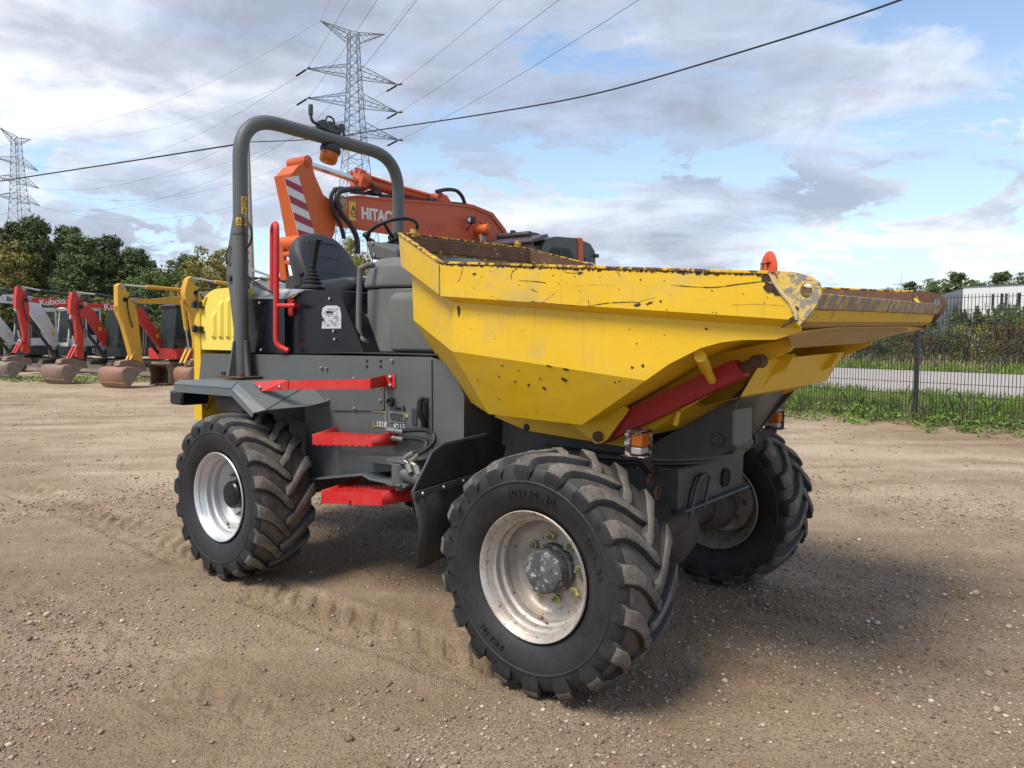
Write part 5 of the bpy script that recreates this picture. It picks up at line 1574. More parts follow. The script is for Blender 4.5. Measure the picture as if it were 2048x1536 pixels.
# ------------------------------------------------------------------ background machines
def mini(name, label, loc, arm, boom, cols, text=None, bucket='ditch', bmat='bucket', group='mini excavators parked in a row', rod=None, blade=True, bx=None, side_text=None, cab='mblack', roofc='mblack', arm_w=.085, boom_w=.075, bucket_w=1.12):
    body_c, boom_c = cols
    r_ = thing(name, label, 'excavator', (loc[0], loc[1], 0.02), R(-120), group)
    for s_ in (-1, 1):
        mb = MB(); y0, y1 = (.50 * s_, .80 * s_)
        loop = [(-.95, .08), (-1.05, .18), (-1.06, .34), (-.95, .46), (0, .50), (.95, .46), (1.06, .34), (1.05, .18), (.95, .08), (0, .03)]
        mb.prism(loop, y0, y1)
        t_ = build('track', mb, M['track'], r_, bevel=.02)
        mb = MB()
        for k in range(15):
            x_ = -.9 + k * .13; mb.box(x_, x_ + .055, min(y0, y1) - .004, max(y0, y1) + .004, .47 + .02 * (1 - abs(x_) / .95), .51 + .025 * (1 - abs(x_) / .95)); mb.box(x_, x_ + .05, min(y0, y1) - .004, max(y0, y1) + .004, .0, .05)
        build('track_pads', mb, M['track'], t_, smooth=False)['kind'] = 'stuff'
        mb = MB(); yo = y1 + .008 * s_
        for x_ in (-.82, -.4, 0, .4, .82):
            rr = .17 if abs(x_) > .8 else .09
            mb.cyl((x_, yo - .02 * s_, .26 if abs(x_) > .8 else .16), (x_, yo + .012 * s_, .26 if abs(x_) > .8 else .16), rr, 14)
        mb.box(-.8, .8, yo - .02 * s_, yo, .2, .36)
        build('roller_frame', mb, M['mblack'], t_, bevel=.004)
    mb = MB(); mb.cyl((0, 0, .40), (0, 0, .64), .34, 20); mb.box(-.45, .45, -.5, .5, .28, .42); build('slew_ring', mb, M['mblack'], r_)
    # upper structure
    mb = MB(); n_ = 14
    plan = [(.62, -.74), (.80, -.50), (.80, .40), (.62, .76)] + [(-.35 - .80 * math.sin(a_), .78 * math.cos(a_)) for a_ in [math.pi * k / n_ for k in range(n_ + 1)]]
    mb.prism(plan, .62, .98, 'Z'); build('body', mb, M[body_c], r_, bevel=.03)
    mb = MB(); plan2 = [(x_ * .97, y_ * .96) for x_, y_ in plan[3:]] + [(-.30, -.70)]
    mb.prism([(x_, y_) for x_, y_ in plan2 if x_ < -.2] + [], .98, 1.42, 'Z'); build('engine_cover', mb, M[body_c if body_c != 'kred' else 'mblack'], r_, bevel=.05)
    # cab
    c0, c1, y0, y1, z0, z1 = -.55, .62, -.02, .74, .98, 2.38
    mb = MB(); P_ = .055
    cabp = lambda x_, z_: (x_ + (.10 * (z1 - z_) / 1.4 if x_ > 0 else 0), z_)
    for yy in (y0, y1 - P_):
        for x_ in (c0, .0, c1 - .02):
            (xa, za), (xb, zb) = cabp(x_, z0), cabp(x_, z1)
            mb.loft([[(xa, yy, za), (xa + P_, yy, za), (xa + P_, yy + P_, za), (xa, yy + P_, za)], [(xb - (.08 if x_ > .3 else 0), yy, zb), (xb + P_ - (.08 if x_ > .3 else 0), yy, zb), (xb + P_ - (.08 if x_ > .3 else 0), yy + P_, zb), (xb - (.08 if x_ > .3 else 0), yy + P_, zb)]])
        mb.box(c0, c1 + .10, yy, yy + P_, z0, z0 + .12); mb.box(c0, c1, yy, yy + P_, z1 - .07, z1)
        mb.box(c0, .0, yy + .005, yy + P_ - .005, z0 + .1, z0 + .42)
        mb.box(.05, c1 + .06, yy + .005, yy + P_ - .005, z0 + .1, z0 + .30)
    mb.box(c0, c0 + P_, y0, y1, z0, z0 + .5); mb.box(c1 - .05, c1 + .1, y0, y1, z0, z0 + .15); mb.box(c1 - .08, c1 - .02, y0, y1, z1 - .08, z1)
    cf = build('cab', mb, M[cab], r_, bevel=.01)
    mb = MB(); mb.prism([(c0 - .04, z1), (c0 - .02, z1 + .05), (c0 + .2, z1 + .09), (c1 - .2, z1 + .08), (c1 + .03, z1 + .02), (c1 + .02, z1 - .01)], y0 - .03, y1 + .03)
    build('cab_roof', mb, M[roofc], cf, bevel=.02)
    for yy in (y0 + .02, y1 - .03):
        for xa, xb, zz in ((c0 + .05, 0, z0 + .42), (.055, c1 - .02, z0 + .30)):
            mb = MB(); mb.add([(xa, yy, zz), (xb + (.06 if xb > .3 else 0), yy, zz), (xb - (.05 if xb > .3 else 0), yy, z1 - .07), (xa, yy, z1 - .07)], [(0, 1, 2, 3)])
            build('window', mb, M['glass'], cf, smooth=False, solid=(.005, 0))
    mb = MB(); mb.add([(c1 + .10, y0 + .05, z0 + .15), (c1 + .10, y1 - .05, z0 + .15), (c1 - .03, y1 - .05, z1 - .08), (c1 - .03, y0 + .05, z1 - .08)], [(0, 1, 2, 3)])
    build('windscreen', mb, M['glass'], cf, smooth=False, solid=(.005, 0))
    mb = MB(); mb.prism([(-.38, 1.1), (-.30, 1.45), (-.42, 1.98), (-.50, 1.98), (-.48, 1.1)], .16, .56); mb.box(-.42, .10, .14, .58, 1.35, 1.48); mb.box(.15, .25, .10, .18, 1.3, 1.65)
    build('operator_seat', mb, M['ink'], cf, bevel=.03)
    # boom, arm
    boom = inset(boom, .04); arm = inset(arm, .05); mb = MB(); mb.prism(boom, -boom_w, boom_w); bo = build('boom', mb, M[boom_c], r_, bevel=.012)
    mb = MB(); mb.prism(arm, -arm_w, arm_w); ar = build('arm', mb, M[boom_c], r_, bevel=.012)
    xs = [p_[0] for p_ in arm]; zs = [p_[1] for p_ in arm]; top = max(arm, key=lambda p_: p_[1]); bot = min(arm, key=lambda p_: p_[1])
    # pins
    mb = MB(); mb.cyl((top[0] - .04, -arm_w - .03, top[1] - .10), (top[0] - .04, arm_w + .03, top[1] - .10), .055, 14)
    pp = (boom[0][0] * .5 + boom[-1][0] * .5 - .06, boom[0][1] * .5 + boom[-1][1] * .5); mb.cyl((pp[0], -arm_w - .03, pp[1]), (pp[0], arm_w + .03, pp[1]), .07, 14)
    build('pivot_pin', mb, M['steel'], ar)
    # arm cylinder along the top of the boom
    if rod:
        (ra, rm, rb_) = rod
        mb = MB(); mb.cyl((ra[0], 0, ra[1]), (rm[0], 0, rm[1]), .028, 12); build('cylinder_rod', mb, M['chrome'], ar)
        mb = MB(); mb.cyl((rm[0], 0, rm[1]), (rb_[0], 0, rb_[1]), .055, 14); build('arm_cylinder', mb, M['mblack' if boom_c != 'myel' else 'myel'], bo)
    # bucket cylinder on the front face of the arm
    fr = max([p_ for p_ in arm if p_[1] > bot[1] + .8], key=lambda p_: p_[0])
    a_ = (fr[0] + .02, fr[1] - .15); b_ = (bot[0] + .20, bot[1] + .42); m_ = (a_[0] * .38 + b_[0] * .62, a_[1] * .38 + b_[1] * .62)
    mb = MB(); mb.cyl((a_[0], 0, a_[1]), (m_[0], 0, m_[1]), .055, 12); build('bucket_cylinder', mb, M['mblack' if boom_c != 'myel' else 'myel'], ar)
    mb = MB(); mb.cyl((m_[0], 0, m_[1]), (b_[0], 0, b_[1]), .028, 10); mb.cyl((b_[0], -.12, b_[1]), (b_[0], .12, b_[1]), .04, 10); build('bucket_rod', mb, M['chrome'], ar)
    mb = MB()
    for y_ in (-.085, .085): mb.beam((b_[0], y_, b_[1]), (bot[0] + .42, y_, bot[1] + .02), .03, .09, (0, 1, 0)); mb.beam((b_[0], y_, b_[1] + .01), (bot[0] + .02, y_, bot[1] + .34), .03, .08, (0, 1, 0))
    build('tipping_link', mb, M[boom_c], ar, bevel=.005)
    # slot and lightening hole on the arm cheek, hose guides down the arm
    mb = MB(); cx_, cz_ = top[0] - .10, top[1] - .45
    mb.cyl((cx_, arm_w - .002, cz_), (cx_, arm_w + .004, cz_), .07, 16); build('arm_hole', mb, M['ink'], ar)
    mb = MB()
    for dx in (-.02, .05):
        mb.tube([(bot[0] - .10 + dx, arm_w + .02, bot[1] + .95), (bot[0] - .06 + dx, arm_w + .03, bot[1] + .55), (bot[0] - .02 + dx, arm_w + .02, bot[1] + .25)], .014, 6)
    build('arm_pipe', mb, M['steel'], ar)
    # boom lift cylinder
    mb = MB(); foot = min(boom, key=lambda p_: p_[0] + p_[1]); bend = max(boom, key=lambda p_: p_[1] - abs(p_[0] - 1.4) * .3)
    mb.cyl((foot[0] + .25, 0, .75), ((foot[0] + bend[0]) / 2 + .45, 0, (foot[1] + bend[1]) / 2 + .0), .055, 12); mb.prism([(.55, .62), (.55, 1.02), (foot[0] - .02, foot[1] + .12), (foot[0] + .14, foot[1] + .08), (foot[0] + .30, .80), (foot[0] + .22, .58)], -.16, .16)
    build('lift_cylinder', mb, M['mblack'], bo)
    # hoses
    mb = MB(); t0 = boom[0]
    mb.tube(cr([(t0[0] - .35, -.10, t0[1] + .04), (t0[0], -.12, t0[1] + .10), (t0[0] + .20, -.13, t0[1] - .05), (t0[0] + .16, -.13, t0[1] - .55), (t0[0] + .02, -.12, t0[1] - .95)], 5), .018, 6)
    mb.tube(cr([(t0[0] - .35, .10, t0[1] + .04), (t0[0], .12, t0[1] + .08), (t0[0] + .17, .13, t0[1] - .05), (t0[0] + .13, .13, t0[1] - .5), (t0[0] + .03, .12, t0[1] - .8)], 5), .018, 6)
    build('hose', mb, M['hose'], bo, ang=60)
    # bucket
    bx_ = bot[0] + .62 if bx is None else bx
    mb = MB(); w_ = bucket_w / 2
    if bucket == 'ditch':
        sh = [(-.34, .50), (-.05, .56), (.18, .555), (.27, .50), (.30, .40), (.28, .24), (.21, .10), (.13, .0)]
        mb.loft([[(bx_ + x_, -w_, z_) for x_, z_ in sh], [(bx_ + x_, w_, z_) for x_, z_ in sh]], closed=False, caps=False)
        bk = build('bucket', mb, M[bmat], ar, solid=(.02, 0), ang=40)
        for s_ in (-w_, w_):
            mb = MB(); mb.prism([(bx_ + x_, z_) for x_, z_ in sh] + [(bx_ - .02, .16), (bx_ - .22, .40)], s_ - .01, s_ + .01); build('bucket_side', mb, M['bucketg'], bk, bevel=.003)
        mb = MB(); mb.beam((bx_ + .205, -w_ - .012, .075), (bx_ + .205, w_ + .012, .075), .17, .022, (.62, 0, -.5)); build('cutting_edge', mb, M[bmat], bk)
    else:
        sh = [(-.2, .62), (.05, .66), (.25, .55), (.30, .35), (.2, .15), (0, .05), (-.25, .02)]
        mb.loft([[(bx_ + x_, -w_, z_) for x_, z_ in sh], [(bx_ + x_, w_, z_) for x_, z_ in sh]], closed=False, caps=False)
        bk = build('bucket', mb, M[bmat], ar, solid=(.025, 0), ang=40)
        for s_ in (-w_, w_):
            mb = MB(); mb.prism([(bx_ + x_, z_) for x_, z_ in sh] + [(bx_ - .28, .30)], s_ - .012, s_ + .012); build('bucket_side', mb, M[bmat], bk)
        for k in range(4):
            mb = MB(); y_ = -w_ + (k + .5) * bucket_w / 4; mb.loft([[(bx_ - .22, y_ - .04, .04), (bx_ - .22, y_ + .04, .04), (bx_ - .22, y_ + .04, 0), (bx_ - .22, y_ - .04, 0)], [(bx_ - .38, y_ - .02, .05), (bx_ - .38, y_ + .02, .05), (bx_ - .38, y_ + .02, .03), (bx_ - .38, y_ - .02, .03)]]); build('tooth', mb, M['bucketg'], bk)
    mb = MB(); mb.prism([(bx_ - .70, .42), (bx_ - .20, .50), (bx_ + .12, .60), (bx_ + .06, .72), (bx_ - .25, .76), (bx_ - .66, .62)], -.14, .14); build('quick_hitch', mb, M['bucket'], bk, bevel=.01)
    if blade:
        mb = MB(); mb.prism([(1.38, .06), (1.45, .10), (1.40, .22), (1.42, .36), (1.36, .36), (1.33, .2)], -.82, .82)
        for s_ in (-.35, .35): mb.beam((.3, s_, .3), (1.36, s_, .2), .10, .10)
        build('dozer_blade', mb, M['bucketg'], r_, bevel=.01)
    mb = MB(); k_ = len(boom) // 2; c1_ = Vector(boom[k_ - 2]).lerp(Vector(boom[k_ + 1]), .5); mb.box(c1_.x - .05, c1_.x + .05, boom_w, boom_w + .004, c1_.y - .06, c1_.y + .06)
    if boom_c != 'myel': build('yellow_label', mb, M['sticker'], bo)
    if text:
        tx, ts, (tpx, tpz), ang_, mt = text
        textmesh('boom_lettering', tx, ts, M[mt], bo, (tpx, boom_w + .003, tpz), (-math.cos(ang_), 0, math.sin(ang_)), (math.sin(ang_), 0, math.cos(ang_)), depth=.002, bold=.006)
    if side_text:
        textmesh('side_lettering', side_text[0], side_text[1], M['white'], r_, (side_text[2], side_text[4], side_text[3]), (-1, 0, 0), (0, 0, 1), depth=.002, bold=.006)
    return r_


armK1 = [(3.492, 3.079), (3.421, 2.934), (3.292, 2.675), (3.276, 2.326), (3.289, 1.676), (3.312, 0.79), (3.408, 0.76), (3.653, 0.85), (3.565, 1.428), (3.698, 2.234), (3.788, 2.264), (3.772, 2.624), (3.707, 3.067)]
boomK1 = [(3.4, 2.704), (2.599, 2.735), (1.758, 2.61), (1.269, 2.467), (1.06, 2.258), (0.49, 1.153), (0.554, 0.988), (0.817, 0.994), (1.464, 2.072), (1.687, 2.227), (2.081, 2.322), (3.253, 2.493), (3.407, 2.555)]
mini('mini_excavator', 'red mini excavator with lettering on the boom, second red arm from the left edge', (-14.49, 27.69), armK1, boomK1, ('mblack', 'kred'),
     text=('Kubota', .30, (2.558, 2.549), R(7), 'white'), bmat='bucketg', rod=((3.479, 3.014), (2.916, 2.924), (1.992, 2.811)), roofc='cabgrey')['label'] = 'red mini excavator nearest the left edge, grey ribbed bucket on the dirt'
armK2 = [(3.423, 2.785), (3.383, 2.666), (3.239, 2.49), (3.217, 2.293), (3.243, 1.669), (3.287, 0.616), (3.406, 0.681), (3.599, 0.733), (3.54, 1.442), (3.591, 1.999), (3.737, 2.026), (3.705, 2.429), (3.632, 2.775)]
boomK2 = [(3.331, 2.457), (2.712, 2.446), (2.196, 2.431), (1.693, 2.398), (1.263, 2.297), (0.995, 1.858), (0.454, 1.103), (0.422, 0.95), (0.684, 0.905), (1.24, 1.527), (1.54, 1.934), (1.707, 2.06), (2.239, 2.178), (3.157, 2.249), (3.337, 2.32)]
mini('mini_excavator', 'red mini excavator between a white boom and a yellow arm, wide brown bucket', (-11.46, 25.49), armK2, boomK2, ('kred', 'kred'),
     text=('Kubota', .30, (2.2, 2.321), R(4), 'white'), bmat='bucket', rod=((3.441, 2.724), (2.86, 2.687), (1.974, 2.565)), side_text=('KX57-4', .13, -.3, .83, .79))
armY1 = [(3.603, 2.934), (3.444, 2.902), (3.42, 2.778), (3.31, 2.56), (3.269, 2.478), (3.155, 2.313), (3.078, 1.976), (3.028, 1.308), (2.976, 0.649), (2.996, 0.549), (3.085, 0.625), (3.368, 0.72), (3.456, 1.103), (3.621, 1.76), (3.727, 1.993), (3.751, 2.103), (3.753, 2.405), (3.736, 2.845)]
boomY1 = [(3.313, 2.49), (3.131, 2.539), (2.672, 2.514), (1.624, 2.658), (1.002, 2.53), (0.477, 1.923), (0.311, 1.292), (0.594, 1.217), (1.021, 1.993), (1.364, 2.245), (1.771, 2.309), (2.989, 2.304), (3.318, 2.35)]
mini('mini_excavator', 'yellow mini excavator with rusty red-brown ditching bucket in front of its arm', (-9.11, 23.79), armY1, boomY1, ('myel', 'myel'), bmat='bucket2', cab='mblack', roofc='myel',
     rod=((3.446, 2.846), (2.785, 2.824), (1.653, 2.791)), arm_w=.095)
armY2 = [(3.586, 3.128), (3.476, 3.094), (3.453, 2.846), (3.346, 2.684), (3.224, 2.451), (3.216, 1.748), (3.337, 0.62), (3.532, 0.6), (3.555, 1.328), (3.686, 2.091), (3.817, 2.362), (3.872, 2.565), (3.834, 2.771), (3.731, 3.037)]
boomY2 = [(3.33, 2.671), (2.591, 2.79), (1.701, 2.774), (1.143, 2.525), (0.578, 1.609), (0.688, 1.297), (0.986, 1.3), (1.714, 2.356), (2.601, 2.502), (3.336, 2.503)]
mini('mini_excavator', 'yellow mini excavator half hidden behind the dumper hood, toothed rusty bucket beside its arm', (-7.15, 23.79), armY2, boomY2, ('myel', 'myel'), bucket='ditch', bmat='bucket2', roofc='myel',
     rod=((3.478, 3.038), (2.756, 2.968), (1.697, 2.893)), arm_w=.095, bucket_w=.7, bx=armY2[7][0] + .1)
armE = [(3.045, 3.157), (2.862, 3.081), (2.787, 2.652), (2.858, 1.784), (2.996, 0.831), (3.275, 0.838), (3.201, 1.782), (3.261, 2.465)]
boomE = [(2.985, 2.783), (2.426, 2.875), (1.798, 2.937), (1.395, 2.81), (0.94, 1.981), (0.54, 1.199), (0.59, 0.9), (0.844, 0.906), (1.601, 2.045), (1.755, 2.402), (2.281, 2.494), (2.997, 2.507)]
mini('mini_excavator', 'white mini excavator with white cab and black lower body, behind the first red arm', (-16.64, 28.32), armE, boomE, ('mblack', 'mwhite'), cab='mwhite', roofc='mwhite',
     text=('Bobcat', .22, (2.109, 2.676), R(0), 'ink'), side_text=('E35', .26, -.30, .80, .80), bmat='bucketg', rod=((2.926, 3.043), (2.582, 2.99), (1.596, 2.91)))
armW = [(2.61, 3.071), (2.422, 2.989), (2.378, 2.532), (2.45, 1.703), (2.59, 0.785), (2.845, 0.791), (2.765, 1.793)]
boomW = [(2.547, 2.71), (1.889, 2.807), (1.477, 2.596), (0.987, 1.901), (0.551, 1.222), (0.601, 0.91), (0.818, 0.914), (1.599, 1.801), (1.91, 2.359), (2.56, 2.435)]
mini('mini_excavator', 'white mini excavator cut off by the left edge of the picture', (-19.08, 29.52), armW, boomW, ('mblack', 'mwhite'), cab='mwhite', roofc='mwhite', bmat='bucketg', rod=((2.487, 2.968), (2.133, 2.909), (1.64, 2.742)))
armZ = [(3.531, 2.914), (3.341, 2.982), (3.208, 2.882), (3.144, 2.275), (3.176, 1.268), (3.38, 0.938), (3.45, 1.273), (3.472, 2.263)]
boomZ = [(3.13, 2.698), (2.817, 2.784), (2.483, 2.735), (1.634, 2.664), (0.799, 2.458), (-0.096, 1.737), (-0.281, 1.408), (0.102, 1.346), (0.983, 2.041), (1.643, 2.328), (3.139, 2.442)]
mini('mini_excavator', 'white mini excavator glimpsed between the roll bar post and the red handrail', (-4.3, 19.4), armZ, boomZ, ('mwhite', 'mwhite'), cab='mblack', roofc='mwhite', bmat='bucketg', rod=((3.341, 2.993), (2.318, 2.768), (0.97, 2.575)))
# spare buckets standing on the ground by the row
for (px_, lab_, w_) in (((-10.2, 21.63, 0), 'rusty toothed digging bucket lying on its back beside the yellow arms', .55),):
    t_ = thing('digging_bucket', lab_, 'bucket', (px_[0], px_[1], 0), R(-95))
    sh = [(.30, .62), (.05, .60), (-.22, .48), (-.32, .28), (-.25, .10), (-.05, .02), (.22, .05)]
    mb = MB(); mb.loft([[(x_, -w_ / 2, z_) for x_, z_ in sh], [(x_, w_ / 2, z_) for x_, z_ in sh]], closed=False, caps=False); build('shell', mb, M['bucket'], t_, solid=(.02, 0), ang=40)
    for s_ in (-w_ / 2, w_ / 2):
        mb = MB(); mb.prism([(x_, z_) for x_, z_ in sh] + [(.2, .35)], s_ - .012, s_ + .012); build('side_plate', mb, M['bucket'], t_)
    mb = MB(); mb.cyl((.1, -w_ / 2, .62), (.1, w_ / 2, .62), .07, 16); build('hanger_tube', mb, M['bucket2'], t_)
    for k in range(4):
        mb = MB(); y_ = -w_ / 2 + (k + .5) * w_ / 4; mb.box(.18, .34, y_ - .035, y_ + .035, .03, .07); build('tooth', mb, M['bucket'], t_, bevel=.01)
# low clipped hose and roof of a white machine seen over the dumper's deck is part of the yard beyond
# ------------------------------------------------------------------ big orange excavator
H = thing('large_excavator', 'large orange excavator with its boom and striped arm raised behind the dumper', 'excavator', (-.12, 12.5, 0), R(-125))
for s_ in (-1, 1):
    mb = MB(); y0, y1 = sorted((.75 * s_, 1.25 * s_))
    mb.prism([(-1.6, .15), (-1.75, .35), (-1.7, .65), (-1.5, .80), (1.5, .80), (1.7, .65), (1.75, .35), (1.6, .15), (1.2, .03), (-1.2, .03)], y0, y1)
    tk = build('track', mb, M['track'], H, bevel=.03)
    mb = MB()
    for k in range(20): mb.box(-1.5 + k * .155, -1.5 + k * .155 + .10, y0 - .01, y1 + .01, .80, .83)
    build('track_shoes', mb, M['track'], tk, smooth=False)['kind'] = 'stuff'
    mb = MB()
    for x_ in (-1.45, -.9, -.3, .3, .9, 1.45): mb.cyl((x_, y1 - .02 if s_ > 0 else y0 + .02, .40 if abs(x_) > 1 else .22), (x_, (y1 + .03) if s_ > 0 else (y0 - .03), .40 if abs(x_) > 1 else .22), .28 if abs(x_) > 1 else .12, 16)
    build('rollers', mb, M['mblack'], tk)
mb = MB(); mb.cyl((0, 0, .6), (0, 0, 1.0), .6, 28); mb.box(-.9, .9, -.8, .8, .4, .7); build('slew_ring', mb, M['mblack'], H)
mb = MB(); mb.prism([(1.0, -1.2), (1.05, -.4), (1.05, 1.2), (-1.6, 1.2), (-2.1, .8), (-2.2, 0), (-2.1, -.8), (-1.6, -1.2)], .98, 1.25, 'Z'); build('platform', mb, M['mblack'], H, bevel=.02)
mb = MB(); mb.prism([(-.8, 1.25), (-1.7, 1.2), (-2.15, .75), (-2.25, 0), (-2.15, -.75), (-1.7, -1.2), (-.8, -1.25)], 1.25, 2.05, 'Z'); mb.box(-.8, .9, -1.24, -.45, 1.25, 1.95); build('engine_housing', mb, M['orange'], H, bevel=.05)
# boom
bh = [(3.701, 3.252), (3.432, 3.316), (2.894, 3.335), (1.878, 3.427), (1.122, 3.478), (0.885, 3.471), (0.679, 3.427), (0.494, 3.347), (0.345, 3.236), (0.207, 3.121), (0.095, 2.993), (-0.299, 2.454), (-0.004, 2.188),
      (0.348, 2.296), (0.94, 2.775), (1.659, 2.937), (2.513, 2.935), (3.44, 2.94), (3.813, 2.983), (3.906, 3.082), (3.864, 3.198)]
mb = MB(); mb.prism(bh, -.19, .19); hb = build('boom', mb, M['orange'], H, bevel=.012)
mb = MB()
for y_ in (-.205, .205):
    mb.prism([(3.701, 3.264), (2.893, 3.355), (1.122, 3.508), (0.613, 3.451), (0.276, 3.235), (0.052, 2.997), (0.109, 2.975), (0.359, 3.202), (0.679, 3.403), (1.134, 3.461), (1.878, 3.413), (2.894, 3.321)], y_ - .006, y_ + .006)
build('boom_flange', mb, M['orange'], hb)
# arm (dipper)
ah = [(4.251, 3.656), (4.176, 3.681), (4.124, 3.638), (4.06, 3.47), (3.956, 3.294), (3.831, 3.239), (3.736, 3.154), (3.74, 2.98), (3.76, 2.791), (3.862, 2.596), (4.168, 2.207), (4.288, 2.2), (4.341, 2.435),
      (4.42, 2.781), (4.489, 3.121), (4.546, 3.354), (4.602, 3.368), (4.405, 3.586)]
ah = inset(ah, .07); mb = MB(); mb.prism(ah, -.15, .15); ha = build('arm', mb, M['orange2'], H, bevel=.012)
# striped reflective board
st_c = [(4.577, 3.342), (4.376, 3.404), (4.148, 2.739), (4.38, 2.668)]
mb = MB(); mb.prism(st_c, .151, .156); sbd = build('striped_board', mb, M['white'], ha, smooth=False)
A_, B_, C_2, D_ = [Vector((p_[0], .1575, p_[1])) for p_ in st_c]
for k in range(4):
    f0 = -.02 + k * .285; f1 = f0 + .135
    l0, l1 = A_.lerp(D_, max(0, f0)), A_.lerp(D_, min(1, f1)); r0, r1 = B_.lerp(C_2, min(1, f0 + .20)), B_.lerp(C_2, min(1, f1 + .20))
    if k == 3: continue
    mb = MB(); mb.add([l0, l1, r1, r0], [(0, 1, 2, 3)]); build('red_stripe', mb, M['maroon'], sbd, smooth=False, solid=(.0008, 0))
mb = MB(); l0 = A_.lerp(D_, .835); l1 = A_.lerp(D_, .97); r0 = B_.lerp(C_2, .999); r1 = C_2.lerp(D_, .10)
mb.add([l0, l1, C_2.lerp(D_, .45), C_2], [(0, 1, 2, 3)]); build('red_stripe', mb, M['maroon'], sbd, smooth=False, solid=(.0008, 0))
def hpt(t_, y=0.0): return (t_[0], y, t_[1])
mb = MB(); mb.cyl(hpt((4.237, 3.599), -.16), hpt((4.237, 3.599), .17), .065, 18); mb.cyl(hpt((4.237, 3.599), .17), hpt((4.237, 3.599), .18), .045, 18); build('top_pin', mb, M['orange'], ha, bevel=.005)
mb = MB(); mb.lathe([(0, .10), (.02, .095), (.025, .05), (.05, .045), (.055, .001)], hpt((3.768, 3.162), .20), (0, 1, 0), 20); build('boom_pin', mb, paint('pin_pale', (.45, .30, .16), .5, .4, (.3, .2, .1), 9, chips=.8), hb, ang=40)
mb = MB(); mb.cyl(hpt((4.178, 3.61)), hpt((3.271, 3.538)), .042, 18); build('cylinder_rod', mb, M['chrome'], ha)
mb = MB(); mb.cyl(hpt((3.323, 3.556)), hpt((3.165, 3.543)), .125, 20); mb.cyl(hpt((3.218, 3.547)), hpt((1.653, 3.495)), .083, 20)
mb.cyl(hpt((1.743, 3.526), -.1), hpt((1.743, 3.526), .1), .09, 18)
ac = build('arm_cylinder', mb, M['orange'], hb, bevel=.006)
mb = MB()
for p0, p1, r_ in (((3.234, 3.609), (2.504, 3.554), .02), ((2.504, 3.554), (1.985, 3.534), .02)): mb.cyl(hpt(p0, .09), hpt(p1, .09), r_, 8)
for k in range(8):
    a_ = k * .785; q_ = (3.288, 3.555); mb.box(q_[0] - .05, q_[0] + .05, .125 * math.sin(a_) - .015, .125 * math.sin(a_) + .015, q_[1] + .125 * math.cos(a_) - .02, q_[1] + .125 * math.cos(a_) + .02)
build('cylinder_fittings', mb, M['orange'], ac)
mb = MB(); mb.prism([(1.811, 3.473), (1.743, 3.584), (1.652, 3.582), (1.516, 3.47)], -.13, .13); build('cylinder_bracket', mb, M['orange'], hb, bevel=.01)
mb = MB()
def hp3(lst, y): return cr([hpt(q_, y) for q_ in lst], 6)
mb.tube(hp3([(1.875, 3.6), (1.651, 3.663), (1.42, 3.683), (1.279, 3.615), (1.207, 3.504)], .12), .028, 8)
mb.tube(hp3([(3.516, 3.354), (2.986, 3.387), (1.986, 3.448), (1.122, 3.516), (0.653, 3.446), (0.345, 3.268), (0.137, 3.087)], .10), .020, 8)
mb.tube(hp3([(3.515, 3.379), (2.986, 3.401), (1.986, 3.47), (1.183, 3.523)], .04), .020, 8)
mb.tube(hp3([(3.183, 3.514), (3.076, 3.453), (2.986, 3.387), (2.846, 3.381)], .13), .017, 8)
mb.tube(hp3([(3.201, 3.498), (3.131, 3.425), (3.051, 3.358), (2.94, 3.354)], .16), .017, 8)
mb.tube(hp3([(3.699, 3.345), (3.885, 3.305), (3.958, 3.209), (3.93, 3.048), (3.815, 2.878), (3.762, 2.729)], .24), .026, 8)
mb.tube(hp3([(3.516, 3.373), (3.805, 3.305), (3.895, 3.206), (3.836, 3.03), (3.676, 2.894), (3.58, 2.747), (3.567, 2.558)], .27), .034, 8)
build('hydraulic_hose', mb, M['hose'], hb, ang=60)
for q_ in ((3.699, 3.345), (3.123, 3.394), (1.986, 3.455)):
    mb = MB(); mb.box(q_[0] - .04, q_[0] + .04, .02, .18, q_[1] - .02, q_[1] + .035); build('hose_clamp', mb, M['mblack'], hb, bevel=.005)
# lettering, warning label, work lamp
q_ = (3.087, 3.094); q2 = (2.71, 3.101); q1 = (3.425, 3.084)
xd = (q2[0] - q1[0], 0, q2[1] - q1[1]); xl = Vector(xd).normalized()
textmesh('boom_lettering', 'HITACHI', .20, M['white'], hb, ((3.425, 3.084)[0], .193, (3.425, 3.084)[1]), xl, (-xl.z * -1 if False else xl.z, 0, -xl.x) if xl.x > 0 else (xl.z, 0, -xl.x), align='LEFT', depth=.002, bold=.008, sx=.93)
textmesh('faded_lettering', 'AALST', .15, paint('faded_orange', (.50, .10, .045), .5, .1), hb, ((2.183, 3.074)[0], .193, (2.183, 3.074)[1]), xl, (xl.z, 0, -xl.x), align='LEFT', depth=.0012, bold=.006)
lb = [(3.626, 3.213), (3.517, 3.216), (3.521, 2.978), (3.631, 2.983)]
mb = MB(); mb.prism(lb, .1905, .1935); wl = build('warning_label', mb, M['sticker'], hb, smooth=False)
mb = MB(); c_ = Vector((lb[0][0] - .07, .195, lb[0][1] - .10))
for a_, b_ in (((-.05, -.05), (.05, -.05)), ((.05, -.05), (0, .05)), ((0, .05), (-.05, -.05)), ((0, -.02), (0, .02)), ((-.04, -.26), (-.04, -.18)), ((.03, -.25), (.05, -.15)), ((.0, -.2), (.04, -.23)), ((-.05, -.08), (.05, -.08))):
    mb.beam(c_ + Vector((a_[0], 0, a_[1])), c_ + Vector((b_[0], 0, b_[1])), .012, .002, (0, 1, 0))
build('pictogram', mb, M['ink'], wl, smooth=False)
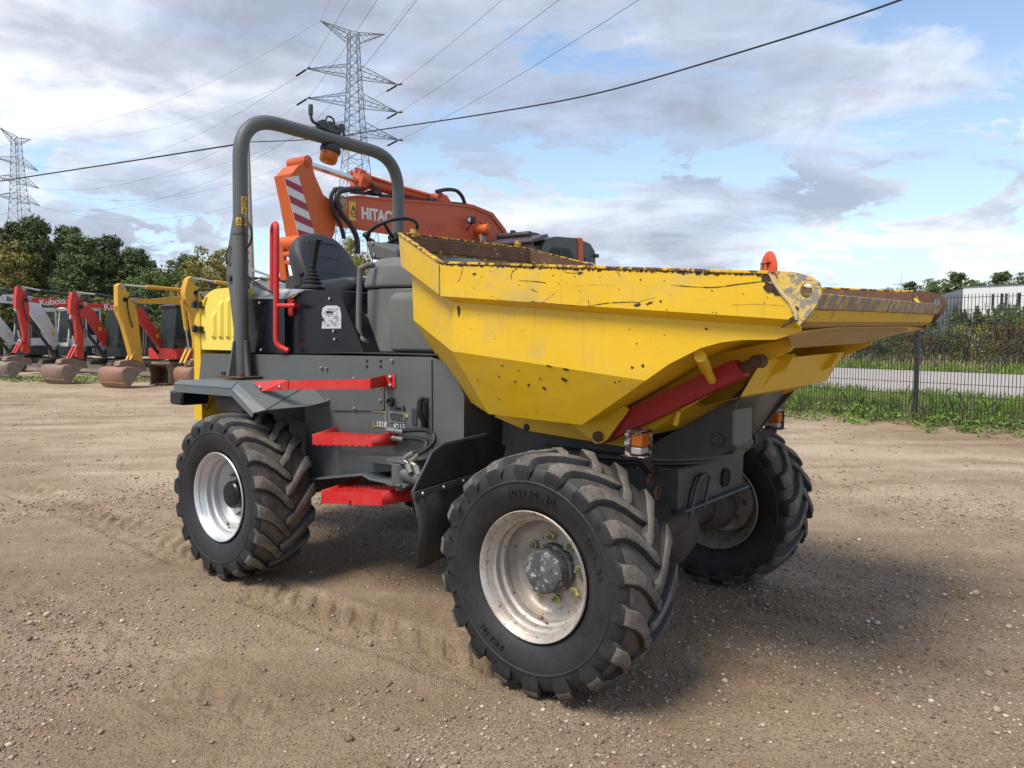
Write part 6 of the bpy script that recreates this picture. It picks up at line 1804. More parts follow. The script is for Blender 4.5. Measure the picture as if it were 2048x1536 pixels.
mb = MB(); q_ = (0.992, 3.135)
mb.cyl(hpt(q_, .19), hpt(q_, .42), .085, 18); mb.cyl(hpt(q_, .42), hpt(q_, .435), .06, 18); mb.lathe([(.19, .17), (.20, .16), (.20, .15)], (q_[0], 0, q_[1]), (0, 1, 0), 28)
bs = build('boom_cylinder_pin', mb, M['orange2'], hb, ang=40)
mb = MB(); a_ = (1.097, 3.062); b_ = (0.883, 2.685); mb.cyl(hpt(a_, .32), (b_[0], .32, b_[1]), .045, 14); build('lift_rod', mb, M['chrome'], hb)
mb = MB(); q_ = (1.277, 3.25); mb.obox((q_[0], .30, q_[1]), ((.05, 0, 0), (0, .05, 0), (0, 0, .05))); mb.tube([(q_[0], .3, q_[1] - .05), (q_[0] + .03, .26, q_[1] - .12), (q_[0] + .0, .2, q_[1] - .14)], .012, 6); build('work_lamp', mb, M['ink'], hb, bevel=.008)
mb = MB(); mb.lathe([(0, .035), (.004, .034), (.008, .001)], (q_[0] + .05, .30, q_[1]), (1, .3, 0), 14); build('lamp_lens', mb, M['lens'], hb)
# bucket link end and quick hitch below the arm
mb = MB(); a_ = (4.397, 2.548); mb.cyl(hpt((4.336, 2.631), -.24), hpt((4.336, 2.631), .24), .09, 18); mb.beam(hpt((4.408, 2.665), .18), hpt((4.333, 2.198), .18), .05, .13, (0, 1, 0)); mb.beam(hpt((4.408, 2.665), -.18), hpt((4.333, 2.198), -.18), .05, .13, (0, 1, 0))
mb.beam(hpt((4.47, 2.495), .1), hpt((4.251, 2.49), .1), .3, .05); mb.beam(hpt((4.444, 2.403), .1), hpt((4.253, 2.394), .1), .3, .05)
build('bucket_link', mb, M['orange2'], ha, bevel=.012)
q_ = (4.258, 2.202)
mb = MB(); sh = [(.25, 1.25), (-.1, 1.35), (-.4, 1.15), (-.5, .8), (-.35, .45), (0, .35), (.4, .40)]
mb.loft([[(q_[0] - .2 - x_, -.5, z_ - .3) for x_, z_ in sh], [(q_[0] - .2 - x_, .5, z_ - .3) for x_, z_ in sh]], closed=False, caps=False); bk = build('bucket', mb, M['bucket'], ha, solid=(.03, 0), ang=40)
mb = MB(); mb.box(q_[0] - .25, q_[0] + .1, -.16, .16, 1.0, q_[1] + .05); build('quick_hitch', mb, M['mblack'], bk, bevel=.02)
# cab
cy0, cy1 = .38, 1.28
cz0, cz1 = 1.25, 3.0
def cabside(y, dz=0): return [(-.80, cz0), (.95, cz0), (.98, 2.0), (.86, 2.80), (.74, 2.95), (.45, 3.02), (-.2, 3.06), (-.62, 3.01), (-.78, 2.90), (-.82, 2.6)]
mb = MB(); mb.prism(cabside(0), cy0, cy1); hc = build('cab', mb, M['cabgrey'], H, bevel=.05, seg=3)
mb = MB(); mb.prism([(-.10, 2.10), (-.10, 2.70), (.05, 2.84), (.55, 2.82), (.70, 2.70), (.80, 2.10)], cy1 - .006, cy1 + .006); wd_ = build('door_window', mb, M['glass'], hc, bevel=.003)
mb = MB(); mb.prism([(-.13, 2.07), (-.13, 2.72), (.04, 2.875), (.56, 2.855), (.735, 2.71), (.83, 2.07)], cy1 - .02, cy1 + .002); build('window_seal', mb, M['ink'], hc, bevel=.004)
mb = MB(); mb.box(.33, .36, cy1 + .003, cy1 + .012, 2.1, 2.82); mb.box(.36, .62, cy1 + .002, cy1 + .010, 2.1, 2.13); build('window_divider', mb, M['ink'], hc)
mb = MB(); mb.prism([(-.36, cz0), (-.36, 3.02), (-.22, 3.045), (-.22, cz0)], cy1 - .01, cy1 + .014); mb.box(-.36, -.22, cy0, cy1 + .01, 3.02, 3.075); build('orange_pillar', mb, M['orange2'], hc, bevel=.01)
mb = MB(); mb.prism([(-.73, 2.0), (-.75, 2.72), (-.42, 2.78), (-.42, 2.0)], cy1 - .004, cy1 + .008); build('rear_quarter_window', mb, M['glass'], hc)
textmesh('window_sticker', 'CRIES', .13, M['white'], hc, (-.585, cy1 + .010, 2.66), (-1, 0, 0), (0, 0, 1), depth=.001, bold=.004)
mb = MB(); mb.box(-.70, -.48, cy1 + .006, cy1 + .010, 2.30, 2.50); build('pale_sticker', mb, plain('pale_blue', (.35, .6, .66), .5), hc, smooth=False)
mb = MB(); mb.box(.955, .99, cy0 + .08, cy1 - .08, 1.5, 2.72); build('windscreen', mb, M['glass'], hc, bevel=.01)
mb = MB(); mb.prism([(.70, 2.98), (1.15, 2.86), (1.15, 2.90), (.72, 3.03)], cy0 - .02, cy1 + .02); mb.box(1.06, 1.12, cy0, cy1, 2.76, 2.86); build('visor', mb, plain('visor_plum', (.07, .045, .05), .4), hc, bevel=.01)
for y_ in (cy0 + .08, cy1 - .14):
    mb = MB(); mb.box(.95, 1.03, y_, y_ + .16, 2.72, 2.83); build('roof_lamp', mb, M['ink'], hc, bevel=.01)
for y_ in (cy0 + .08, cy1 - .14):
    mb = MB(); mb.box(1.03, 1.04, y_ + .015, y_ + .145, 2.735, 2.815); build('lamp_lens', mb, M['lens'], hc, bevel=.004)
mb = MB(); mb.cyl((.78, cy0 + .05, 3.04), (.78, cy1 - .25, 3.04), .05, 12); mb.box(.74, .82, cy0 + .3, cy0 + .36, 3.0, 3.12); build('roof_guard', mb, M['mblack'], hc, bevel=.01); mb = MB(); mb.ball((.3, cy0 + .35, 3.09), .2, .14, .05); build('roof_dome', mb, M['mblack'], hc); mb = MB(); mb.box(-.84, -.74, cy1 - .05, cy1 + .05, 2.80, 2.86); build('mirror_stub', mb, M['mblack'], hc, bevel=.01)
# ------------------------------------------------------------------ pylons and lines
def lattice(name_root, label, base, armdir, hs=(60.5, 51.4, 45.9, 40.4), depth_scale=1.0, r_=.07):
    a_ = math.atan2(armdir[1], armdir[0])
    t_ = thing('pylon', label, 'pylon', (base[0], base[1], -.2), a_, 'lattice power pylons')
    wid = [(0, 4.9), (14, 3.7), (28, 2.55), (36, 1.9), (40.4, 1.6), (45.9, 1.3), (51.4, 1.05), (60.5, .75)]
    def W_(z): return float(np.interp(z, [w[0] for w in wid], [w[1] for w in wid]))
    mb = MB(); lv = [0, 6, 11.5, 16.5, 21, 25, 28.5, 31.5, 34.2, 36.6, 38.6, 40.4, 42.3, 44.1, 45.9, 47.8, 49.6, 51.4, 53.3, 55.2, 57.0]
    lv = [l_ for l_ in lv if l_ < hs[0] - 1] + [hs[0]]
    cor = ((-1, -1), (1, -1), (1, 1), (-1, 1))
    for z0, z1 in zip(lv[:-1], lv[1:]):
        w0, w1 = W_(z0), W_(z1)
        for i in range(4):
            c0, c1 = cor[i], cor[(i + 1) % 4]
            p00 = (c0[0] * w0, c0[1] * w0, z0); p01 = (c0[0] * w1, c0[1] * w1, z1); p10 = (c1[0] * w0, c1[1] * w0, z0); p11 = (c1[0] * w1, c1[1] * w1, z1)
            mb.tube([p00, p01], r_ * 1.25, 4); mb.tube([p00, p11], r_ * .7, 3); mb.tube([p10, p01], r_ * .7, 3); mb.tube([p01, p11], r_ * .7, 3)
            if z0 < 25:
                m0 = (Vector(p00) + Vector(p01)) / 2; m1 = (Vector(p10) + Vector(p11)) / 2; mc = (m0 + m1) / 2
                mb.tube([m0, mc], r_ * .5, 3); mb.tube([m1, mc], r_ * .5, 3)
    build('tower_body', mb, M['pylon'], t_, smooth=False)
    tips = []
    for k, hz in enumerate(hs):
        L_ = 6.3 if k == 0 else 8.9; dn = -1.9 if k == 0 else 2.0
        for s_ in (-1, 1):
            mb = MB(); w0 = W_(hz); n_ = 6
            tip = Vector((s_ * L_, 0, hz + (1.0 if k == 0 else 0)))
            roots = [Vector((s_ * w0, -w0, hz)), Vector((s_ * w0, w0, hz)), Vector((s_ * w0, -w0, hz + dn)), Vector((s_ * w0, w0, hz + dn))]
            for q_ in roots: mb.tube([q_, tip], r_, 4)
            for i in range(n_):
                f0, f1 = i / n_, (i + 1) / n_
                for (a, b_) in ((0, 1), (0, 2), (1, 3), (2, 3)):
                    mb.tube([roots[a].lerp(tip, f0), roots[b_].lerp(tip, f1)], r_ * .55, 3)
            build('cross_arm', mb, M['pylon'], t_, smooth=False)
            tips.append((k, s_, tip))
    ca, sa = math.cos(a_), math.sin(a_)
    return t_, {(k, s_): Vector((base[0] + ca * p_.x, base[1] + sa * p_.x, p_.z - .2)) for k, s_, p_ in tips}


pA, tipA = lattice('pylon', 'tall steel lattice pylon rising behind the dumper roll bar', ((-30.13, 145, 19.08)[0], 145.0), (.866, .5), ((-30.01, 145, 58.14)[2], (-30.13, 145, 50)[2], (-30.22, 145, 44.7)[2], (-30.3, 145, 39.37)[2]))
pB, tipB = lattice('pylon', 'smaller distant steel lattice pylon at the far left above the trees', ((-142.39, 217, 39.19)[0], 217.0), (.04, 1.0), ((-141.52, 217, 57.14)[2], (-141.89, 217, 49.53)[2], (-142.14, 217, 44.3)[2], (-142.39, 217, 39.19)[2]))


def insul(p, d, nm='insulator', label=None, par=None):
    mb = MB(); L_ = 2.6; d = Vector(d).normalized(); a = p + d * .4; b_ = a + d * L_
    mb.tube([a, b_], .17, 8)
    return mb, b_


def wire(a, b_, sag, label, r_=.035, n_=24, grp='overhead power lines', ins=True):
    a = Vector(a); b_ = Vector(b_); mb = MB(); pts = []
    for k in range(n_ + 1):
        f_ = k / n_; p_ = a.lerp(b_, f_); p_.z -= sag * 4 * f_ * (1 - f_); pts.append(p_)
    mb.tube(pts, r_, 5)
    o = build('power_line', mb, M['wire'], None, smooth=False); tag(o, label, 'power line', grp)
    return pts


arm_n = ['earth-wire arm', 'upper cross-arm', 'middle cross-arm', 'lowest cross-arm']
side_n = {-1: 'left', 1: 'right'}
LD = Vector((.379, -.925, 0))
ins_par = {}
for (k, s_), p_ in tipA.items():
    other = tipB[(k, s_)]
    d1 = (other - p_).normalized()
    drop = Vector((0, 0, -1.2 if k else 0))
    wire(p_, other, 9 if k else 6.5, f'thin power line between both pylons, from the {side_n[s_]} tip of the {arm_n[k]}', .022 if k else .017)
    end = p_ + LD * 330 + Vector((0, 0, -1))
    wire(p_, end, 10.5 if k else 8, f'power line from the tall pylon {arm_n[k]}, {side_n[s_]} tip, passing overhead', .024 if k else .018, 40)
    if k:
        inv = pA.matrix_world
        for d_ in (d1, LD):
            mb, e_ = insul(Vector((0, 0, 0)), Vector((0, 0, -1)) * .25 + d_)
            o = build('insulator', mb, M['ink'], pA)
            ca, sa = math.cos(pA.rotation_euler[2]), math.sin(pA.rotation_euler[2])
            rel = p_ - Vector(pA.location)
            o.location = (rel.x * ca + rel.y * sa, -rel.x * sa + rel.y * ca, rel.z); o.rotation_euler = (0, 0, -pA.rotation_euler[2])
    ob = tipB[(k, s_)]; wire(ob, ob + Vector((-220, 60, 0)), 8, f'power line leaving the far left pylon at its {arm_n[k]}, {side_n[s_]} tip', .025, 12)
# service cable with its pole
tp_ = thing('utility_pole', 'slim concrete utility pole directly behind the dumper roll bar post', 'pole', ((-9.5, 27, 0.88)[0], 27, 0))
mb = MB(); mb.loft([[(-.19, -.15, -.3), (.19, -.15, -.3), (.19, .15, -.3), (-.19, .15, -.3)], [(-.10, -.08, 8.55), (.10, -.08, 8.55), (.10, .08, 8.55), (-.10, .08, 8.55)]]); build('shaft', mb, M['concrete'], tp_, bevel=.02)
for k in range(26):
    if 8.3 - k * .3 > .6:
        mb = MB(); z_ = 8.3 - k * .3; mb.cyl((.02, -.17 + z_ * .008, z_), (.02, -.10, z_), .022, 8); build('pole_hole', mb, M['ink'], tp_)
mb = MB(); mb.box(-.30, .1, -.05, .05, 8.35, 8.45); mb.ball((-.32, 0, 8.40), .07); build('cable_clamp', mb, M['ink'], tp_)
px0 = (-9.5, 27, 0.88)[0]
cabpts = [(-9.9, 27, 8.22), (-16.22, 31, 8.46), (-24.49, 36, 8.72), (-38.78, 44, 8.98)]
mb = MB(); mb.tube(cr(cabpts, 8), .028, 6); tag(build('service_cable', mb, M['hose'], None), 'black overhead cable from the concrete pole out to the left edge', 'cable', 'black service cable')
cp = [(-9.36, 27, 8.31), (-6.15, 24.2, 7.72), (-3.69, 22, 7.44), (-0.55, 19, 7.03), (1.9, 16.4, 6.72), (4.25, 13.6, 6.6), (5.78, 11.4, 6.5), (7.01, 9.2, 6.48)]
mb = MB(); mb.tube(cr(cp, 8), .017, 6); tag(build('service_cable', mb, M['hose'], None), 'thick twisted black cable rising from the concrete pole to the upper right', 'cable', 'black service cable')
mb = MB()
lx = (-8.81, 27, 0.88)[0] - px0; lz = (-8.62, 27, 8.94)[2]
mb.tube(cr([(0, 0, 8.4), (.05, 0, 8.95), (.3, 0, 9.12), (lx - .15, 0, lz + .03)], 5), .03, 8); la_ = build('lamp_arm', mb, M['pylon'], tp_)
mb = MB(); mb.ball((lx, 0, lz), .28, .13, .05); build('lamp_head', mb, M['pylon'], la_)
# far mast and far pylon tip
for (x_, y0_, yt, D_, nm, lb_) in ((285, 560, 500, 260, 'lattice_mast', 'tiny far lattice mast above the treetops on the left'), (1797, 640, 566, 420, 'lattice_mast', 'tiny far pylon top above the trees right of the skip')):
    t_ = thing(nm, lb_, 'mast', ((x_ - 1024) / 1480 * D_, D_, 0)); zt = 1.593 + (661 - yt) / 1480 * D_
    mb = MB(); w_ = .9
    for i in range(12):
        z0, z1 = zt * i / 12, zt * (i + 1) / 12
        for sx, sy in ((-1, -1), (1, -1), (1, 1), (-1, 1)):
            mb.tube([(sx * w_, sy * w_, z0), (sx * w_, sy * w_, z1)], .12, 3)
        mb.tube([(-w_, -w_, z0), (w_, -w_, z1)], .1, 3); mb.tube([(w_, -w_, z0), (-w_, -w_, z1)], .1, 3)
    if x_ > 1000:
        for dz in (0, -4): mb.tube([(-5, 0, zt - 1 + dz), (5, 0, zt - 1 + dz)], .16, 3)
        mb.tube([(0, 0, zt), (0, 0, zt + 4)], .12, 3)
    else: mb.box(-1.4, 1.4, -1.4, 1.4, zt - .6, zt)
    build('mast_frame', mb, M['pylon'], t_, smooth=False)

# ------------------------------------------------------------------ trees and shrubs
def leaf_mesh(name, centres, rad, per, size, mat, squash=.7, seed=0):
    r_ = np.random.default_rng(seed)
    C_ = np.array(centres); n = len(C_) * per
    base = np.repeat(C_[:, :3], per, 0); rr = np.repeat(C_[:, 3] if C_.shape[1] > 3 else np.full(len(C_), rad), per)
    d = r_.normal(size=(n, 3)); d /= np.linalg.norm(d, axis=1)[:, None]
    p = base + d * (rr * (.35 + .65 * r_.random(n) ** .5))[:, None] * np.array([1, 1, squash])
    nrm = d * .8 + r_.normal(size=(n, 3)) * .7 + np.array([0, 0, .5]); nrm /= np.linalg.norm(nrm, axis=1)[:, None]
    t1 = np.cross(nrm, r_.normal(size=(n, 3))); t1 /= np.linalg.norm(t1, axis=1)[:, None]; t2 = np.cross(nrm, t1)
    s = (size * (.6 + .8 * r_.random(n)))[:, None]
    q = np.stack([p - t1 * s, p - t2 * s * .6, p + t1 * s, p + t2 * s * .6], 1).reshape(-1, 3)
    me = bpy.data.meshes.new(name)
    me.vertices.add(n * 4); me.vertices.foreach_set('co', q.ravel()); me.loops.add(n * 4); me.loops.foreach_set('vertex_index', np.arange(n * 4))
    me.polygons.add(n); me.polygons.foreach_set('loop_start', np.arange(n) * 4); me.update(calc_edges=True); me.materials.append(mat)
    return me


def crown_centres(kind, n, seed):
    r_ = random.Random(seed); out = []
    for i in range(n):
        if kind == 'pine':
            f_ = r_.random(); z = .30 + .70 * f_; w = (.30 + .10 * r_.random()) * (1 - f_ * .80) * (1 + .25 * math.sin(f_ * 21))
            a_ = r_.random() * 6.283; rr = w * (.25 + .75 * r_.random() ** .5)
            out.append((rr * math.cos(a_), rr * math.sin(a_), z, .035 + .045 * r_.random()))
        else:
            a_ = r_.random() * 6.283; ph_ = math.acos(2 * r_.random() - 1); k = r_.uniform(.45, 1.0)
            w = .34 * k * (1 + .25 * math.sin(3 * a_ + seed)); h = .36 * k
            out.append((w * math.sin(ph_) * math.cos(a_), w * math.sin(ph_) * math.sin(a_), .60 + h * math.cos(ph_), .04 + .06 * r_.random()))
    return out


crowns = {}
trunk_me = {}
for kind, mk, nv in (('pine', 'pine', 4), ('oak', 'oak', 3), ('autumn', 'autumn', 2)):
    crowns[kind] = [leaf_mesh('crown', crown_centres('pine' if kind == 'pine' else 'oak', 150 if kind == 'pine' else 120, 10 * q_ + len(kind)), .08, 66, .0125 if kind == 'pine' else .0135, M[mk], .62, q_ + 5) for q_ in range(nv)]
mb = MB(); mb.tube([(0, 0, -.03), (.008, 0, .25), (-.006, .01, .6), (0, 0, .92)], [.022, .018, .012, .003], 7)
for k in range(9):
    a_ = k * 2.4; z_ = .32 + k * .06; L_ = .22 * (1 - k * .06); mb.tube([(0, 0, z_), (L_ * .5 * math.cos(a_), L_ * .5 * math.sin(a_), z_ + .05), (L_ * math.cos(a_), L_ * math.sin(a_), z_ + .12)], [.007, .005, .002], 5)
t0 = build('trunk', mb, M['bark'], None); trunk = t0.data; bpy.data.objects.remove(t0)


def tree(x, y, h, w, kind, label, q_, group):
    t_ = thing({'pine': 'pine_tree', 'oak': 'broadleaf_tree', 'autumn': 'autumn_tree'}[kind], label, 'tree', (x, y, -.1), random.uniform(0, 6), group)
    t_.scale = (w, w, h)
    for nm, me in (('trunk', trunk), ('crown', crowns[kind][q_ % len(crowns[kind])])):
        o = bpy.data.objects.new(nm, me); col.objects.link(o); o.parent = t_
    return t_


G1 = 'trees of the wood behind the excavators'
row = [(-60, 470, 60, 'pine'), (-15, 462, 62, 'pine'), (22, 468, 58, 'autumn'), (48, 462, 64, 'pine'), (86, 455, 60, 'pine'), (122, 478, 66, 'oak'), (146, 470, 62, 'pine'), (172, 484, 58, 'pine'), (200, 492, 64, 'oak'), (226, 489, 60, 'pine'),
       (252, 512, 62, 'oak'), (278, 510, 60, 'pine'), (305, 532, 58, 'oak'), (335, 526, 62, 'oak'), (362, 514, 60, 'oak'), (385, 522, 64, 'pine'), (408, 525, 58, 'oak'), (434, 490, 50, 'autumn'), (462, 515, 56, 'autumn'), (490, 560, 60, 'oak'), (535, 545, 55, 'autumn'), (570, 570, 62, 'oak'), (612, 575, 60, 'oak')]
names_l = {'pine': 'dark pine', 'oak': 'green broadleaf tree', 'autumn': 'yellowing tree'}
lm = ['beyond the left frame edge', 'at the left frame edge', 'in front of the pines near the left edge', 'just right of the far left pylon foot', 'with the tallest top of the wood', 'between two pines above the first red arm', 'above the second red arm', 'right of the second red arm top', 'above the gap between red and yellow arms', 'forming the shoulder of the wood', 'where the wood drops towards the right', 'beside the tiny lattice mast', 'in the dip of the treeline', 'above the first yellow boom', 'with rounded top near the second yellow arm', 'behind the top of the second yellow arm', 'left of the yellowing crown', 'standing tall left of the roll bar hinge', 'right behind the roll bar post', 'low, right of the roll bar post', 'seen through the roll bar beside the concrete pole', 'low behind the red handrail', 'low behind the operator seat']
for i, (px_, py_, D_, kd) in enumerate(row):
    h_ = 1.593 + (661 - py_) / 1480 * D_
    h_ *= 1.0 if kd != 'pine' else 1.02
    tree((px_ - 1024) / 1480 * D_, D_, h_ / .97, h_ * random.uniform(.72, .95), kd, names_l[kd] + ' ' + lm[i], i, G1)
# second, lower row that closes the wood
for i in range(26):
    px_ = -80 + i * 27 + random.uniform(-8, 8); D_ = random.uniform(45, 52)
    top = 585 + 12 * math.sin(i * 1.7) + (0 if px_ < 330 else 5); h_ = 1.593 + (661 - top) / 1480 * D_
    kd = random.choice(['oak', 'oak', 'autumn', 'pine'])
    t_ = tree((px_ - 1024) / 1480 * D_, D_, h_ * 1.1, h_ * 1.15, kd, 'low %s in the undergrowth of the wood, between excavators and tall trees' % names_l[kd], i + 3, 'undergrowth of the wood')
    t_.location.z = -h_ * .12
for i in range(20):
    px_ = -120 + i * 38; D_ = random.uniform(70, 84); top = float(np.interp(px_, [-100, 90, 240, 330, 450, 640], [478, 470, 505, 540, 545, 585])); h_ = 1.593 + (661 - top) / 1480 * D_
    tree((px_ - 1024) / 1480 * D_, D_, h_ * 1.03, h_ * .9, 'pine' if i % 3 else 'oak', 'tree deep in the wood, filling the back of the treeline', i + 1, 'back row of the wood')
for i, (px_, py_, D_, kd) in enumerate([(1775, 575, 150, 'oak'), (1815, 572, 140, 'pine'), (1850, 567, 135, 'oak'), (1868, 556, 130, 'oak'), (1905, 553, 125, 'pine'), (1925, 556, 130, 'oak'), (1960, 560, 135, 'oak'), (1995, 552, 128, 'pine'), (2035, 545, 120, 'oak'), (2080, 540, 120, 'oak')]):
    h_ = 1.593 + (661 - py_) / 1480 * D_
    tree((px_ - 1024) / 1480 * D_, D_, h_ * 1.05, h_ * .95, kd, 'far tree number one' if False else ['far tree low over the skip lip', 'far pine over the skip lip', 'far tree at the grey end of the building', 'rounded far tree above the grey wall', 'far pine above the corner of the white wall', 'far tree just right of the white wall corner', 'far tree above the middle of the white wall', 'far pine above the white wall near the right', 'tall far tree at the right edge', 'far tree beyond the right edge'][i], i, 'trees behind the white building')
# willow shoots seen below the orange boom
t_ = tree((-5.01, 24, 0.96)[0], 24, 5.0, 2.0, 'autumn', 'slender green tree seen between the seat and the steering wheel', 0, None)

# shrubs across the road
shr = {}
for kind, mk in (('h', 'hedge'), ('y', 'hedge_y'), ('b', 'hedge_b')):
    shr[kind] = []
    for q_ in range(2):
        r2 = random.Random(q_ + len(mk)); cs_ = []
        for i in range(55):
            a_ = r2.random() * 6.283; rr = .5 * r2.random() ** .6; z = r2.random() ** .9
            cs_.append((rr * math.cos(a_) * (1.1 - .5 * z), rr * math.sin(a_) * (1.1 - .5 * z), z * .85, .12))
        for i in range(12):
            a_ = r2.random() * 6.283; rr = .42 * r2.random(); lx_ = r2.uniform(-.02, .02); nj_ = r2.randint(3, 7)
            for j in range(nj_): cs_.append((rr * math.cos(a_) + lx_ * j, rr * math.sin(a_), .74 + j * .038, .030 - j * .003))
        shr[kind].append(leaf_mesh('foliage', cs_, .1, 75, .014, M[mk], .8, q_ + 3))
mb = MB()
for k in range(9):
    a_ = k * .7; mb.tube([(0, 0, -.02), (.15 * math.cos(a_), .15 * math.sin(a_), .4), (.32 * math.cos(a_), .32 * math.sin(a_), .95)], [.012, .008, .003], 5)
t0 = build('stems', mb, M['bark'], None); stems = t0.data; bpy.data.objects.remove(t0)
kinds = 'hyhhbhybhhybhbyhbbhyhbhh'
for i in range(46):
    a_ = -24 + (i % 23) * 1.08 + random.uniform(-.25, .25) + (.5 if i > 22 else 0); d_ = (17.2 if i < 23 else 19.6) + random.uniform(-.5, .6); p_ = fence_pt(a_, d_)
    kd = kinds[(i * 7) % 24]; h_ = (random.uniform(1.4, 1.9) if i < 23 else random.uniform(2.1, 2.7))
    t_ = thing('shrub', {'h': 'green shrub', 'y': 'yellow-leaved shrub', 'b': 'brown twiggy shrub'}[kd] + ' in the wild hedge across the road', 'shrub', (p_[0], p_[1], .1), random.uniform(0, 6), {'h': 'green hedge shrubs', 'y': 'yellow hedge shrubs', 'b': 'brown hedge shrubs'}[kd])
    t_.scale = (random.uniform(2.3, 3.1), random.uniform(1.8, 2.4), h_)
    for nm, me in (('stems', stems), ('foliage', shr[kd][i % 2])):
        o = bpy.data.objects.new(nm, me); col.objects.link(o); o.parent = t_


# grass and weeds
def blades(name, n, fa, fd, h0, h1, mat, seed, w=.006):
    r_ = np.random.default_rng(seed); a = fa[0] + (fa[1] - fa[0]) * r_.random(n); d = fd[0] + (fd[1] - fd[0]) * r_.random(n)
    x = FN0[0] + FDIR[0] * a + FNN[0] * d; y = FN0[1] + FDIR[1] * a + FNN[1] * d
    z = gh(x, y, False) + .06 * (d > .3)
    keep = r_.random(n) < np.clip(.55 + 1.5 * value_noise(x * 1.2, y * 1.2, seed + 50), .1, 1); x, y, z, d = x[keep], y[keep], z[keep], d[keep]; n = len(x)
    h = (h0 + (h1 - h0) * r_.random(n)) * (.7 + .9 * np.clip(value_noise(x * .9, y * .9, seed + 9) + .5, 0, 1)); an = r_.random(n) * 6.283; ln = h * (.15 + .45 * r_.random(n)); la = r_.random(n) * 6.283
    cx, cy = np.cos(an) * w, np.sin(an) * w; lx, ly = np.cos(la) * ln, np.sin(la) * ln
    p = np.stack([np.stack([x - cx, y - cy, z], -1), np.stack([x + cx, y + cy, z], -1), np.stack([x + lx * .35 + cx * .8, y + ly * .35 + cy * .8, z + h * .6], -1), np.stack([x + lx, y + ly, z + h], -1), np.stack([x + lx * .35 - cx * .8, y + ly * .35 - cy * .8, z + h * .6], -1)], 1).reshape(-1, 3)
    me = bpy.data.meshes.new(name); me.vertices.add(n * 5); me.vertices.foreach_set('co', p.ravel())
    me.loops.add(n * 5); me.loops.foreach_set('vertex_index', np.arange(n * 5)); me.polygons.add(n); me.polygons.foreach_set('loop_start', np.arange(n) * 5); me.update(calc_edges=True); me.materials.append(mat)
    o = bpy.data.objects.new(name, me); col.objects.link(o); o['kind'] = 'stuff'


blades('verge_grass', 85000, (-26, 9), (.10, 4.7), .07, .21, M['grass'], 1, .007)
blades('dry_grass', 4500, (-20, 7), (-.3, 1.5), .10, .38, M['dry'], 2, .004)
blades('far_verge_grass', 34000, (-30, 14), (14.5, 16.6), .08, .28, M['grass'], 3, .014)
blades('far_dry_grass', 16000, (-30, 14), (15.4, 17.5), .2, .55, M['dry'], 4, .010)
r2 = random.Random(5); cs_ = []
for i in range(1150):
    a_ = r2.uniform(-20, 8); d_ = r2.gauss(-.05, .26); p_ = fence_pt(a_, d_)
    z_ = float(gh(np.array([p_[0]]), np.array([p_[1]]), False)[0]); hh_ = max(.02, r2.gauss(.12, .08) * (1 if d_ > -.3 else .4)); cs_.append((p_[0], p_[1], z_ + hh_, .10))
me = leaf_mesh('fence_weeds', cs_, .1, 26, .024, leaf('weed_leaves', (.08, .15, .025), (.18, .29, .05)), .8, 8)
o = bpy.data.objects.new('fence_weeds', me); col.objects.link(o); o['kind'] = 'stuff'
cs_ = []
for i in range(420):
    a_ = r2.uniform(-30, -3); d_ = r2.gauss(0, .8); px_ = r2.uniform(0, 520); q_ = ((px_ - 1024) / 1480, 1.0); D_ = r2.uniform(22.5, 25)
    cs_.append((q_[0] * D_, D_, .04, .10))
me = leaf_mesh('yard_weeds', cs_, .1, 12, .03, M['grass'], .5, 9)
o = bpy.data.objects.new('yard_weeds', me); col.objects.link(o); o['kind'] = 'stuff'
t_ = thing('weed_bush', 'dark green weed clump growing at the road edge behind the right end of the fence', 'weed', fence_pt(2.55, 3.2, .12)); cs_ = [(r2.gauss(0, .22), r2.gauss(0, .2), abs(r2.gauss(.25, .16)), .08) for _ in range(50)]
me = leaf_mesh('foliage', cs_, .1, 40, .02, M['hedge'], .9, 11); o = bpy.data.objects.new('foliage', me); col.objects.link(o); o.parent = t_

# ------------------------------------------------------------------ fence
FZ = .10
posts_a = [k * 2.52 + .02 for k in range(-6, 5)]
fence = thing('mesh_fence', 'anthracite double-wire mesh fence between the yard and the road', 'fence', (FN0[0], FN0[1], FZ), math.atan2(FDIR[1], FDIR[0]))
pm = None
for a_ in posts_a:
    mb = MB(); mb.box(-.030, .030, -.03, .03, -.2, 2.06); mb.box(-.033, .033, -.033, .033, 2.06, 2.07)
    o = build('post', mb, M['fence'], fence, bevel=.004) if pm is None else bpy.data.objects.new('post', pm)
    if pm is None: pm = o.data
    else: col.objects.link(o); o.parent = fence
    o.location = (a_, .05, 0)
pmesh = None
for a_ in posts_a[:-1]:
    if pmesh is None:
        mb = MB()
        for k in range(50):
            x_ = .035 + k * .05; mb.box(x_ - .0042, x_ + .0042, -.0035, .0035, .03, 2.06)
        for k in range(11):
            z_ = .06 + k * .195
            for y_ in (-.0065, .0065): mb.box(.01, 2.51, y_ - .0035, y_ + .0035, z_ - .004, z_ + .004)
        o = build('wire_panel', mb, M['fence'], fence, smooth=False); pmesh = o.data
    else:
        o = bpy.data.objects.new('wire_panel', pmesh); col.objects.link(o); o.parent = fence
    o['kind'] = 'stuff'; o.location = (a_, 0, 0)

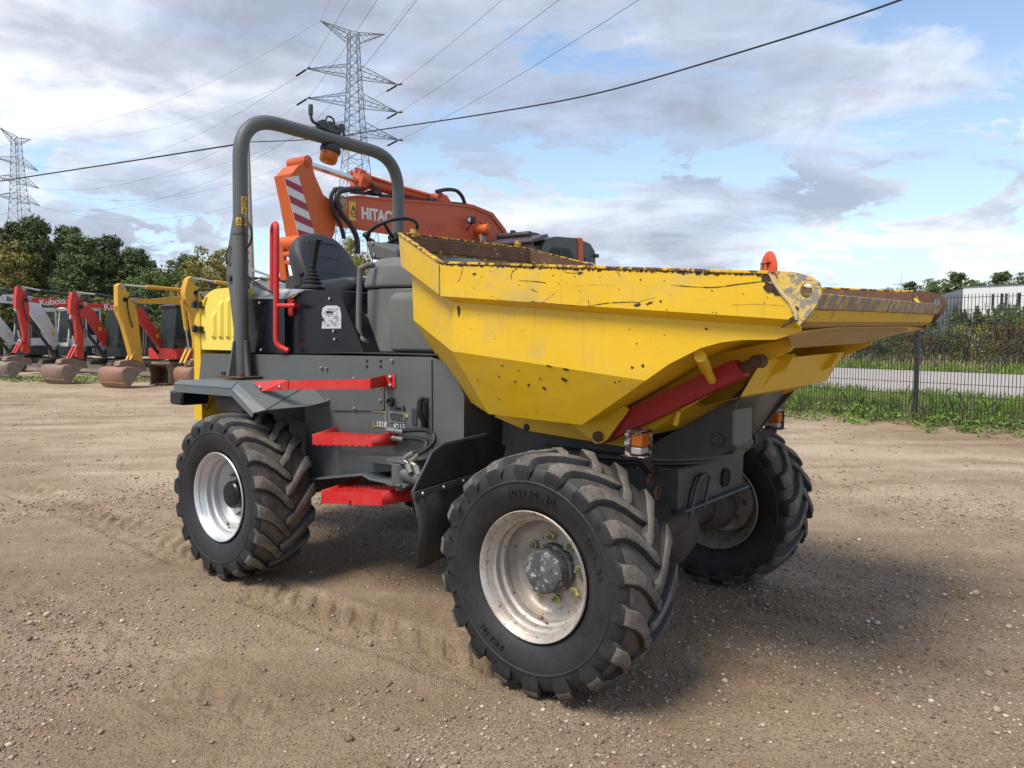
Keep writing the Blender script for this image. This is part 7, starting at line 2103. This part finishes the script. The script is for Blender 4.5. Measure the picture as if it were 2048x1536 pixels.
# ------------------------------------------------------------------ right-hand building and container
bd = thing('warehouse', 'white panel warehouse with grey end and narrow upright windows at the right', 'building', (45.4, 75.0, 0), math.atan2(-5, 3))
wwhite = plain('warehouse_white', (.80, .80, .78), .6); wgrey = plain('warehouse_grey', (.20, .22, .24), .6); wgrey2 = plain('warehouse_dark_grey', (.13, .145, .16), .6)
mb = MB(); mb.box(.05, 40, .06, 12, -.3, 5.8); build('wall_core', mb, wwhite, bd)
for k in range(16):
    mb = MB(); x_ = k * 2.5; mb.box(x_ + .012, x_ + 2.488, .0, .06, -.2, 5.86)
    build('wall_panel', mb, wwhite, bd, bevel=.01)
for x_ in (2.75, 3.55, 3.95, 5.05, 5.65, 7.2, 8.0, 8.5, 9.8, 10.5, 12.0, 12.8):
    mb = MB(); mb.box(x_, x_ + .26, -.03, .03, 3.55, 5.15); w_ = build('window', mb, M['ink'] if int(x_ * 10) % 3 else wgrey, bd)
    mb = MB(); mb.box(x_ + .04, x_ + .22, -.035, -.031, 3.6, 5.1); build('pane', mb, M['glass'], w_)
mb = MB(); mb.box(-.02, 40, -.05, .3, 5.86, 5.95); mb.cyl((6.5, .6, 5.9), (6.5, .6, 7.6), .09, 10); build('parapet', mb, wgrey, bd)
mb = MB(); mb.prism([(0, 0), (-.15, .3), (-16.5, 22.6), (-14, 24), (1.5, 4)], 0, 5.82, 'Z'); build('grey_end', mb, wgrey, bd)
mb = MB(); mb.prism([(-.06, -.03), (-16.6, 22.5), (-16.5, 22.6), (0, .05)], 0, 4.5, 'Z'); build('grey_cladding', mb, wgrey2, bd)
ct = thing('shipping_container', 'orange-red steel container half hidden behind the brown hedge at the right edge', 'container', ((29.97, 46, 1)[0], 46.0, .1), R(-12))
mb = MB(); mb.box(0, 6.0, 0, 2.4, 0, 2.35); cc_ = build('container_body', mb, paint('container_orange', (.42, .10, .05), .6, .5), ct)
for k in range(30):
    mb = MB(); mb.box(.06 + k * .2, .16 + k * .2, -.035, 0, .12, 2.25); build('corrugation', mb, cc_.data.materials[0], ct)
mb = MB(); mb.box(-.03, 6.03, -.05, 2.43, 2.35, 2.45); mb.box(-.06, .06, -.06, .06, 0, 2.4); build('container_frame', mb, wgrey2, ct)
# traffic mirror seen from behind
mx = (4.22, 12.3, 2.59)
tm = thing('traffic_mirror', 'round orange-red traffic mirror seen from behind above the skip edge', 'mirror', (mx[0], mx[1], 0), R(-85))
mb = MB(); mb.lathe([(-.03, .001), (-.035, .15), (-.02, .27), (.0, .305), (.02, .305), (.02, .29), (.0, .28), (-.012, .001)], (0, 0, mx[2]), (0, 1, 0), 40); build('mirror_shell', mb, paint('mirror_orange', (.70, .085, .02), .35, .05), tm, ang=50)
mb = MB(); mb.cyl((.02, -.045, -.2), (.02, -.045, mx[2] + .20), .028, 14); build('mirror_post', mb, paint('mirror_post', (.72, .12, .03), .4, .1), tm)
mb = MB(); mb.box(-.16, .16, -.075, -.03, mx[2] + .10, mx[2] + .12); build('mirror_bracket', mb, M['maroon'], tm, bevel=.003)
textmesh('mirror_print', 'ROGER', .028, M['white'], tm, (0, -.113, mx[2] + .135), (-1, 0, 0), (0, 0, 1)) if False else None
mb = MB(); mb.lathe([(.021, .288), (.05, .20), (.06, .001)], (0, 0, mx[2]), (0, 1, 0), 40); build('mirror_glass', mb, M['chrome'], tm)
